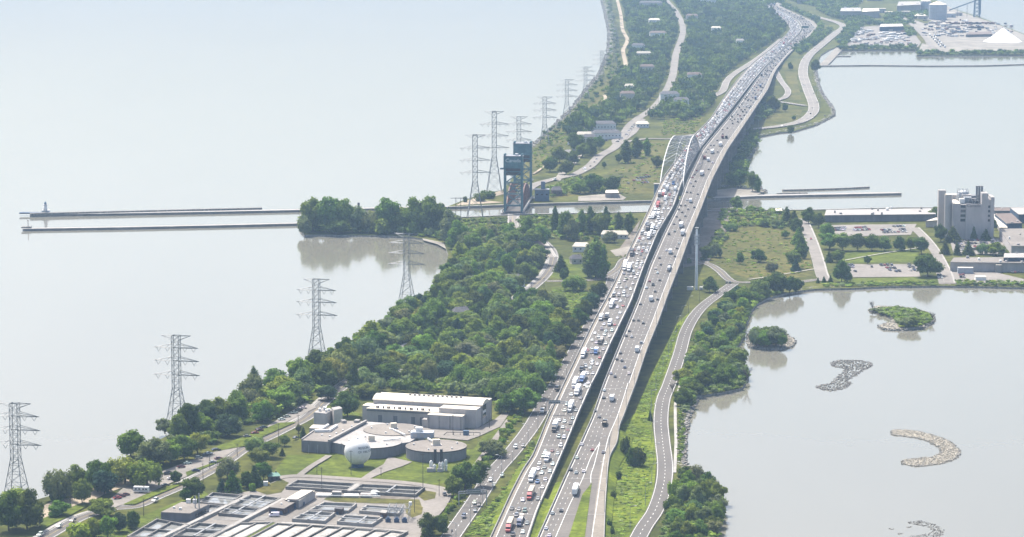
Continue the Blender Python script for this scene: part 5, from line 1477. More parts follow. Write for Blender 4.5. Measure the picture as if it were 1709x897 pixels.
# --- grey block with rooftop plant
blk = empty('plant_block', P(545, 712, GZ), 0, 'tall grey panelled block with rooftop plant beside the wood', 'building')
put_px('wall', [(523.5, 688.5), (544.5, 690.5), (557, 683.5), (538, 680.5)], GZ - 0.5, 11.0, [M['panel'], M['roof_pale']], blk)
put_px('stair_tower', [(557.2, 685), (571.5, 681.5), (566.5, 678.2), (553, 680.5)], GZ - 0.5, 12.6, [M['panel_tan'], M['roof_pale']], blk)
put_px('annexe', [(516, 714.5), (540, 716), (545, 710), (522, 709)], GZ - 0.5, 6.4, [M['panel'], M['roof_white']], blk)
for u, v, w, hh in ((532, 686, 3, 1.6), (540, 684, 4, 1.8), (547, 685.5, 3, 1.2), (543, 687.5, 2.5, 1.4)): px_bar('roof_unit', (u, v), (u + w * 1.2, v), 11.02, w, hh, 'white_wall', blk)
for u in (533, 537, 541): px_bar('roof_stack', (u, 685), (u + 0.6, 685), 11.02, 0.5, 3.6, 'pole', blk)
px_bar('dark_opening', (559.6, 691.5), (561.8, 690.6), 6.4, 0.3, 5.0, 'black', blk)
# --- three covered round tanks
def round_tank(u, v, r_px, label, roof, ztop, cap):
    c = P(u, v, ztop); k = ppm(c.y, ztop); r = r_px / k
    o = empty('covered_tank', (c.x, c.y, GZ), 0, label, 'tank', 'covered round tanks of the plant')
    H_ = ztop - GZ
    MB().lathe([(r, -0.6), (r, H_)], n=64).build('wall', M['panel_dark'], o)
    MB().lathe([(r + 0.25, H_ - 0.35), (r + 0.25, H_ + 0.12), (r - 0.5, H_ + 0.14), (0.5, H_ + 0.7)], n=64).build('roof', M[roof], o)
    MB().lathe([(r + 0.3, H_ - 0.5), (r + 0.3, H_ - 0.1)], n=64).build('rim', M['black'], o)
    w = cap / k
    MB().box((0, 0, H_ + 2.1), (w, w * 0.8, 3.6), 0.15, taper=0.92).build('gas_dome', M['roof_white'], o)
    MB().box((0, 0, H_ + 0.55), (w * 1.35, w * 1.15, 0.7), 0.15).build('dome_base', M['panel'], o)
    for a in (0.4, 1.9, 3.0, 4.4, 5.5):
        MB().box((r * 0.75 * math.cos(a), r * 0.75 * math.sin(a), H_ + 0.75), (0.9, 0.9, 0.8)).build('roof_hatch', M['white_wall'], o)
    return o, r, H_
t1, r1, H1 = round_tank(657, 717, 50, 'round covered tank with brown-grey roof, farthest of three, before the hall', 'roof_grey', 8.0, 11)
t2, r2, H2 = round_tank(620, 738, 50, 'round covered tank with pale roof directly behind the white sphere', 'roof_pale', 7.9, 11)
t3, r3, H3 = round_tank(728, 744.5, 50.5, 'round covered tank with grey-brown roof, rightmost of three', 'roof_grey', 7.9, 13)
px_bar('pipe', (653, 717), (676, 727), 8.6, 0.8, 0.8, 'white_wall', t1)
px_bar('pipe', (714, 733), (726, 740), 8.6, 0.8, 0.8, 'white_wall', t3)
px_bar('pipe', (640, 736), (668, 733), 8.6, 0.6, 0.6, 'white_wall', t2)
eq = empty('rooftop_plant', P(705, 730, 7.7), R(-3), 'pale blue-white plant housing on the roof between the covered tanks', 'machinery')
k = ppm(eq.location.y, 8)
MB().box((0, 0, 1.7), (38 / k, 7, 3.4)).build('housing', M['silo'], eq)
MB().box((-2, 0.5, 4.6), (11 / k, 4, 2.4)).build('fan_housing', M['white_wall'], eq)
MB().box((-10 / k, 0, 3.6), (12 / k, 5, 0.5)).build('hatch', M['white_wall'], eq)
for x in (-4, 0, 4): MB().box((x, -3.56, 1.6), (2.2, 0.12, 2.0)).build('louvre', M['panel'], eq)
# --- the white sphere
c = P(597, 779.5, GZ); k = ppm(c.y); rs = 22.3 / k
sph = empty('gas_sphere', c, 0, 'large white spherical gas tank lettered on its side', 'gas tank')
zc = (780 - 754) / k
prof = [(rs * math.cos(a), zc + rs * math.sin(a)) for a in np.linspace(-1.25, 1.55, 30)]
MB().lathe(prof, n=48).build('shell', M['white_wall'], sph, smooth=True)
MB().lathe([(rs * 0.46, -0.4), (rs * 0.46, zc - rs * 0.86)], n=32).build('base', M['navy'], sph)
MB().lathe([(0.7, zc + rs - 0.1), (0.7, zc + rs + 0.7)], n=10).build('top_hatch', M['white_wall'], sph)
def sphere_text(txt, lon0, lat0, size):
    o = letters(txt, size, 0.02, M['letter'], sph, (0, 0, 0), (0, 0, 0))
    o.data = o.data.copy()
    for vtx in o.data.vertices:
        x, y, z = vtx.co
        lo = lon0 + x / (rs * math.cos(lat0)); la = lat0 + y / rs
        rr = rs + 0.05 + z
        vtx.co = (rr * math.cos(la) * math.sin(lo), -rr * math.cos(la) * math.cos(lo), zc + rr * math.sin(la))
sphere_text('REGION', 0.62, 0.43, 1.9)
sphere_text('OF HALTON', 0.78, 0.14, 1.9)
# --- flare stacks and scrubbers
fl = empty('flare_stack', P(731, 786, GZ), 0, 'pair of dark flare stacks over white vessels on the lawn', 'flare stack')
for x in (-1.6, 1.9): MB().lathe([(0.8, 4.5), (0.8, 11.8), (0.95, 12.2)], (x, 1, 0), 12).build('stack', M['black'], fl)
for x, y, r, hh in ((-3.9, 0, 1.0, 5.0), (-2.0, -1.5, 0.9, 3.2), (2.6, -1.2, 0.8, 4.6), (4.4, 0.5, 0.9, 5.6), (1.0, 0.2, 0.8, 4.0)):
    MB().lathe([(r, -0.3), (r, hh), (r * 0.55, hh + 0.8), (0.3, hh + 0.9)], (x, y, 0), 14).build('vessel', M['white_wall'], fl, smooth=False)
MB().box((-4.2, -2.8, 1.0), (4, 1.6, 2.4)).box((1.0, -2.6, 0.8), (3, 1.6, 1.9)).build('pump_housing', M['panel'], fl)
for x in (-3, 0, 3): MB().tube((x, -2, 2.6), (x + 2.5, -2, 3.4), 0.2, n=6).build('pipe', M['pole'], fl)
# --- pipe rack in front of the hall
pr = empty('pipe_rack', P(746, 727, GZ), R(-4), 'low dark pipe rack with a green box before the hall', 'pipe rack')
MB().tube((0, 0, 2.0), (20, 0, 2.0), 0.2, n=6).tube((0, 0, 2), (-2.4, -1.5, 0), 0.2, n=6).tube((20, 0, 2.0), (20, -1.5, 0), 0.2, n=6).build('pipe', M['black'], pr)
for x in (4, 8, 16): MB().tube((x, 0, -0.2), (x, 0, 2.0), 0.15).build('support', M['black'], pr)
MB().box((11.5, 0, 1.5), (3.4, 2, 3.4)).build('valve_box', M['blue_steel'], pr)

# --- open concrete tanks
def lerp2(a, b, t): return (a[0] + (b[0] - a[0]) * t, a[1] + (b[1] - a[1]) * t)
def basin(outline, label, ztop=3.7, wt=0.9, water_z=2.3, wm='tank_water', divs=(), bridges=(), name='open_tank', group='open settling tanks of the plant', wallm='concrete'):
    """open tank; outline (4 photo points of the wall top), dividing walls at fractions along side 0-1"""
    q = [P(u, v, ztop) for u, v in outline]
    c = sum(q, Vector()) / len(q)
    o = empty(name, (c.x, c.y, GZ), 0, label, 'tank', group)
    L = [Vector((p.x - c.x, p.y - c.y, ztop - GZ)) for p in q]
    n = len(L)
    def wall(nm, a, b, t, z1, z0=-0.4, m=wallm):
        d = b - a
        MB().box(((a.x + b.x) / 2, (a.y + b.y) / 2, (z0 + z1) / 2), (d.length + t, t, z1 - z0), math.atan2(d.y, d.x)).build(nm, M[m], o)
    for i in range(n): wall('tank_wall', L[i], L[(i + 1) % n], wt, ztop - GZ + 0.003 * i)
    mb = MB().poly([Vector((p.x, p.y, water_z - GZ)) for p in L])
    me = mb.mesh('tank_water', [M[wm]])
    if me.polygons[0].normal.z < 0: me.flip_normals()
    link_mesh('tank_water', me, o)
    for side, t in divs:
        if side == 0: a, b = L[0].lerp(L[1], t), L[3].lerp(L[2], t)
        else: a, b = L[0].lerp(L[3], t), L[1].lerp(L[2], t)
        wall('dividing_wall', a, b, wt * 0.8, ztop - GZ - 0.15)
    for side, t in bridges:
        if side == 0: a, b = L[0].lerp(L[1], t), L[3].lerp(L[2], t)
        else: a, b = L[0].lerp(L[3], t), L[1].lerp(L[2], t)
        wall('scraper_bridge', a, b, 1.0, ztop - GZ + 0.35, ztop - GZ + 0.05, 'steel')
    # hand rails: posts and a top rail
    mb = MB()
    for i in range(n):
        a, b = L[i], L[(i + 1) % n]
        k = max(2, int((b - a).length / 3.5))
        up = Vector((0, 0, 1.05))
        mb.tube(a + up, b + up, 0.045, n=3, caps=False)
        for j in range(k): mb.tube(a.lerp(b, j / k), a.lerp(b, j / k) + up, 0.04, n=3, caps=False)
    mb.build('railing', M['rail'], o)
    return o
basin([(496, 801), (593, 807), (579, 818), (478, 812)], 'shallow settling tank left of the pair behind the tank yard', divs=((1, 0.5),), wallm='concrete_dark')
basin([(604, 808), (708, 813), (693, 825), (587, 819)], 'shallow settling tank right of the pair behind the tank yard', divs=((1, 0.5),), bridges=((0, 0.55),), wallm='concrete_dark')
basin([(541, 838), (594, 840.5), (580, 852), (516, 851)], 'pale-walled round-scraper tank, upper left of four by the brick huts', bridges=((1, 0.55),))
basin([(515, 852.8), (558, 855.5), (541, 869), (489, 865.5)], 'pale-walled scraper tank, lower left of four by the brick huts', bridges=((1, 0.5), (0, 0.5)))
basin([(612, 843), (671, 847), (664, 857), (601, 852)], 'pale-walled scraper tank, upper right of four near the substation', bridges=((1, 0.5),))
basin([(576, 859.5), (637, 863.5), (620, 874.5), (564, 870)], 'pale-walled scraper tank, lower right of four near the substation', bridges=((1, 0.5), (0, 0.6)))
basin([(355, 822), (403, 826), (379, 842.5), (334, 837.5)], 'dark square tank at the far left corner of the tank yard', bridges=((1, 0.5),), wallm='concrete_dark')
basin([(417, 825.5), (467, 831), (435, 848), (388, 842.5)], 'square tank with a scraper arm left of the arched-roof shed', bridges=((1, 0.55), (0, 0.5)), wallm='concrete_dark')
basin([(350.5, 842), (372, 844), (349, 856), (330, 855)], 'small tank tucked behind the flat-roofed tank house', wallm='concrete_dark')
basin([(386, 844.5), (434, 849), (414, 860), (366, 856)], 'square tank with white scraper arm, second row of the yard', bridges=((1, 0.5), (0, 0.45)), wallm='concrete_dark')
basin([(331, 872.5), (382, 876.5), (352, 895.5), (290, 893)], 'square tank in front of the flat-roofed tank house', bridges=((1, 0.5), (0, 0.55)), divs=((1, 0.52),), wallm='concrete_dark')
basin([(262, 866), (320, 877), (285, 897), (213, 895)], 'dark tank at the near left corner of the tank yard', divs=((0, 0.4), (1, 0.5)), wallm='concrete_dark')
basin([(281, 898), (345, 900), (318, 916), (252, 913)], 'tank cut by the bottom edge of the photo', divs=((1, 0.5),), wallm='concrete_dark')
tops = [(462, 873), (491, 875), (520.5, 876.5), (545.5, 878.5), (571.5, 880), (595.5, 881.5), (626, 883.5), (651.5, 885.5), (676, 888.5)]
dv = 75
names = ['first', 'second', 'third', 'fourth', 'fifth', 'sixth', 'seventh', 'eighth']
for i, (a, b) in enumerate(zip(tops, tops[1:])):
    bot = lambda q: (q[0] - 1.85 * dv, q[1] + dv)
    basin([a, b, bot(b), bot(a)], f'long aeration channel with white foam, {names[i]} from the left at the bottom edge', water_z=2.75, wm='foam', group='foaming aeration channels', wt=1.0, wallm='concrete_dark')
for k, (a, b) in enumerate([((380, 873), (416, 856)), ((416, 878), (450, 861))]):
    pass
basin([(400, 873), (455, 871), (330, 940), (270, 935)], 'wide foaming channel left of the grass strip at the bottom edge', water_z=2.75, wm='foam', group='foaming aeration channels', divs=((0, 0.5),), wallm='concrete_dark')
area('lawn', [(452, 872), (462, 873), (340, 939), (325, 941)], 'lawn', GZ + 1.9)
# raised walkways between the tanks
def walkway(a, b, w, label):
    p, q = P(*a, 3.9), P(*b, 3.9); d = q - p
    o = MB().box((0, 0, 0), (d.length, w, 4.2)).build('raised_walkway', [M['concrete']], None, ((p.x + q.x) / 2, (p.y + q.y) / 2, 1.6), math.atan2(d.y, d.x))
    tag(o, label, 'walkway')
walkway((262, 899), (414, 826), 2.6, 'long raised concrete walkway dividing the square tanks')
walkway((344, 899), (474, 831), 2.6, 'raised concrete walkway left of the brick sheds')
walkway((470, 871.5), (680, 886.5), 3.0, 'raised walkway across the heads of the foaming channels')
walkway((598, 806.5), (584, 818.5), 3.0, 'short raised walkway between the two shallow tanks')
# --- tank-side buildings
def pbox(name, label, roof, z1, wall, roofm, cat='building', units=(), doors=(), win=(), stacks=()):
    c = P(*roof[0], z1)
    o = empty(name, (c.x, c.y, GZ), 0, label, cat)
    put_px('wall', roof, GZ - 0.4, z1 - 0.3, [M[wall], M[roofm]], o)
    put_px('roof', roof, z1 - 0.29, z1, [M['concrete'], M[roofm]], o)
    for u, v, w, hh in units: px_bar('roof_unit', (u, v), (u + w, v), z1 + 0.01, w / 3.2, hh, 'white_wall', o)
    a, b, c2 = (P(*roof[i], z1) for i in range(3))
    def face(nm, p, q, t, w, z0, zz, m):
        d = (q - p); L = d.length; d.normalize(); nrm = Vector((d.y, -d.x, 0))
        mid = p + d * L * t + nrm * 0.07
        MB().box((mid.x - o.location.x, mid.y - o.location.y, (z0 + zz) / 2), (w, 0.12, zz - z0), math.atan2(d.y, d.x)).build(nm, M[m], o)
    for side, t, w, z0, zz in doors: face('door', *((a, b) if side == 0 else (b, c2)), t, w, z0, zz, 'navy')
    for side, t, w, z0, zz in win: face('window', *((a, b) if side == 0 else (b, c2)), t, w, z0, zz, 'glass')
    for u, v, hh in stacks: px_bar('stack', (u, v), (u + 1.8, v), z1, 0.5, hh, 'pole', o)
    return o
pbox('tank_house', 'flat-roofed dark blue-grey tank house at the lakeside tanks', [(268.5, 855), (317, 857), (349, 842), (303, 838)], 6.8, 'panel_dark', 'roof_grey',
     units=((311, 839.5, 7, 2.0), (322, 839.8, 6, 2.0), (289, 849, 3, 1.0), (299, 851, 4, 1.2)), win=((1, 0.35, 2, 2, 3.4), (1, 0.5, 2, 2, 3.4), (1, 0.65, 2, 2, 3.4), (1, 0.8, 2, 2, 3.4)), stacks=((325, 848, 6.5), (331.5, 848.5, 8.0)))
pbox('pump_house', 'low brown brick pump house with a dark doorway and flat roof', [(448.5, 846.5), (474, 849), (498, 835), (474, 833)], 5.6, 'brick', 'roof_grey', units=((468, 842, 3, 0.7), (480, 838, 3, 0.7)), doors=((0, 0.35, 4.0, -0.2, 2.9), (0, 0.82, 1.6, -0.2, 2.4), (1, 0.3, 0.8, 0, 2.6), (1, 0.75, 2.4, -0.2, 3.0)))
shed = pbox('arched_shed', 'tan shed with a low arched roof joined to the brick pump house', [(475, 834), (499, 836), (526, 819.5), (503, 817.5)], 6.3, 'panel', 'roof_white', doors=((1, 0.3, 1.8, -0.2, 2.4),))
put_px('arched_roof', [(479, 832.5), (496, 833.6), (523, 818.6), (507, 817.6)], 6.3, 7.2, [M['panel'], M['roof_white']], shed)
pbox('brick_hut', 'small brown brick hut between the four scraper tanks', [(558, 848.5), (571, 850), (574, 847), (561.5, 845.5)], 5.4, 'brick', 'roof_dark', doors=((0, 0.4, 1.2, -0.2, 2.2),))
pbox('brick_hut', 'small brick hut with pale roof left of the substation', [(634, 855.5), (643.5, 856.5), (648, 852.5), (638, 851)], 5.2, 'brick', 'roof_pale', doors=((0, 0.4, 1.2, -0.2, 2.2),))
house(457, 802, 6.2, 5.0, 2.9, R(12), 'tiny hut with a green metal roof beside the lawn', 'brown', 'roof_green', 1.6, 'green_roof_hut', 'hut')
kz = empty('kiosk', P(443.5, 812, GZ), 0, 'small pale kiosk with yellow side next to the green-roofed hut', 'kiosk')
MB().box((0, 0, 1.3), (2.4, 2.0, 2.9)).build('wall', M['white_wall'], kz); MB().box((1.7, 0, 0.9), (0.9, 1.8, 1.9)).build('side_panel', M['yellow'], kz)
# --- transformers and bus bars
ss = empty('substation', P(662, 873, GZ), R(-4), 'lattice electrical substation with blue transformers in the tank yard', 'substation')
for x in (-4.5, 0, 4.2): MB().box((x, 0, 1.1), (2.6, 2.0, 2.6)).box((x, 0, 2.7), (1.4, 1.2, 0.7)).build('transformer', M['navy'], ss)
for ix in range(4):
    for iy in range(3):
        MB().tube((-5 + ix * 3.6, 3 + iy * 5, -0.3), (-5 + ix * 3.6, 3 + iy * 5, 7.5), 0.16, n=4).build('column', M['pole'], ss)
mb = MB()
for iy in range(3):
    for z in (4.6, 7.2): mb.tube((-5.5, 3 + iy * 5, z), (6.4, 3 + iy * 5, z), 0.13, n=4)
    for ix in range(3): mb.tube((-5 + ix * 3.6, 3 + iy * 5, 4.6), (-5 + ix * 3.6 + 3.6, 3 + iy * 5, 7.2), 0.09, n=3)
for ix in range(4):
    for z in (4.6, 7.2): mb.tube((-5 + ix * 3.6, 2.5, z), (-5 + ix * 3.6, 13.5, z), 0.13, n=4)
mb.build('busbar_frame', M['pole'], ss)
MB().lathe([(0.9, 6.8), (0.9, 8.6)], (6.0, 12, 0), 10).build('conservator', M['white_wall'], ss)
# --- sludge press and pipework between the tank rows
pw = empty('pipe_gallery', P(556, 830, GZ), R(-3), 'white pipework and skid units between the tank rows', 'machinery')
for x, w, hh, m in ((-13, 5, 3.2, 'panel'), (-5, 8, 2.0, 'white_wall'), (2, 5, 3.4, 'roof_pale'), (10, 8, 1.8, 'white_wall'), (18, 6, 2.4, 'panel')):
    MB().box((x, 0, hh / 2 - 0.2), (w, 4, hh)).build('skid', M[m], pw)
MB().tube((-16, -2.6, 1.4), (26, -2.6, 1.4), 0.35, n=8).build('pipe', M['white_wall'], pw)
MB().lathe([(3.4, 0), (3.2, 1.4), (1.2, 2.6)], (22, 6.5, 0), 16).build('dome', M['white_wall'], pw)
# ------------------------------------------------------------------ laboratory campus on the right
c = P(1589, 400, GZ); k = ppm(c.y)
lab = empty('laboratory_tower', c, R(-2), 'tall concrete laboratory tower with rooftop machinery and dark window strips', 'building')
def mx(u): return (u - 1589) / k
HT = 33.0
def lb(name, u0, u1, y0, y1, z0, z1, m='panel', mt='roof_pale'):
    return MB().box(((mx(u0) + mx(u1)) / 2, (y0 + y1) / 2, (z0 + z1) / 2), (mx(u1) - mx(u0), y1 - y0, z1 - z0), 0, 0, 1).build(name, [M[m], M[mt]], lab)
lb('left_block', 1589, 1602, 1, 34, -0.5, 32.5, 'panel', 'roof_white')
lb('window_bay', 1602, 1611, 1.8, 30, -0.5, 31.5)
lb('main_block', 1611, 1637, 0, 36, -0.5, 32.0, 'panel', 'roof_dark')
lb('stair_block', 1637, 1647.5, 0.3, 14, -0.5, 42.0)
lb('right_bay', 1647.5, 1652, 1.6, 30, -0.5, 36.0)
lb('right_block', 1652, 1658, 0.6, 22, -0.5, 38.5)
MB().lathe([(3.6, -0.5), (3.6, 39)], (mx(1583.6), 10, 0), 18).build('round_stair', M['panel'], lab)
MB().lathe([(3.2, 39), (3.4, 40)], (mx(1583.6), 10, 0), 18).build('stair_cap', M['roof_white'], lab)
lb('back_tower', 1571.5, 1583.5, 30, 38, -0.5, 41.0)
lb('back_roof', 1586, 1610, 34.2, 44, -0.5, 36.5, 'panel', 'roof_white')
for i, v in enumerate((345, 352.6, 360.2, 367.8)):
    z = topz(v, c.y + 1.8) - GZ
    MB().box((mx(1606.5), 1.74, z), (mx(1611) - mx(1602) - 0.5, 0.14, 2.4)).build('window', M['glass'], lab)
    MB().box((mx(1649.7), 1.54, z), (1.9, 0.14, 2.2)).build('window', M['glass'], lab)
MB().box((mx(1603), 0.6, 34), (0.35, 0.35, 0.2)).build('roof_edge', M['white_wall'], lab)
# plant on the roof
for u, y, w, d, hh, m in ((1606, 10, 5, 5, 4, 'white_wall'), (1616, 14, 7, 6, 5, 'pole'), (1624, 12, 6, 6, 4, 'panel_dark'), (1630, 20, 8, 8, 6, 'panel_dark'), (1617, 26, 9, 8, 6, 'panel'), (1628, 8, 7, 4, 2.5, 'black')):
    MB().box((mx(u), y, 32 + hh / 2), (w, d, hh)).build('roof_plant', M[m], lab)
cx, cy = mx(1612), 30
MB().lathe([(6.0, 31), (6.4, 34), (6.0, 37.5), (4.8, 40), (3.0, 41)], (cx, cy, 0), 16).build('cooling_tower', M['pole'], lab)
mb = MB()
for i in range(10):
    a = 6.283 * i / 10
    mb.tube((cx + 7.4 * math.cos(a), cy + 7.4 * math.sin(a), 31), (cx + 4.4 * math.cos(a + .3), cy + 4.4 * math.sin(a + .3), 43), 0.25, n=4)
mb.build('cooling_tower_frame', M['white_steel'], lab)
for u in (1632, 1636.2, 1640.5): MB().lathe([(1.0, 36), (1.0, 46.5), (1.3, 47)], (mx(u), 16, 0), 10).build('exhaust_pipe', M['panel_dark'], lab)
mb = MB()
for i in range(26): 
    x, y = mx(random.uniform(1612, 1636)), random.uniform(4, 24)
    mb.tube((x, y, 32), (x + random.uniform(-3, 3), y, 32 + random.uniform(2, 6)), 0.22, n=4)
o = mb.build('roof_pipework', M['white_steel'], lab); o['kind'] = 'stuff'
letters('Canada', 4.2, 0.06, M['letter_brown'], lab, (mx(1623.5), -0.12, topz(343.5, c.y) - GZ), (R(90), 0, 0))
def lowbuild(label, roof, z1, wall='panel', roofm='roof_grey', units=6, name='laboratory_block', win=0, seed=0):
    rd = random.Random(seed)
    cc = P(*roof[0], z1)
    o = empty(name, (cc.x, cc.y, GZ), 0, label, 'building')
    put_px('wall', roof, GZ - 0.5, z1 - 0.35, [M[wall], M[roofm]], o)
    put_px('roof', roof, z1 - 0.34, z1, [M['panel_tan'], M[roofm]], o)
    us = [q[0] for q in roof]; vs = [q[1] for q in roof]
    for _ in range(units * 6):
        u, v = rd.uniform(min(us), max(us)), rd.uniform(min(vs), max(vs))
        if units and in_poly(u, v, roof) and in_poly(u + 4, v, roof) and in_poly(u - 2, v, roof):
            px_bar('roof_unit', (u, v), (u + rd.uniform(2, 5), v), z1 + 0.01, rd.uniform(1.5, 4), rd.uniform(0.8, 2.4), rd.choice(['white_wall', 'roof_pale', 'panel']), o); units -= 1
    a, b = P(*roof[0], z1), P(*roof[1], z1)
    d = b - a; L = d.length; d.normalize()
    for i in range(win):
        mid = a + d * L * (i + 0.5) / win + Vector((d.y, -d.x, 0)) * 0.07
        MB().box((mid.x - o.location.x, mid.y - o.location.y, (z1 - GZ) * 0.6), (L / win * 0.7, 0.12, 1.6), math.atan2(d.y, d.x)).build('window', M['glass'], o)
    return o
lowbuild('long low grey building behind the upper car park along the canal', [(1376, 359.5), (1562, 357.5), (1558, 347.6), (1379, 350.5)], 8.4, 'panel_dark', 'roof_pale', 12, seed=1)
lowbuild('small tan block in front of the round stair of the tower', [(1545, 369), (1578, 366.5), (1578, 362.5), (1562, 363.5)], 8.0, 'panel_tan', 'roof_white', 0, seed=2)
lowbuild('low brick-topped laboratory annexe beside the bay, pale walls', [(1586, 437.5), (1709, 439), (1780, 439), (1770, 429), (1592, 430)], 10.0, 'panel', 'roof_grey', 12, seed=3, win=0)
lowbuild('dark glazed penthouse on the right edge above the annexe', [(1675, 430), (1760, 430), (1760, 422), (1676, 423)], 13.5, 'navy', 'roof_pale', 2, seed=4)
lowbuild('grey flat-roofed block with rooftop ducts at the right edge', [(1688, 410.5), (1780, 411), (1760, 381), (1668, 382)], 10.5, 'panel', 'roof_grey', 10, seed=5, win=0)
lowbuild('brown-roofed block with blue front beyond the duct-covered roof', [(1680, 373), (1706, 372.5), (1688, 356), (1660, 357)], 9.0, 'navy', 'roof_brown', 2, seed=6)
lowbuild('white-roofed strip building between the tower and right-edge blocks', [(1668, 380), (1682, 380), (1664, 356.5), (1657, 358)], 6.0, 'panel', 'roof_white', 0, seed=7)
lowbuild('far grey block at the right edge with blue end wall', [(1700, 358), (1780, 358), (1770, 346), (1686, 347)], 10.0, 'navy', 'roof_pale', 2, seed=8)
lowbuild('brown-roofed sheds row at the canal edge behind the tower', [(1657, 352), (1690, 352), (1684, 347), (1654, 347.5)], 6.0, 'panel', 'roof_brown', 1, seed=9)
lowbuild('pale storage hut by the thicket near the harbour canal', [(1295, 352), (1306, 352), (1304, 348), (1294, 348)], 4.6, 'white_wall', 'roof_white', 0, 'shed', seed=10)
# site trailers and tanks along the annexe
for u, v, w, d, hh, label, m in ((1611, 457, 26, 5, 5.0, 'long pale green cabin against the annexe wall', 'silo'), (1636, 468, 18, 8, 3.0, 'rounded white tent shelter on the bay-side yard', 'white_wall'), (1666, 455, 10, 6, 6.5, 'stepped white filter unit at the annexe wall', 'roof_pale')):
    p = P(u, v, GZ); kk = ppm(p.y)
    o = empty('cabin', p, R(-2), label, 'cabin')
    MB().box((0, 0, hh / 2), (w / kk, d, hh), taper=0.97).build('wall', M[m], o)
    MB().box((0, 0, hh + 0.12), (w / kk * 0.98, d * 0.98, 0.3)).build('roof', M['roof_white'], o)

# ------------------------------------------------------------------ grey shed by the canal and houses
lowbuild('grey metal shed with white roof beside the canal quay', [(1010, 322), (1033, 322), (1031, 317), (1011, 317.5)], 7.4, 'panel', 'roof_white', 0, 'shed', seed=11)
house(852, 478, 20, 14, 5, R(18), 'large grey-roofed house half hidden in the wood', 'white_wall', 'roof_dark', 5)
for i, (u, v, w, d, hh, rz, rf, lab) in enumerate([(733, 598, 14, 10, 5, 10, 'roof_white', 'white-roofed house peeping out of the middle wood'), (672, 634, 12, 9, 4, -5, 'roof_pale', 'pale-roofed house hidden above the white-roofed hall'), (770, 530, 12, 9, 5, 12, 'roof_dark', 'dark-roofed house under tall trees of the wood'),
        (893, 418, 13, 10, 5, 20, 'roof_brown', 'brown-roofed house at the top of the wooded road'), (970, 420, 14, 9, 5, -8, 'roof_white', 'white-roofed house among the slim poplars'), (1026, 398, 24, 8, 4, -5, 'roof_white', 'long white shed between poplars and highway'), (962, 440, 10, 8, 4.5, 15, 'roof_dark', 'small dark-roofed house left of the tall poplars'),
        (1000, 218, 40, 16, 9, 8, 'roof_dark', 'long dark-roofed apartment row on the far shore'), (1012, 232, 34, 14, 8, 12, 'roof_dark', 'second dark-roofed apartment row, nearer the road bend'), (984, 238, 16, 10, 7, 0, 'roof_dark', 'pointed dark-roofed house beside the far apartments'), (983, 231, 30, 7, 5, 3, 'roof_white', 'long low white-roofed building on the far shore'),
        (947, 262, 11, 9, 5, 30, 'roof_pale', 'pink-walled small house by the far lakeside path'), (964, 252, 11, 9, 6, -20, 'roof_pale', 'small white gabled house near the far parking'), (955, 242, 9, 7, 5, -30, 'roof_green', 'small green-roofed house in far trees'), (1072, 213, 16, 10, 5, 5, 'roof_white', 'low white house by the far crossroads'),
        (1086, 18, 50, 18, 9, -3, 'roof_dark', 'wide dark-roofed building near the top edge'), (1092, 46, 22, 12, 6, 4, 'roof_white', 'white-roofed house in the far wood left of the road'), (1098, 70, 30, 16, 8, 3, 'roof_brown', 'brown-roofed house in the far wood, left of the white strip'), (1074, 103, 24, 7, 5, 8, 'roof_white', 'thin white roof in the far wood near the beach trail'),
        (1117, 178, 26, 16, 9, 3, 'roof_dark', 'big dark-roofed house at the near edge of far wood'), (1137, 186, 20, 12, 7, 0, 'roof_dark', 'second dark house at the near edge of far wood'), (1047, 175, 20, 12, 7, 0, 'roof_brown', 'brown-roofed house at the left edge of far wood'), (1050, 160, 13, 7, 5, 0, 'roof_white', 'small white roof above the brown-roofed far house'),
        (1195, 60, 18, 9, 6, 0, 'roof_white', 'lone white roof in the far wood by the highway'), (1155, 40, 24, 14, 8, 0, 'roof_brown', 'brown-roofed house right of the far road'), (1158, 142, 22, 12, 7, 10, 'roof_brown', 'brown house in the far wood beside the ramp'), (1065, 92, 22, 13, 8, -10, 'roof_dark', 'grey house in the middle of the far wood'), (1080, 128, 22, 12, 7, 0, 'roof_brown', 'faded brown house low in the far wood'), (1235, 82, 14, 9, 6, 0, 'roof_pale', 'pale roof close to the far highway'), (1180, 12, 40, 12, 8, 0, 'roof_brown', 'long brown roof near the top edge by the highway')]):
    house(u, v, w, d, hh + (9 if v < 205 else 0), R(rz), lab, 'white_wall' if i % 3 else 'panel_tan', rf, 3.2, group='houses among the trees')

# ------------------------------------------------------------------ harbour industry in the top right corner
def silo(u, v, vt, wpx, label, cone=True):
    p = P(u, v, GZ); kk = ppm(p.y); r = wpx / 2 / kk; hh = topz(vt, p.y) - GZ
    o = empty('silo', p, 0, label, 'silo', 'steel silos at the harbour')
    MB().lathe([(r, -0.5), (r, hh * 0.82)], n=28).build('wall', M['silo'], o)
    MB().lathe([(r + 0.4, hh * 0.82), (r * 0.15, hh * 0.98), (r * 0.15, hh)], n=28).build('roof', M['roof_white'], o)
    for z in (0.2, 0.4, 0.6): MB().lathe([(r + 0.12, hh * z), (r + 0.12, hh * z + 0.5)], n=28).build('band', M['pole'], o)
silo(1565, 33, 2, 30, 'large grey steel silo with conical white roof, nearest of two')
silo(1545, 20, -2, 18, 'narrower grey silo behind the large one')
lowbuild('long grey grain warehouse left of the silos', [(1497, 10), (1537, 8), (1535, 2.5), (1500, 3)], 20, 'panel', 'roof_pale', 2, 'warehouse', seed=21)
lowbuild('wide two-part grey factory with tan roof edge', [(1402, 19), (1438, 19), (1436, 13), (1404, 13.5)], 18, 'panel', 'roof_pale', 2, 'warehouse', seed=22)
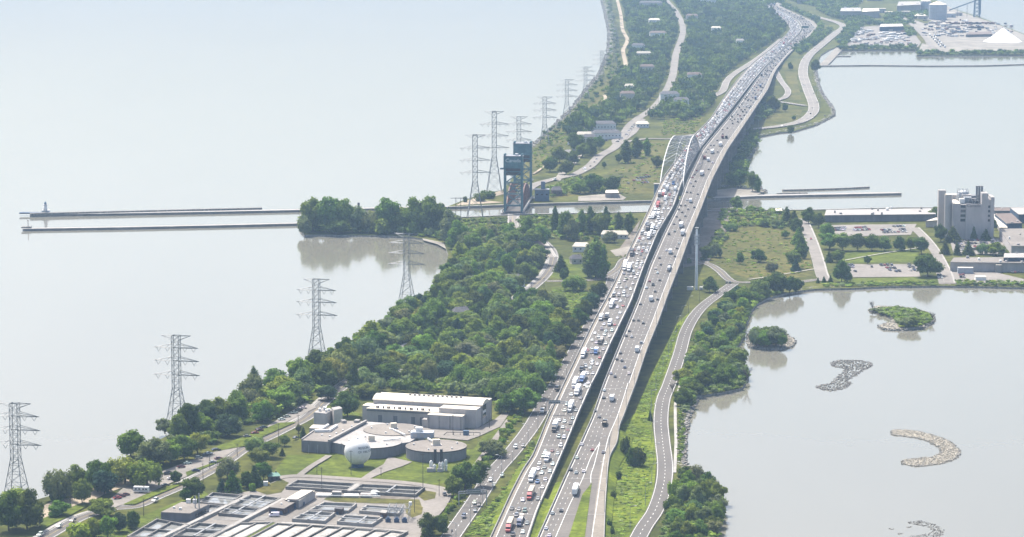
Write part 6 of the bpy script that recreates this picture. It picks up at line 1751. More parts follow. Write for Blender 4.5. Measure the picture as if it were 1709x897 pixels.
lowbuild('right-hand grey factory joined beside the tan-edged one', [(1439, 20), (1468, 18.5), (1466, 14), (1440, 14.5)], 16, 'panel', 'roof_white', 1, 'warehouse', seed=23)
lowbuild('dark boat shed with tan roof in the marina yard', [(1468, 45), (1508, 44), (1505, 40), (1470, 40.5)], 11, 'navy', 'panel_tan', 0, 'boat_shed', seed=24)
lowbuild('dark shed pair beyond the silo yard', [(1526, 27), (1545, 26), (1543, 21.5), (1528, 22)], 8, 'panel_dark', 'roof_white', 0, 'warehouse', seed=25)
lowbuild('low dark warehouse beside the salt pile', [(1612, 58), (1656, 57), (1654, 53), (1618, 54)], 7, 'panel_dark', 'roof_brown', 0, 'warehouse', seed=26)
lowbuild('white office block at the very top edge', [(1330, -2), (1374, -2), (1372, -9), (1332, -8)], 14, 'roof_pale', 'roof_white', 1, 'warehouse', seed=27)
# salt pile
p = P(1674, 70, GZ); kk = ppm(p.y); r = 33 / kk; hh = topz(47, p.y) - GZ
mb = MB(); n = 40; vs = []; rd = random.Random(3)
rows_ = [(1.0, 0), (0.8, 0.16), (0.55, 0.42), (0.3, 0.7), (0.1, 0.94), (0.01, 1.0)]
for q, z in rows_:
    for i in range(n):
        t = 6.283 * i / n
        w = r * q * (1 + 0.04 * math.sin(3 * t + z * 4) + rd.uniform(-.02, .02))
        vs.append((w * math.cos(t), w * math.sin(t), hh * z - 0.3))
mb.add(vs, [(kq * n + i, kq * n + (i + 1) % n, (kq + 1) * n + (i + 1) % n, (kq + 1) * n + i) for kq in range(len(rows_) - 1) for i in range(n)])
o = mb.build('salt_pile', M['salt'], None, p, smooth=True); tag(o, 'big conical pile of white road salt on the harbour yard', 'salt pile')
# unloading crane and conveyor
p = P(1630, 29, GZ); kk = ppm(p.y)
cr = empty('harbour_crane', p, 0, 'dark lattice unloading tower on the harbour edge', 'crane')
for sx in (-1, 1):
    for sy in (-1, 1): MB().tube((sx * 6, sy * 5, -0.3), (sx * 4, sy * 4, 40), 0.9, n=4).build('leg', M['blue_steel'], cr)
for sy in (-5, 5):
    mb = MB()
    for z in range(0, 40, 8): mb.tube((-6, sy, z), (6, sy, z + 8), 0.5, n=4).tube((6, sy, z), (-6, sy, z + 8), 0.5, n=4)
    mb.build('bracing', M['blue_steel'], cr)
MB().box((0, 0, 43), (13, 11, 9)).build('head_house', M['blue_steel'], cr)
MB().tube((7, 0, 6), (7, 0, 44), 1.6, n=8).build('spout', M['blue_steel'], cr)
a, b = P(1584, 14, 20), Vector((p.x, p.y, GZ + 36))
cv = empty('conveyor', (a.x, a.y, GZ), 0, 'sloping conveyor bridge from the silos to the crane', 'conveyor')
MB().tube((0, 0, 14), b - Vector((a.x, a.y, GZ)), 1.6, n=4).build('gallery', M['blue_steel'], cv)
for t in (0.3, 0.65): q = (b - Vector((a.x, a.y, GZ))) * t; MB().tube((q.x, q.y, -0.5), (q.x, q.y, 14 + 22 * t), 0.6, n=4).build('trestle', M['steel'], cv)
# stacks of goods in the yard
for i, (u, v, w, m, lab) in enumerate([(1560, 40, 22, 'panel', 'low grey row of stacked goods left of the yard'), (1590, 41, 24, 'rust', 'dark rust-brown stack row in the harbour yard'), (1625, 41, 26, 'brown', 'brown stack row, farther right in the harbour yard'), (1652, 41, 16, 'rust', 'short stack row near the water in the harbour yard'), (1588, 47, 18, 'panel_tan', 'tan stack row in the middle harbour yard'), (1628, 48, 28, 'brown', 'long dark stack row in the middle harbour yard'), (1600, 55, 24, 'panel_dark', 'dark stack row left of the low warehouse')]):
    p = P(u, v, GZ); kk = ppm(p.y)
    o = empty('goods_stack', p, R(-3), lab, 'stacked goods', 'stacked goods in the harbour yard')
    for j in range(5): MB().box(((j - 2) * w / 5 / kk, 0, 1.9 + (j % 2) * 0.5), (w / 5 / kk * 0.9, 6, 4.2 + (j % 2))).build('bundle', M[m], o)
# row of parked road tankers and moored boats
BOAT = None
def boat(u, v, L, rz, label):
    p = P(u, v, 0.0)
    o = empty('boat', (p.x, p.y, GZ if v < 79 else 0.0), rz, label, 'boat', 'white boats laid up in the marina yard')
    b = L * 0.16
    MB().add([(-L / 2, -b, 2.2), (L * 0.25, -b, 2.4), (L / 2, 0, 2.8), (L * 0.25, b, 2.4), (-L / 2, b, 2.2), (-L / 2, -b * 0.6, 0.3), (L * 0.2, -b * 0.6, 0.3), (L * 0.38, 0, 0.5), (L * 0.2, b * 0.6, 0.3), (-L / 2, b * 0.6, 0.3)],
             [(0, 1, 2, 3, 4)[::-1], (5, 6, 1, 0), (6, 7, 2, 1), (7, 8, 3, 2), (8, 9, 4, 3), (9, 5, 0, 4), (5, 9, 8, 7, 6)]).build('hull', M['white_wall'], o)
    MB().box((-L * 0.08, 0, 3.1), (L * 0.42, b * 1.4, 1.6), taper=0.85).build('cabin', M['white_wall'], o)
    MB().box((L * 0.0, 0, 3.4), (L * 0.3, b * 1.45, 0.5)).build('cabin_window', M['glass'], o)
bl = 0
for u, v, L, rz in [(1431, 49, 26, 0), (1436, 52, 22, 0.1), (1432, 56, 24, -0.1), (1441, 57, 20, 0), (1429, 60, 22, 0.1), (1420, 66, 24, 0), (1427, 70, 30, 0), (1440, 69, 26, 0.1), (1450, 69, 24, 0), (1416, 72, 26, 0), (1460, 67, 22, -0.1), (1480, 58, 30, 0), (1492, 60, 34, 0), (1488, 68, 34, 0.05), (1500, 67, 26, 0), (1475, 64, 26, 0), (1494, 64, 34, 0), (1482, 71, 26, 0)]:
    boat(u, v, L, rz, f'white boat on the marina yard, {ordw(bl)} counted from the upper left'); bl += 1

# more of the yard: tanks, small sheds, tanker trailers, grassy strips
area('grass_cover', [(1500, 36), (1512, 34), (1538, 58), (1546, 74), (1538, 72), (1524, 54)], 'meadow')
area('grass_cover', [(1405, 79), (1528, 77), (1530, 82.5), (1402, 83)], 'grass')
area('grass_cover', [(1530, 88), (1700, 87), (1709, 91), (1530, 92)], 'grass')
area('grass_cover', [(1540, 30), (1562, 38), (1545, 40), (1525, 33)], 'meadow')
far_wood('quay_scrub', [[(1405, 80), (1528, 79), (1530, 83), (1402, 83.5)], [(1532, 88), (1560, 87), (1575, 92), (1532, 92)], [(1580, 89), (1709, 88), (1709, 91.5), (1580, 92)], [(1508, 46), (1522, 50), (1528, 60), (1516, 62)], [(1470, 40), (1520, 36), (1526, 40), (1474, 44)]], 11.0, 35, (3, 8), (4, 7), (), 5)
tcol = ['white_wall', 'silo', 'panel_dark']
for i in range(14):
    t = i / 13
    u, v = 1552 + 19 * t + (6 if i % 2 else 0), 60 + 20 * t
    p = P(u, v, GZ + 0.3); q = P(u + 1.4, v + 2, GZ + 0.3)
    o = empty('tanker_trailer', p, math.atan2(q.y - p.y, q.x - p.x), f'tanker trailer parked in the harbour yard line, {ordw(i)} from the back', 'trailer', 'tanker trailers lined up in the harbour yard')
    MB().tube((-7, 0, 2.2), (7, 0, 2.2), 1.35, n=10).build('tank', M[tcol[i % 3]], o)
    MB().box((-5, 0, 0.6), (3, 2.3, 1.0)).box((5.5, 0, 0.6), (1.2, 2, 1.0)).build('running_gear', M['chassis'], o)
for i, (u, v, w, hh, m, r_, lab) in enumerate([(1512, 26, 14, 8, 'panel_tan', 'roof_white', 'low tan shed in front of the grain warehouse'), (1540, 33, 16, 7, 'panel', 'roof_pale', 'small grey shed left of the large silo foot'), (1586, 30, 18, 9, 'silo', 'roof_white', 'pale blue shed right of the large silo'), (1600, 27, 12, 7, 'panel', 'roof_pale', 'grey hut between silo and crane'), (1577, 45, 14, 5, 'white_wall', 'roof_white', 'white office cabin in the middle yard'),
        (1472, 22, 12, 9, 'silo', 'roof_white', 'pale shed right of the grey factory'), (1484, 26, 14, 7, 'panel', 'roof_white', 'small white-roofed shed beyond the hedge'), (1425, 4, 30, 12, 'panel', 'roof_pale', 'grey hall near the top edge left of the factory'), (1460, 2, 26, 12, 'panel_dark', 'roof_white', 'white-roofed hall near the top edge'), (1486, -1, 24, 14, 'panel', 'roof_pale', 'tall grey hall at the top edge beside the warehouse')]):
    p = P(u, v, GZ); kk = ppm(p.y)
    o = empty('warehouse', p, R(-4), lab, 'building')
    MB().box((0, 6, hh / 2), (w / kk, 14, hh)).build('wall', M[m], o); MB().box((0, 6, hh + 0.25), (w / kk + 1, 15, 0.6)).build('roof', M[r_], o)
    MB().box((w / kk * 0.2, -1.06, hh * 0.3), (w / kk * 0.2, 0.12, hh * 0.6)).build('door', M['panel_dark'], o)
mb = MB(); rd = random.Random(8)
for _ in range(260):
    u, v = rd.choice([(rd.uniform(1425, 1520), rd.uniform(48, 76)), (rd.uniform(1560, 1690), rd.uniform(38, 60)), (rd.uniform(1540, 1620), rd.uniform(34, 62))])
    p = P(u, v, GZ + 0.4); h_ = rd.uniform(1.2, 3.4)
    mb.box((p.x, p.y, GZ + 0.4 + h_ / 2), (rd.uniform(3, 9), rd.uniform(2.5, 8), h_), rd.uniform(0, 3), rd.randrange(5))
tag(mb.build('yard_clutter', [M['white_wall'], M['panel_dark'], M['rust'], M['navy'], M['panel_tan']]), kind='stuff')

# ------------------------------------------------------------------ islets in the bay
def islet(name, outline, label, hgt, veg=0, rockn=400, rm=('rock', 'guano'), rs=(0.4, 1.1), jy=1.2, fill_k=1.2):
    q = [P(u, v, 0.0) for u, v in outline]
    c = sum(q, Vector()) / len(q)
    o = empty(name, (c.x, c.y, 0), 0, label, 'islet')
    mb = MB().prism([p - c for p in q], -1.0, hgt, 0, 0)
    mb.build('mound', M[rm[1]], o)
    mb = MB(); rd = random
    n = len(q)
    for _ in range(rockn):
        i = random.randrange(n); t = random.random()
        p = q[i].lerp(q[(i + 1) % n], t) - c
        rock(mb, (p.x + random.uniform(-1.2, 1.2), p.y + random.uniform(-jy, jy) * 1.6, random.uniform(-0.15, max(hgt, 0) * 0.8)), random.uniform(*rs), random.choice((0, 0, 1)))
    us = [w[0] for w in outline]; vs = [w[1] for w in outline]
    k2 = 0
    while k2 < rockn * fill_k:
        u, v = random.uniform(min(us), max(us)), random.uniform(min(vs), max(vs))
        if in_poly(u, v, outline):
            p = P(u, v, 0) - c; rock(mb, (p.x, p.y, max(hgt, 0.12)), random.uniform(*rs) * 0.8, random.choice((0, 1, 1))); k2 += 1
        else: k2 += 0.02
    r_ = mb.build('rock', [M[rm[0]], M['rock' if rm[1] != 'guano' else 'guano']], o); r_['kind'] = 'stuff'
    return o
islet('rock_islet', [(1489, 719), (1500, 718), (1530, 720), (1560, 728), (1585, 738), (1600, 752), (1601, 758), (1590, 768), (1568, 775), (1530, 779), (1508, 775), (1508, 769), (1530, 766), (1555, 764), (1572, 757), (1570, 748), (1552, 738), (1530, 731), (1505, 728), (1490, 726)], 'crescent of pale stones lying in the bay at lower right', 0.35, rockn=1100, rs=(0.25, 0.7), jy=0.8)
islet('rock_islet', [(1516, 872), (1535, 870), (1560, 877), (1573, 886), (1570, 893), (1550, 899), (1520, 900), (1522, 896), (1545, 893), (1560, 886), (1550, 879), (1530, 876)], 'broken ring of dark stones at the bottom right edge', -0.1, rockn=330, rm=('rock_dark', 'rock'), rs=(0.2, 0.55), jy=0.8, fill_k=0.3)
for u, v in ((1488, 883), (1502, 891), (1517, 880)):
    p = P(u, v, 0); mb = MB(); rocks(mb, p, (1.5, 1.5), 8, 0.3, 0.6)
    tag(mb.build('lone_rocks', M['rock']), kind='stuff')
islet('rock_islet', [(1389, 606), (1400, 602), (1430, 601.5), (1452, 606), (1454, 611), (1440, 618), (1425, 628), (1412, 636), (1420, 640), (1410, 648), (1385, 653), (1366, 648), (1364, 645), (1390, 640), (1396, 632), (1410, 622), (1414, 616), (1398, 613), (1391, 611)], 'zigzag heap of dark boulders in the bay', -0.1, rockn=900, rm=('rock_dark', 'rock'), rs=(0.25, 0.8), jy=1.2, fill_k=0.9)
i1 = islet('grassy_islet', [(1452, 518), (1462, 513), (1490, 514), (1520, 516), (1545, 522), (1559, 531), (1556, 540), (1540, 548), (1505, 552.5), (1475, 551), (1468, 546), (1478, 542), (1490, 541), (1488, 530), (1478, 524), (1455, 521)], 'curved grassy islet with stony rim and two dead trees', 1.2, rockn=700)
i2 = islet('round_islet', [(1250, 560), (1262, 553), (1290, 552), (1312, 560), (1326, 570), (1322, 579), (1300, 584.5), (1270, 583), (1252, 580), (1249, 570)], 'small round islet with a thicket and pale stone beach', 1.2, rockn=800)
far_wood('islet_scrub', [[(1455, 519), (1490, 515), (1530, 519), (1552, 528), (1552, 538), (1535, 545), (1515, 546), (1500, 542), (1492, 530)]], 4.0, 31, (1.5, 3), (2, 3.5), (), 5, tones=('mid green', 'bright green', 'grey green'))
area('grass_cover', [(1456, 518), (1490, 515), (1530, 519), (1552, 528), (1552, 538), (1530, 546), (1500, 546), (1494, 532), (1480, 524)], 'verge', 1.45)
k0 = len(TREES)
for u, vt, vb, w, f, t in ((1295, 545, 578, 36, 'b', 'grey green'), (1275, 552, 579, 26, 'b', 'mid green'), (1263, 550, 578, 22, 'w', 'grey green'), (1304, 556, 580, 22, 'b', 'mid green'), (1512, 530, 546, 26, 'b', 'grey green'), (1524, 528, 545, 24, 'b', 'mid green')):
    tree_px(u, vt, vb, w, FCODE[f], t, 'single')
for i, (o, form, tone, (u, v), h_, z_) in enumerate(TREES[k0:]):
    tag(o, ['grey-green round tree, largest on the round islet', 'mid green tree in the middle of the round islet', 'thin grey-green tree at the left of the round islet', 'small mid green tree at the stony end of the round islet', 'grey-green low tree on the grassy islet', 'mid green low tree on the grassy islet'][i], 'tree', 'trees on the islets')
# bare trees
far_wood('islet_scrub', [[(1254, 560), (1265, 555), (1290, 554), (1308, 562), (1306, 574), (1280, 578), (1258, 576)]], 3.5, 41, (2, 6), (2.5, 4), (), 5, tones=('mid green', 'dark green', 'grey green'))
def bare_tree(u, v, vt, label, z=1.0):
    p = P(u, v, z); hh = topz(vt, p.y) - z
    o = empty('bare_tree', p, 0, label, 'tree')
    rd = random.Random(int(u))
    MB().tube((0, 0, -0.3), (0, 0, hh * 0.45), 0.3, 0.2, 6).build('trunk', M['bark'], o)
    mb = MB()
    for i in range(14):
        a = rd.uniform(0, 6.28); z0 = hh * rd.uniform(0.25, 0.45)
        e = Vector((math.cos(a) * hh * 0.3, math.sin(a) * hh * 0.3, hh * rd.uniform(0.65, 0.95)))
        s = Vector((0, 0, z0)); mb.tube(s, e, 0.13, 0.05, 4)
        for _ in range(4):
            m_ = s.lerp(e, rd.uniform(0.4, 0.9)); mb.tube(m_, m_ + Vector((rd.uniform(-1, 1), rd.uniform(-1, 1), rd.uniform(0.4, 1.6))), 0.07, 0.04, 3)
    mb.build('branches', M['bark'], o)
bare_tree(1456, 519, 501, 'bare grey dead tree at the left tip of the grassy islet')
bare_tree(1556, 536, 520, 'bare dead tree at the right end of the grassy islet')
bare_tree(1253, 578, 545, 'bare tree at the left side of the round islet')
bare_tree(1247, 640, 610, 'bare grey tree leaning over the bay from the thicket', GZ)
bare_tree(1122, 655, 640, 'bare tree beside the shore road', GZ)
# ------------------------------------------------------------------ vehicles (front of each faces +Y)
CARCOL = {'white': (0.72, 0.72, 0.71), 'silver': (0.42, 0.43, 0.44), 'grey': (0.17, 0.175, 0.18), 'black': (0.018, 0.018, 0.02), 'dark blue': (0.025, 0.045, 0.11), 'red': (0.32, 0.03, 0.03), 'maroon': (0.12, 0.02, 0.025), 'tan': (0.4, 0.34, 0.26), 'blue': (0.05, 0.14, 0.36), 'green': (0.08, 0.16, 0.12)}
def profile_body(mb, prof, w, m):
    """side profile (y, z) extruded across the width"""
    n = len(prof)
    vs = [(-w / 2, y, z) for y, z in prof] + [(w / 2, y, z) for y, z in prof]
    mb.add(vs, [(i, (i + 1) % n, n + (i + 1) % n, n + i) for i in range(n)] + [tuple(range(n))[::-1], tuple(range(n, 2 * n))], m)
def greenhouse(mb, y0, y1, y2, y3, z0, z1, w0, w1, mg, mr):
    lo = [(-w0 / 2, y0, z0), (w0 / 2, y0, z0), (w0 / 2, y3, z0), (-w0 / 2, y3, z0)]
    hi = [(-w1 / 2, y1, z1), (w1 / 2, y1, z1), (w1 / 2, y2, z1), (-w1 / 2, y2, z1)]
    mb.add(lo + hi, [(0, 1, 5, 4), (1, 2, 6, 5), (2, 3, 7, 6), (3, 0, 4, 7)], mg)
    hi2 = [(x, y, z + 0.05) for x, y, z in hi]
    mb.add(hi + hi2, [(0, 1, 5, 4), (1, 2, 6, 5), (2, 3, 7, 6), (3, 0, 4, 7), (4, 5, 6, 7)], mr)
def wheels(mb, ys, w, r=0.33, m=0):
    for y in ys:
        for s in (-1, 1):
            mb.tube((s * (w / 2 - 0.22), y, r), (s * (w / 2 + 0.01), y, r), r, n=10, m=m)
def car_shape(kind):
    """-> (body, windows, wheel) builders, dimensions"""
    b, g, t = MB(), MB(), MB()
    if kind == 'car':
        w, L = 1.84, 4.75
        profile_body(b, [(-2.35, 0.3), (2.35, 0.28), (2.38, 0.62), (2.0, 0.82), (1.0, 0.95), (-1.7, 1.0), (-2.32, 0.95), (-2.38, 0.6)], w, 0)
        greenhouse(b, -1.75, -1.05, 0.35, 1.15, 0.96, 1.42, w * 0.93, w * 0.74, 1, 0)
        wheels(t, (-1.4, 1.42), w)
    elif kind == 'suv':
        w, L = 1.95, 4.9
        profile_body(b, [(-2.42, 0.35), (2.4, 0.33), (2.43, 0.8), (2.1, 1.0), (1.1, 1.1), (-2.3, 1.15), (-2.45, 0.7)], w, 0)
        greenhouse(b, -2.35, -2.0, 0.45, 1.2, 1.1, 1.72, w * 0.95, w * 0.8, 1, 0)
        wheels(t, (-1.45, 1.45), w, 0.37)
    elif kind == 'pickup':
        w, L = 2.0, 5.7
        profile_body(b, [(-2.85, 0.45), (2.8, 0.4), (2.83, 0.9), (2.5, 1.1), (1.2, 1.15), (-2.85, 1.15)], w, 0)
        greenhouse(b, -0.9, -0.7, 0.6, 1.3, 1.13, 1.82, w * 0.92, w * 0.8, 1, 0)
        b.quad((-0.8, -2.7, 1.17), (0.8, -2.7, 1.17), (0.8, -1.1, 1.17), (-0.8, -1.1, 1.17), 2)
        wheels(t, (-1.75, 1.8), w, 0.4)
    else:   # van
        w, L = 2.0, 5.6
        profile_body(b, [(-2.8, 0.35), (2.75, 0.35), (2.8, 0.95), (2.1, 1.25), (1.5, 2.15), (-2.75, 2.2)], w, 0)
        b.add([(-0.9, 2.12, 1.28), (0.9, 2.12, 1.28), (0.8, 1.56, 2.08), (-0.8, 1.56, 2.08)], [(0, 1, 2, 3)], 1)
        for s in (-1, 1): b.add([(s * 1.012, 0.7, 1.3), (s * 1.012, 1.75, 1.3), (s * 1.012, 1.4, 1.95), (s * 1.012, 0.7, 1.95)], [(0, 1, 2, 3)], 1)
        wheels(t, (-1.8, 1.7), w, 0.38)
    return b, t
CARM = {}
for kind in ('car', 'suv', 'pickup', 'van'):
    b, t = car_shape(kind)
    gl = MB(); bd = MB()
    for vs_i, mi in zip(b.f, b.m):
        tgt = gl if mi == 1 else bd
        tgt.add([b.v[i] for i in vs_i], [tuple(range(len(vs_i)))], 0 if mi != 2 else 1)
    CARM[kind] = (bd.mesh('body', [M['carpaint'], M['chassis']]), gl.mesh('windows', [M['glass']]), None,
                  [MB().tube((s * 0.7, y, 0.35), (s * 0.95, y, 0.35), 0.35, n=8).mesh('wheel', [M['tyre']]) for y in (-1.45, 1.45) for s in (-1, 1)])
    one = MB(); one.add(b.v, b.f); one.m = list(b.m)
    one.add(t.v, t.f, 3)
    CARM[kind] = CARM[kind][:2] + (one.mesh(kind, [M['carpaint'], M['glass'], M['chassis'], M['tyre']]), CARM[kind][3])
NAME = {'car': 'car', 'suv': 'car', 'pickup': 'pickup_truck', 'van': 'van'}
KW = {'car': 'car', 'suv': 'sport utility car', 'pickup': 'pickup', 'van': 'van'}
VEH = []     # (object, where, lane, colour, kindword, y)
def car(p, rz, kind, col, detail, where, lane):
    nm = NAME[kind]
    c = tuple(x * random.uniform(0.88, 1.1) for x in CARCOL[col])
    if detail:
        o = empty(nm, p, rz)
        bd, gl, one, wh = CARM[kind]
        link_mesh('body', bd, o, color=c); link_mesh('windows', gl, o)
        for w in wh: link_mesh('wheel', w, o)
    else:
        o = link_mesh(nm, CARM[kind][2], None, p, rz, c)
    VEH.append((o, where, lane, col, KW[kind], p[1], 'car' if kind in ('car', 'suv') else kind))
    return o
# lorries: cab, trailer, wheels as parts
def cab_mesh(day=False):
    mb = MB()
    profile_body(mb, [(-1.6, 0.7), (2.9, 0.55), (2.95, 1.5), (1.7, 1.85), (1.25, 2.85), (-0.1, 3.7 if not day else 2.95), (-1.6, 3.7 if not day else 2.95)], 2.4, 0)
    return mb.mesh('cab', [M['carpaint']])
CABM = cab_mesh(); CABD = cab_mesh(True)
WIND = MB().add([(-1.05, 1.76, 1.95), (1.05, 1.76, 1.95), (0.98, 1.34, 2.78), (-0.98, 1.34, 2.78)], [(0, 1, 2, 3)]).mesh('windscreen', [M['glass']])
def wheelset(ys): 
    return [MB().tube((s * 0.85, y, 0.5), (s * 1.24, y, 0.5), 0.5, n=10).mesh('wheel', [M['tyre']]) for y in ys for s in (-1, 1)]
SEMIW, BOXW = wheelset((5.9 + 2.0, 5.9 - 1.6, 5.9 - 2.8, -6.2, -7.5)), wheelset((4.2, -2.6))
TRM = MB().box((0, 0, 2.65), (2.55, 14.6, 2.85)).box((0, -0.5, 1.05), (1.2, 13, 0.3), m=1).mesh('trailer', [M['trailer'], M['chassis']])
BXM = MB().box((0, 0, 2.2), (2.45, 7.0, 2.7)).box((0, 0, 0.75), (1.2, 7.4, 0.3), m=1).mesh('cargo_box', [M['trailer'], M['chassis']])
FLM = MB().box((0, 0, 1.3), (2.5, 14.6, 0.3)).box((0, -0.5, 1.0), (1.2, 13, 0.3), m=0).mesh('flatbed', [M['chassis']])
LOADM = MB().box((0, 3.8, 2.0), (2.3, 4.5, 1.1)).box((0, -1.0, 1.9), (2.1, 4.2, 0.9)).box((0, -5, 2.1), (2.3, 2.6, 1.3)).mesh('load', [M['panel_tan']])
TKM = MB()
TKM.tube((0, -7, 2.2), (0, 6.6, 2.2), 1.15, n=14); TKM.box((0, -0.5, 1.0), (1.2, 13, 0.3), m=1)
TKM = TKM.mesh('tank', [M['trailer'], M['chassis']])
DPM = MB()
DPM.add([(-1.25, -3.6, 1.1), (1.25, -3.6, 1.1), (1.25, 2.2, 1.1), (-1.25, 2.2, 1.1), (-1.25, -3.9, 2.6), (1.25, -3.9, 2.6), (1.25, 2.3, 2.9), (-1.25, 2.3, 2.9)], [(0, 1, 5, 4), (1, 2, 6, 5), (2, 3, 7, 6), (3, 0, 4, 7)])
DPM.quad((-1.2, -3.7, 2.2), (1.2, -3.7, 2.2), (1.2, 2.2, 2.4), (-1.2, 2.2, 2.4), 1).box((0, 0, 0.8), (1.2, 8, 0.3), m=1)
DPM = DPM.mesh('tipper_body', [M['trailer'], M['dirt']])
def lorry(p, rz, style, cab, tr, where, lane, kw=None):
    cabc = CARCOL[cab]; trc = CARCOL[tr] if tr in CARCOL else tr
    o = empty({'semi': 'semi_truck', 'box': 'box_truck', 'flat': 'flatbed_truck', 'tank': 'tanker_truck', 'dump': 'dump_truck'}[style], p, rz)
    def part(nm, me, y, c=None):
        q = link_mesh(nm, me, o, (0, y, 0), color=c); return q
    if style in ('semi', 'flat', 'tank'):
        k = part('cab', CABM, 6.9, cabc); w = link_mesh('windscreen', WIND, k)
        w.scale = (1, 1.0, 1.0)
        if style == 'semi': part('trailer', TRM, -3.2, trc)
        elif style == 'flat': part('flatbed', FLM, -3.2); part('load', LOADM, -3.2)
        else: part('tank', TKM, -3.2, trc)
        for m_ in SEMIW: part('wheel', m_, 0)
    else:
        k = part('cab', CABD, 3.6, cabc); link_mesh('windscreen', WIND, k)
        part('cargo_box' if style == 'box' else 'tipper_body', BXM if style == 'box' else DPM, -1.6 if style == 'box' else -0.6, trc)
        for m_ in BOXW: part('wheel', m_, 0)
    word = kw or {'semi': f'truck with {tr if isinstance(tr, str) else "tan"} trailer and {cab} cab', 'box': f'box truck with {tr} body', 'flat': f'flatbed truck with {cab} cab', 'tank': f'tanker truck with {cab} cab', 'dump': f'dump truck with {cab} cab'}[style]
    VEH.append((o, where, lane, '', word, p[1], 'truck'))
    return o
def on(L, Rr, u, v, dirn, dz=0.06):
    """deck point under the vehicle seen at (u, v), and heading"""
    vv = v + 1.5
    t = (u - L(vv)) / (Rr(vv) - L(vv)); t = min(max(t, 0.07), 0.95)
    a, b = deck_at(L, Rr, t, vv + 3), deck_at(L, Rr, t, vv - 3)
    d = (b - a) * dirn
    p = surf(u, vv); p.z += dz
    return p, math.atan2(d.y, d.x) - R(90), t
COLC = {'w': 'white', 's': 'silver', 'g': 'grey', 'd': 'black', 'b': 'dark blue', 'r': 'red', 'm': 'maroon', 't': 'tan', 'B': 'blue', 'G': 'green'}
LANEW = ['leftmost lane', 'second lane', 'third lane', 'rightmost lane']
def lane_word(L, t):
    if L is LDL: k = int(min(max((t - 0.14) / 0.2, 0), 3))
    else: k = int(min(max((t - 0.08) / 0.175, 0), 3))
    return LANEW[k]
def place(L, Rr, u, v, code, dirn, where):
    p, rz, t = on(L, Rr, u, v, dirn)
    ln = lane_word(L, t) if L else ''
    if code[0] == 'T': return lorry(p, rz, {'s': 'semi', 'x': 'box', 'f': 'flat', 'k': 'tank', 'd': 'dump'}[code[1]], COLC[code[2]], COLC[code[3]], where, ln)
    kind = {'c': 'car', 'u': 'suv', 'p': 'pickup', 'v': 'van'}[code[0]]
    car(p, rz, kind, COLC[code[1]], v > 560, where, ln)
def zoomed(ox, oy, s, txt, L, Rr, dirn, where, vmin=-1, vmax=2000):
    for q in txt.replace('\n', ' ').split():
        x, y, code = q.split(',')
        u, v = ox + float(x) / s, oy + float(y) / s
        if vmin <= v < vmax: place(L, Rr, u, v, code, dirn, where)
WL, WR = 'on the jammed carriageway', 'on the freer carriageway'
zoomed(700, 640, 3.49, '''900,22,cw 920,52,Tsww 965,10,cw 884,65,cw 940,85,cg 860,122,uw 880,147,Tsww 845,158,cw 912,158,cg 815,215,cw 845,222,cw 880,232,cd 893,203,cs 835,256,cw 866,272,cm 790,262,Tsdw 812,312,us 842,315,uw 823,363,uw
733,400,cw 773,393,cm 805,410,cs 745,442,Txww 722,425,uw 698,467,cw 777,470,cw 728,490,cg 692,498,cw 760,512,cw 713,522,cw 658,552,Tsww 688,575,pB 734,560,cs 716,606,cw 648,655,Tsrt 603,680,cw 690,672,cg 538,730,cd 580,735,cg 614,743,uG 565,770,ug 588,808,Tfbt 525,842,Tsrt 627,815,cg 602,867,cw 545,882,pd''', LDL, LDR, -1, WL)
zoomed(700, 640, 3.49, '1077,40,cw 1074,83,cd 1122,95,Txww 1023,160,cd 1047,195,cg 1079,240,Tddd 946,356,cw 1007,387,cr 1072,402,cg 917,432,cw 882,503,cd 913,520,cs 957,513,cw 910,630,Tsww 775,757,cs 826,742,cd 737,845,cw 757,887,cw', RDL, RDR, 1, WR)
zoomed(880, 440, 3.45, '''562,27,Tsww 588,33,Tsww 628,18,cw 655,8,cw 557,57,cb 612,42,cw 597,75,cw 622,80,cw 527,110,cw 560,98,cs 515,137,cw 540,138,cw 570,135,cg 595,147,cw 556,167,uw 528,172,cw 503,165,cs 577,187,cs 608,115,cw 635,62,cw 475,207,pd 513,207,cw 487,242,Tsww 537,215,cw 519,250,cw 552,242,cr 535,283,cw 425,317,Txww 458,312,Txds 443,349,cw 476,348,Txww 520,312,cw 504,352,cr 453,388,cs 428,377,ug 488,385,uw 390,400,cw 445,408,cw 473,417,cw 410,420,cw 374,440,cw 423,450,Tfdd
397,455,cs 453,460,cw 375,490,cs 438,493,cs 397,512,TxBw 370,512,cb 418,541,cr 325,527,Tsww 347,498,cr 374,560,cw 374,577,cw 403,578,cw 335,590,pw 363,600,cw 316,610,Tddd 379,633,cs 347,633,cw 320,667,TsBw 352,687,cw 345,710,cw 275,697,Tsww 290,742,Tsww 255,755,cw 312,768,cw''', LDL, LDR, -1, WL, 0, 662)
zoomed(880, 440, 3.45, '738,28,cw 770,5,cd 750,52,cw 818,32,Tkds 704,100,cr 763,95,cd 724,122,pd 686,138,cw 737,160,cd 713,210,Txww 750,205,cd 651,232,cd 612,326,cd 640,326,cd 668,342,cd 587,387,cd 570,415,cd 601,421,cs 658,457,us 633,502,Txww 537,515,cd 517,550,cd 545,558,cd 562,597,cb 482,632,cs 586,633,cw 506,650,cd', RDL, RDR, 1, WR, 0, 638)
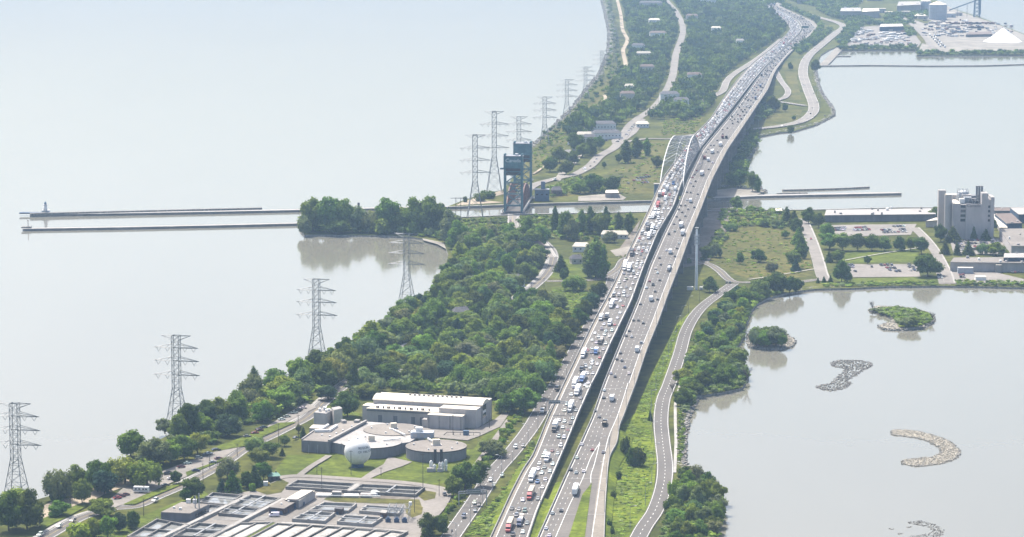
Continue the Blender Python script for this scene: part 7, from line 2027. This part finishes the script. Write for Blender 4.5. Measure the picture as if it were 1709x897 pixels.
zoomed(1000, 300, 4.486, '722,10,cd 705,48,cd 685,22,cw 658,92,cd 685,95,cd 738,107,cd 684,165,Txww 657,150,cw 612,192,cd 645,192,cd 713,205,cd 667,220,cg 597,222,cd 622,243,cd 580,275,cd 645,270,cg 604,300,cd 560,330,cd 615,348,Tsww 566,385,cg 627,404,Tsww 524,407,pd 600,475,cw 583,513,cd 504,527,cw 533,547,Txww 568,572,cd 452,584,cd', RDL, RDR, 1, WR, 0, 440)
zoomed(1060, 200, 4.483, '655,135,Txmm 683,135,Txdd 640,190,Tsww 577,245,Tsww 520,290,Txmm 548,305,Txww 500,408,Tsdw 485,325,cw 580,318,cw 550,368,cd 460,378,cr 447,408,cd 430,430,cr 453,458,cd 415,473,cw 435,495,cd 390,540,cd 617,238,cd 590,190,cd 567,190,cd 575,215,cd 547,220,cd 532,240,cg 515,268,cd 655,72,cd 690,60,cd 730,28,pd 768,15,pd 725,5,cd 615,152,cd 655,105,cd', RDL, RDR, 1, WR, 0, 302)
zoomed(1000, 300, 4.486, '556,30,TxBd 475,72,cr 452,117,Tsds 483,112,Tsrw 495,147,Txww 440,197,Tsrr 420,240,Txww 405,278,Tsww 440,268,Txww 365,367,Tsdd 400,372,Tsww 373,430,Tsww 245,557,Tsdd 195,642,Tsww 225,667,Tsww 290,605,uw 150,770,uw 185,840,uw', LDL, LDR, -1, WL, 0, 497)
# the rest of the queue: lane by lane, spacing as in the photograph
TAKEN = [(o.location.x, o.location.y, 12 if k == 'truck' else 4.5) for o, _, _, _, _, _, k in VEH]
def clear_spot(p, own):
    for x, y, h in TAKEN:
        if abs(p.x - x) < 2.3 and abs(p.y - y) < h + own: return False
    return True
RC = random.Random(5)
far_cars = []
def fill(L, Rr, lanes, v0, v1, gap, dirn, where, ptruck, cols, limit_y):
    for t in lanes:
        y = deck_at(L, Rr, t, v0).y; yend = deck_at(L, Rr, t, v1).y
        # rows by distance
        vs = np.arange(v0, v1, -0.5); 
        ys = np.array([deck_at(L, Rr, t, v).y for v in vs[::6]])
        while y < yend:
            v = float(np.interp(y, ys, vs[::6]))
            tt = t + RC.uniform(-0.012, 0.012)
            p = deck_at(L, Rr, tt, v); q = deck_at(L, Rr, tt, v - 2)
            d = (q - p) * dirn; rz = math.atan2(d.y, d.x) - R(90)
            istruck = RC.random() < ptruck
            own = 11 if istruck else 4
            p.z += 0.06
            if clear_spot(p, own):
                TAKEN.append((p.x, p.y, own))
                c = RC.choices(list(cols), list(cols.values()))[0]
                if p.y < limit_y:
                    if istruck: lorry(p, rz, RC.choice(['semi', 'semi', 'box']), RC.choice(['white', 'white', 'dark blue', 'red']), RC.choice(['white', 'white', 'white', 'silver']), where, lane_word(L, t))
                    else: car(p, rz, RC.choices(['car', 'suv', 'pickup', 'van'], [5, 4, 1, 0.7])[0], c, False, where, lane_word(L, t))
                else: far_cars.append((p, rz, 'lorry' if istruck else RC.choice(['car', 'suv', 'suv', 'van']), c))
            y += RC.uniform(gap[0], gap[1]) + (12 if istruck else 0)
LDCOL = {'white': 6, 'silver': 3, 'grey': 1.6, 'black': 1.5, 'dark blue': 0.6, 'red': 0.6, 'maroon': 0.4, 'tan': 0.4}
RDCOL = {'white': 1.6, 'silver': 1.5, 'grey': 2, 'black': 5, 'dark blue': 1, 'red': 0.6, 'maroon': 0.5}
LDLANES = (0.24, 0.44, 0.64, 0.84)
fill(LDL, LDR, LDLANES, 495, 440, (16, 34), -1, WL, 0.02, LDCOL, 2240)
fill(LDL, LDR, LDLANES, 440, 300, (13, 26), -1, WL, 0.05, LDCOL, 2240)
fill(LDL, LDR, LDLANES, 300, 60, (7.5, 12), -1, WL, 0.03, LDCOL, 2240)
fill(LDL, LDR, (0.12, 0.3, 0.48, 0.66, 0.86), 60, -15, (8, 13), -1, WL, 0.02, LDCOL, 2240)
fill(RDL, RDR, (0.16, 0.34, 0.51, 0.69), 200, 60, (22, 90), 1, WR, 0.08, RDCOL, 2240)
fill(RDL, RDR, (0.16, 0.34, 0.51, 0.69), 60, -15, (25, 100), 1, WR, 0.05, RDCOL, 2240)
# traffic beyond the nearest three hundred: one mass
FARM = ['white', 'silver', 'grey', 'black', 'dark blue', 'red', 'maroon', 'tan']
FM = [mat('far_paint_' + c.replace(' ', '_'), CARCOL[c], 0.35, 0.05, 0.5, spec=0.5) for c in FARM]
fb = MB()
tmpl = {}
for kind in ('car', 'suv', 'van'):
    b, t = car_shape(kind); tmpl[kind] = (b.v, b.f, b.m)
lb_ = MB().box((0, -3.2, 2.5), (2.55, 14.6, 3.1)).box((0, 6.6, 1.9), (2.4, 3.6, 2.6)); tmpl['lorry'] = (lb_.v, lb_.f, lb_.m)
for p, rz, kind, c in far_cars:
    V, Fq, Mm = tmpl[kind]
    ca, sa = math.cos(rz), math.sin(rz)
    base = len(fb.v)
    fb.v += [(p.x + ca * x - sa * y, p.y + sa * x + ca * y, p.z + z) for x, y, z in V]
    fb.f += [tuple(base + i for i in f) for f in Fq]
    fb.m += [8 if m_ == 1 else FARM.index(c) for m_ in Mm]
tag(fb.build('distant_traffic', FM + [M['glass']]), kind='stuff')
# service road and ground roads
def gplace(u, v, code, toward, where, way=None, lane='', rz=None, detail=True):
    p = P(u, v + 1.0, GZ + LAYER * 14)
    if rz is None:
        W = ROADS[way]; i = min(range(len(W)), key=lambda k: (W[k] - p).length)
        d = W[min(i + 1, len(W) - 1)] - W[max(i - 1, 0)]
        rz = math.atan2(d.y, d.x) - R(90) + (R(180) if toward else 0)
    lv = LAYER * 1.0
    p.z = GZ + 0.75 if way else GZ + 0.55
    if code[0] == 'T': return lorry(p, rz, {'s': 'semi', 'x': 'box', 'f': 'flat', 'k': 'tank', 'd': 'dump'}[code[1]], COLC[code[2]], COLC[code[3]], where, lane)
    return car(p, rz, {'c': 'car', 'u': 'suv', 'p': 'pickup', 'v': 'van'}[code[0]], COLC[code[1]], detail, where, lane)
SR = 'on the service road'
for x, y, code in ((805, 28, 'Tddw'), (720, 158, 'Tdwd'), (560, 368, 'uw'), (604, 361, 'cg'), (413, 560, 'cw'), (481, 532, 'cs'), (433, 590, 'cw'), (321, 692, 'cw'), (347, 705, 'cd'), (325, 737, 'cg'), (258, 772, 'ub')):
    gplace(700 + x / 3.49, 640 + y / 3.49, code, True, SR, 'service_road')
p = P(754.5, 889, GZ + 0.75); 
mo = empty('motorcycle', p, R(160), 'lone motorcycle with dark rider at the bottom of the service road', 'motorcycle')
MB().lathe([(0.02, -0.06), (0.33, -0.06), (0.33, 0.06), (0.02, 0.06)], n=12).build('wheel', M['tyre'], mo, (0, 0.75, 0.33)).rotation_euler = (0, R(90), 0)
MB().lathe([(0.02, -0.06), (0.33, -0.06), (0.33, 0.06), (0.02, 0.06)], n=12).build('wheel', M['tyre'], mo, (0, -0.75, 0.33)).rotation_euler = (0, R(90), 0)
MB().box((0, 0, 0.65), (0.4, 1.3, 0.45), taper=0.8).box((0, 0.55, 1.0), (0.7, 0.15, 0.15)).build('frame', M['black'], mo)
pr_ = empty('person', p + Vector((0, 0, 0.85)), R(160), 'dark-clad person riding the motorcycle on the service road', 'person')
bmq = bpy.data.meshes.new('body')
bv = [(0, -0.15, 0), (0, -0.1, 0.35), (0, 0.02, 0.6), (0, 0.06, 0.75), (0, 0.1, 0.92), (-0.2, 0, 0.55), (-0.3, 0.25, 0.38), (-0.3, 0.5, 0.22), (0.2, 0, 0.55), (0.3, 0.25, 0.38), (0.3, 0.5, 0.22), (-0.16, 0.3, -0.02), (-0.2, 0.0, -0.5), (0.16, 0.3, -0.02), (0.2, 0.0, -0.5)]
be = [(0, 1), (1, 2), (2, 3), (3, 4), (2, 5), (5, 6), (6, 7), (2, 8), (8, 9), (9, 10), (0, 11), (11, 12), (0, 13), (13, 14)]
bmq.from_pydata(bv, be, []); bmq.materials.append(M['navy'])
bo = link_mesh('body', bmq, pr_)
sk = bo.modifiers.new('skin', 'SKIN')
for i, r_ in enumerate([.16, .18, .19, .09, .13, .09, .07, .05, .09, .07, .05, .11, .07, .11, .07]): bmq.skin_vertices[0].data[i].radius = (r_, r_)
bmq.skin_vertices[0].data[0].use_root = True
LR = 'on the lakeside road'
for u, v, code, tw in ((67, 892, 'uw', True), (99, 877, 'cw', True), (122, 868, 'cd', True), (259, 834.5, 'uw', True), (493, 730.5, 'cb', False), (878, 491, 'cw', True), (868, 496, 'vw', True)):
    gplace(u, v, code, tw, LR, 'beach_boulevard')
LP = 'parked in the lakeside lot'
for x, y, code in ((1360, 341, 'cb'), (1320, 363, 'cw'), (1295, 373, 'cd'), (1255, 391, 'ug'), (1380, 394, 'cm'), (1343, 418, 'cs'), (1185, 424, 'cw'), (1145, 448, 'cm'), (1237, 471, 'cb'), (1055, 491, 'cd'), (1080, 521, 'cw'), (1047, 564, 'cd'), (795, 623, 'cm'), (770, 633, 'cm'), (743, 644, 'cr'), (590, 712, 'cd'), (1065, 484, 'cd'), (1310, 366, 'cs')):
    gplace(x / 3.785, 660 + y / 3.785, code, False, LP, None, '', R(-62 + random.uniform(-8, 8)))
for x, y, code in ((655, 538, 'cw'), (625, 552, 'cd'), (615, 560, 'cd'), (590, 574, 'cs'), (535, 601, 'cs'), (495, 623, 'cw'), (360, 684, 'cb'), (325, 698, 'cd'), (295, 726, 'cr'), (235, 751, 'cg'), (10, 852, 'cd'), (330, 706, 'cm')):
    gplace(360 + x / 4.485, 560 + y / 4.485, code, False, LP, None, '', R(-62 + random.uniform(-8, 8)))
# long white caravan
p = P(236, 822, GZ + 0.55)
o = empty('caravan', p, R(-8), 'long white caravan parked on the grass edge of the lakeside lot', 'caravan')
MB().box((0, 0, 1.9), (8.6, 2.6, 2.7), taper=0.97).build('body', M['white_wall'], o)
for x in (-2.8, -0.8, 1.4, 3.0): MB().box((x, -1.31, 2.1), (1.1, 0.08, 0.8)).build('window', M['glass'], o)
MB().box((0, -1.32, 1.2), (8.2, 0.06, 0.25)).build('stripe', M['panel_dark'], o)
for x in (-0.6, 0.6): MB().tube((x, -1.25, 0.35), (x, 1.25, 0.35), 0.35, n=8).build('wheel', M['tyre'], o)
MB().box((1.5, 0, 3.4), (1.0, 0.9, 0.4)).build('roof_unit', M['roof_pale'], o)
gplace(457.5, 859.5, 'vw', False, 'parked before the brick pump house', None, '', R(95))
gplace(742, 825, 'pd', False, 'parked on the plant road', None, '', R(10))
gplace(1218, 471, 'cd', False, 'waiting at the shore road junction', None, '', R(0)); gplace(1212.5, 471, 'cd', False, 'waiting at the shore road junction', None, '', R(0))
gplace(1353.5, 398, 'cr', True, 'on the laboratory road', 'laboratory_road')
# far boulevard and far collector
for u, v, code, tw in ((888, 301, 'uw', True), (925.5, 299.5, 'vw', True), (976, 282, 'vw', True), (978, 284, 'cw', True), (985.5, 277, 'cd', False), (992, 270, 'cd', True), (995.5, 265, 'cb', True), (994, 260, 'vd', True), (992.5, 280.5, 'cd', False), (852, 368, 'cm', True)):
    gplace(u, v, code, tw, 'on the far shore boulevard' if u > 860 else 'on the lift bridge approach', 'far_boulevard' if u > 860 else 'bridge_approach', '', None, False)
for x, y, code in ((620, 548, 'cw'), (632, 556, 'cw'), (695, 607, 'cd'), (718, 664, 'cb'), (686, 703, 'cd'), (660, 730, 'cw'), (675, 742, 'vd'), (650, 770, 'cw'), (767, 752, 'cd'), (600, 795, 'cw'), (490, 818, 'cw'), (375, 838, 'cw'), (330, 838, 'cw'), (703, 315, 'cr'), (630, 383, 'cr')):
    gplace(1180 + x / 3.9, y / 3.9, code, False, 'on the far collector road', 'far_collector_road', '', None, False)
# car parks
def lot(rowsdef, where, prob=0.9, detail=False):
    for (u0, v0), (u1, v1), n in rowsdef:
        a, b = P(u0, v0, GZ), P(u1, v1, GZ); d = b - a
        for i in range(n):
            if random.random() > prob: continue
            p = a.lerp(b, (i + 0.5) / n) + Vector((random.uniform(-.2, .2), random.uniform(-.5, .5), 0.5))
            car(p, math.atan2(d.y, d.x) + (R(180) if random.random() < 0.4 else 0) + R(random.uniform(-3, 3)), random.choice(['car', 'car', 'suv', 'pickup']), random.choice(['black', 'white', 'silver', 'grey', 'dark blue', 'black', 'red', 'grey']), detail, where, '')
lot([((1388, 386), (1410, 385), 7), ((1393, 382.5), (1412, 381.5), 5), ((1424, 386), (1452, 385), 7), ((1426, 382), (1446, 381), 5), ((1470, 386), (1492, 385), 6), ((1500, 385), (1518, 384.5), 5), ((1472, 390), (1515, 388.5), 7), ((1484, 380), (1516, 379), 6)], 'parked in the upper laboratory lot')
lot([((1415, 445), (1424, 444.5), 2), ((1416, 448), (1425, 447.5), 2), ((1418, 455), (1430, 454.5), 2), ((1452, 447), (1462, 447), 2), ((1468, 444.5), (1490, 444), 4), ((1478, 449), (1488, 448.5), 2), ((1478, 453), (1488, 452.5), 2), ((1490, 450), (1502, 449.5), 2), ((1492, 455), (1504, 454.5), 2), ((1514, 444), (1528, 443.5), 2), ((1514, 448), (1528, 447.5), 2), ((1516, 453), (1529, 452.5), 2)], 'parked in the lower laboratory lot', 0.95)
lot([((1588, 404), (1660, 402), 16), ((1592, 409), (1668, 407), 16), ((1594, 414), (1640, 413), 9), ((1598, 419), (1640, 418), 9)], 'parked before the concrete tower', 0.85)
lot([((1564, 461), (1572, 461), 2), ((1565, 465), (1573, 465), 2), ((1600, 461), (1610, 461), 2), ((1601, 464.5), (1611, 464.5), 2), ((1686, 456), (1702, 456), 3)], 'parked beside the laboratory annexe', 0.95)
lot([((1055, 303), (1080, 302), 5), ((1062, 299), (1085, 297), 5), ((1066, 295), (1082, 293.5), 3), ((1045, 308), (1052, 307.5), 1), ((1070, 307), (1082, 306), 3)], 'parked in the grassy yard left of the arch', 0.95)
lot([((1028, 240), (1048, 225), 5), ((1048, 222), (1062, 206), 5), ((1005, 238), (1014, 236), 2)], 'parked along the far shore road', 0.9)
lot([((1205, 313), (1216, 312), 3), ((1230, 314), (1246, 313), 3), ((1250, 316), (1255, 316), 1)], 'parked on the small beach beyond the canal', 1.0)
lot([((1560, 62), (1575, 82), 2)], 'parked in the harbour yard', 1.0)
gid = {'car': 'cars', 'pickup': 'pickups', 'van': 'vans', 'truck': 'trucks'}
bk = {}
for q in VEH: bk.setdefault((q[1], q[2], q[3], q[4]), []).append(q)
for (where, lane, col, kw), Lq in bk.items():
    Lq.sort(key=lambda q: q[5])
    for i, q in enumerate(Lq):
        who = (col + ' ' if col else '') + kw
        pos = f'{lane} ' if lane else ''
        rank = '' if len(Lq) == 1 else f', {ordw(i)} from bottom'
        w_ = where if not lane else ('of jammed carriageway' if where == WL else 'of freer carriageway')
        lab = f'{who}, {pos}{w_}{rank}'
        if len(lab.split()) < 4: lab = 'lone ' + lab
        cat = 'car' if q[6] == 'car' else {'pickup': 'pickup', 'van': 'van', 'truck': 'truck'}[q[6]]
        tag(q[0], lab, cat, gid[q[6]] + ' ' + where)
# ------------------------------------------------------------------ the air
hz = MB().box((0, 7200, 195), (10400, 16000, 400)).build('haze', new_mat('haze_air')[0])
hz.data.materials[0].node_tree.nodes.remove(hz.data.materials[0].node_tree.nodes['Principled BSDF'])
_n = hz.data.materials[0].node_tree
_v = _n.nodes.new('ShaderNodeVolumePrincipled')
_v.inputs['Color'].default_value = (0.50, 0.73, 1.0, 1)
_v.inputs['Density'].default_value = 0.000056
_v.inputs['Anisotropy'].default_value = 0.0
_n.links.new(_v.outputs[0], _n.nodes['Material Output'].inputs['Volume'])
tag(hz, kind='stuff')
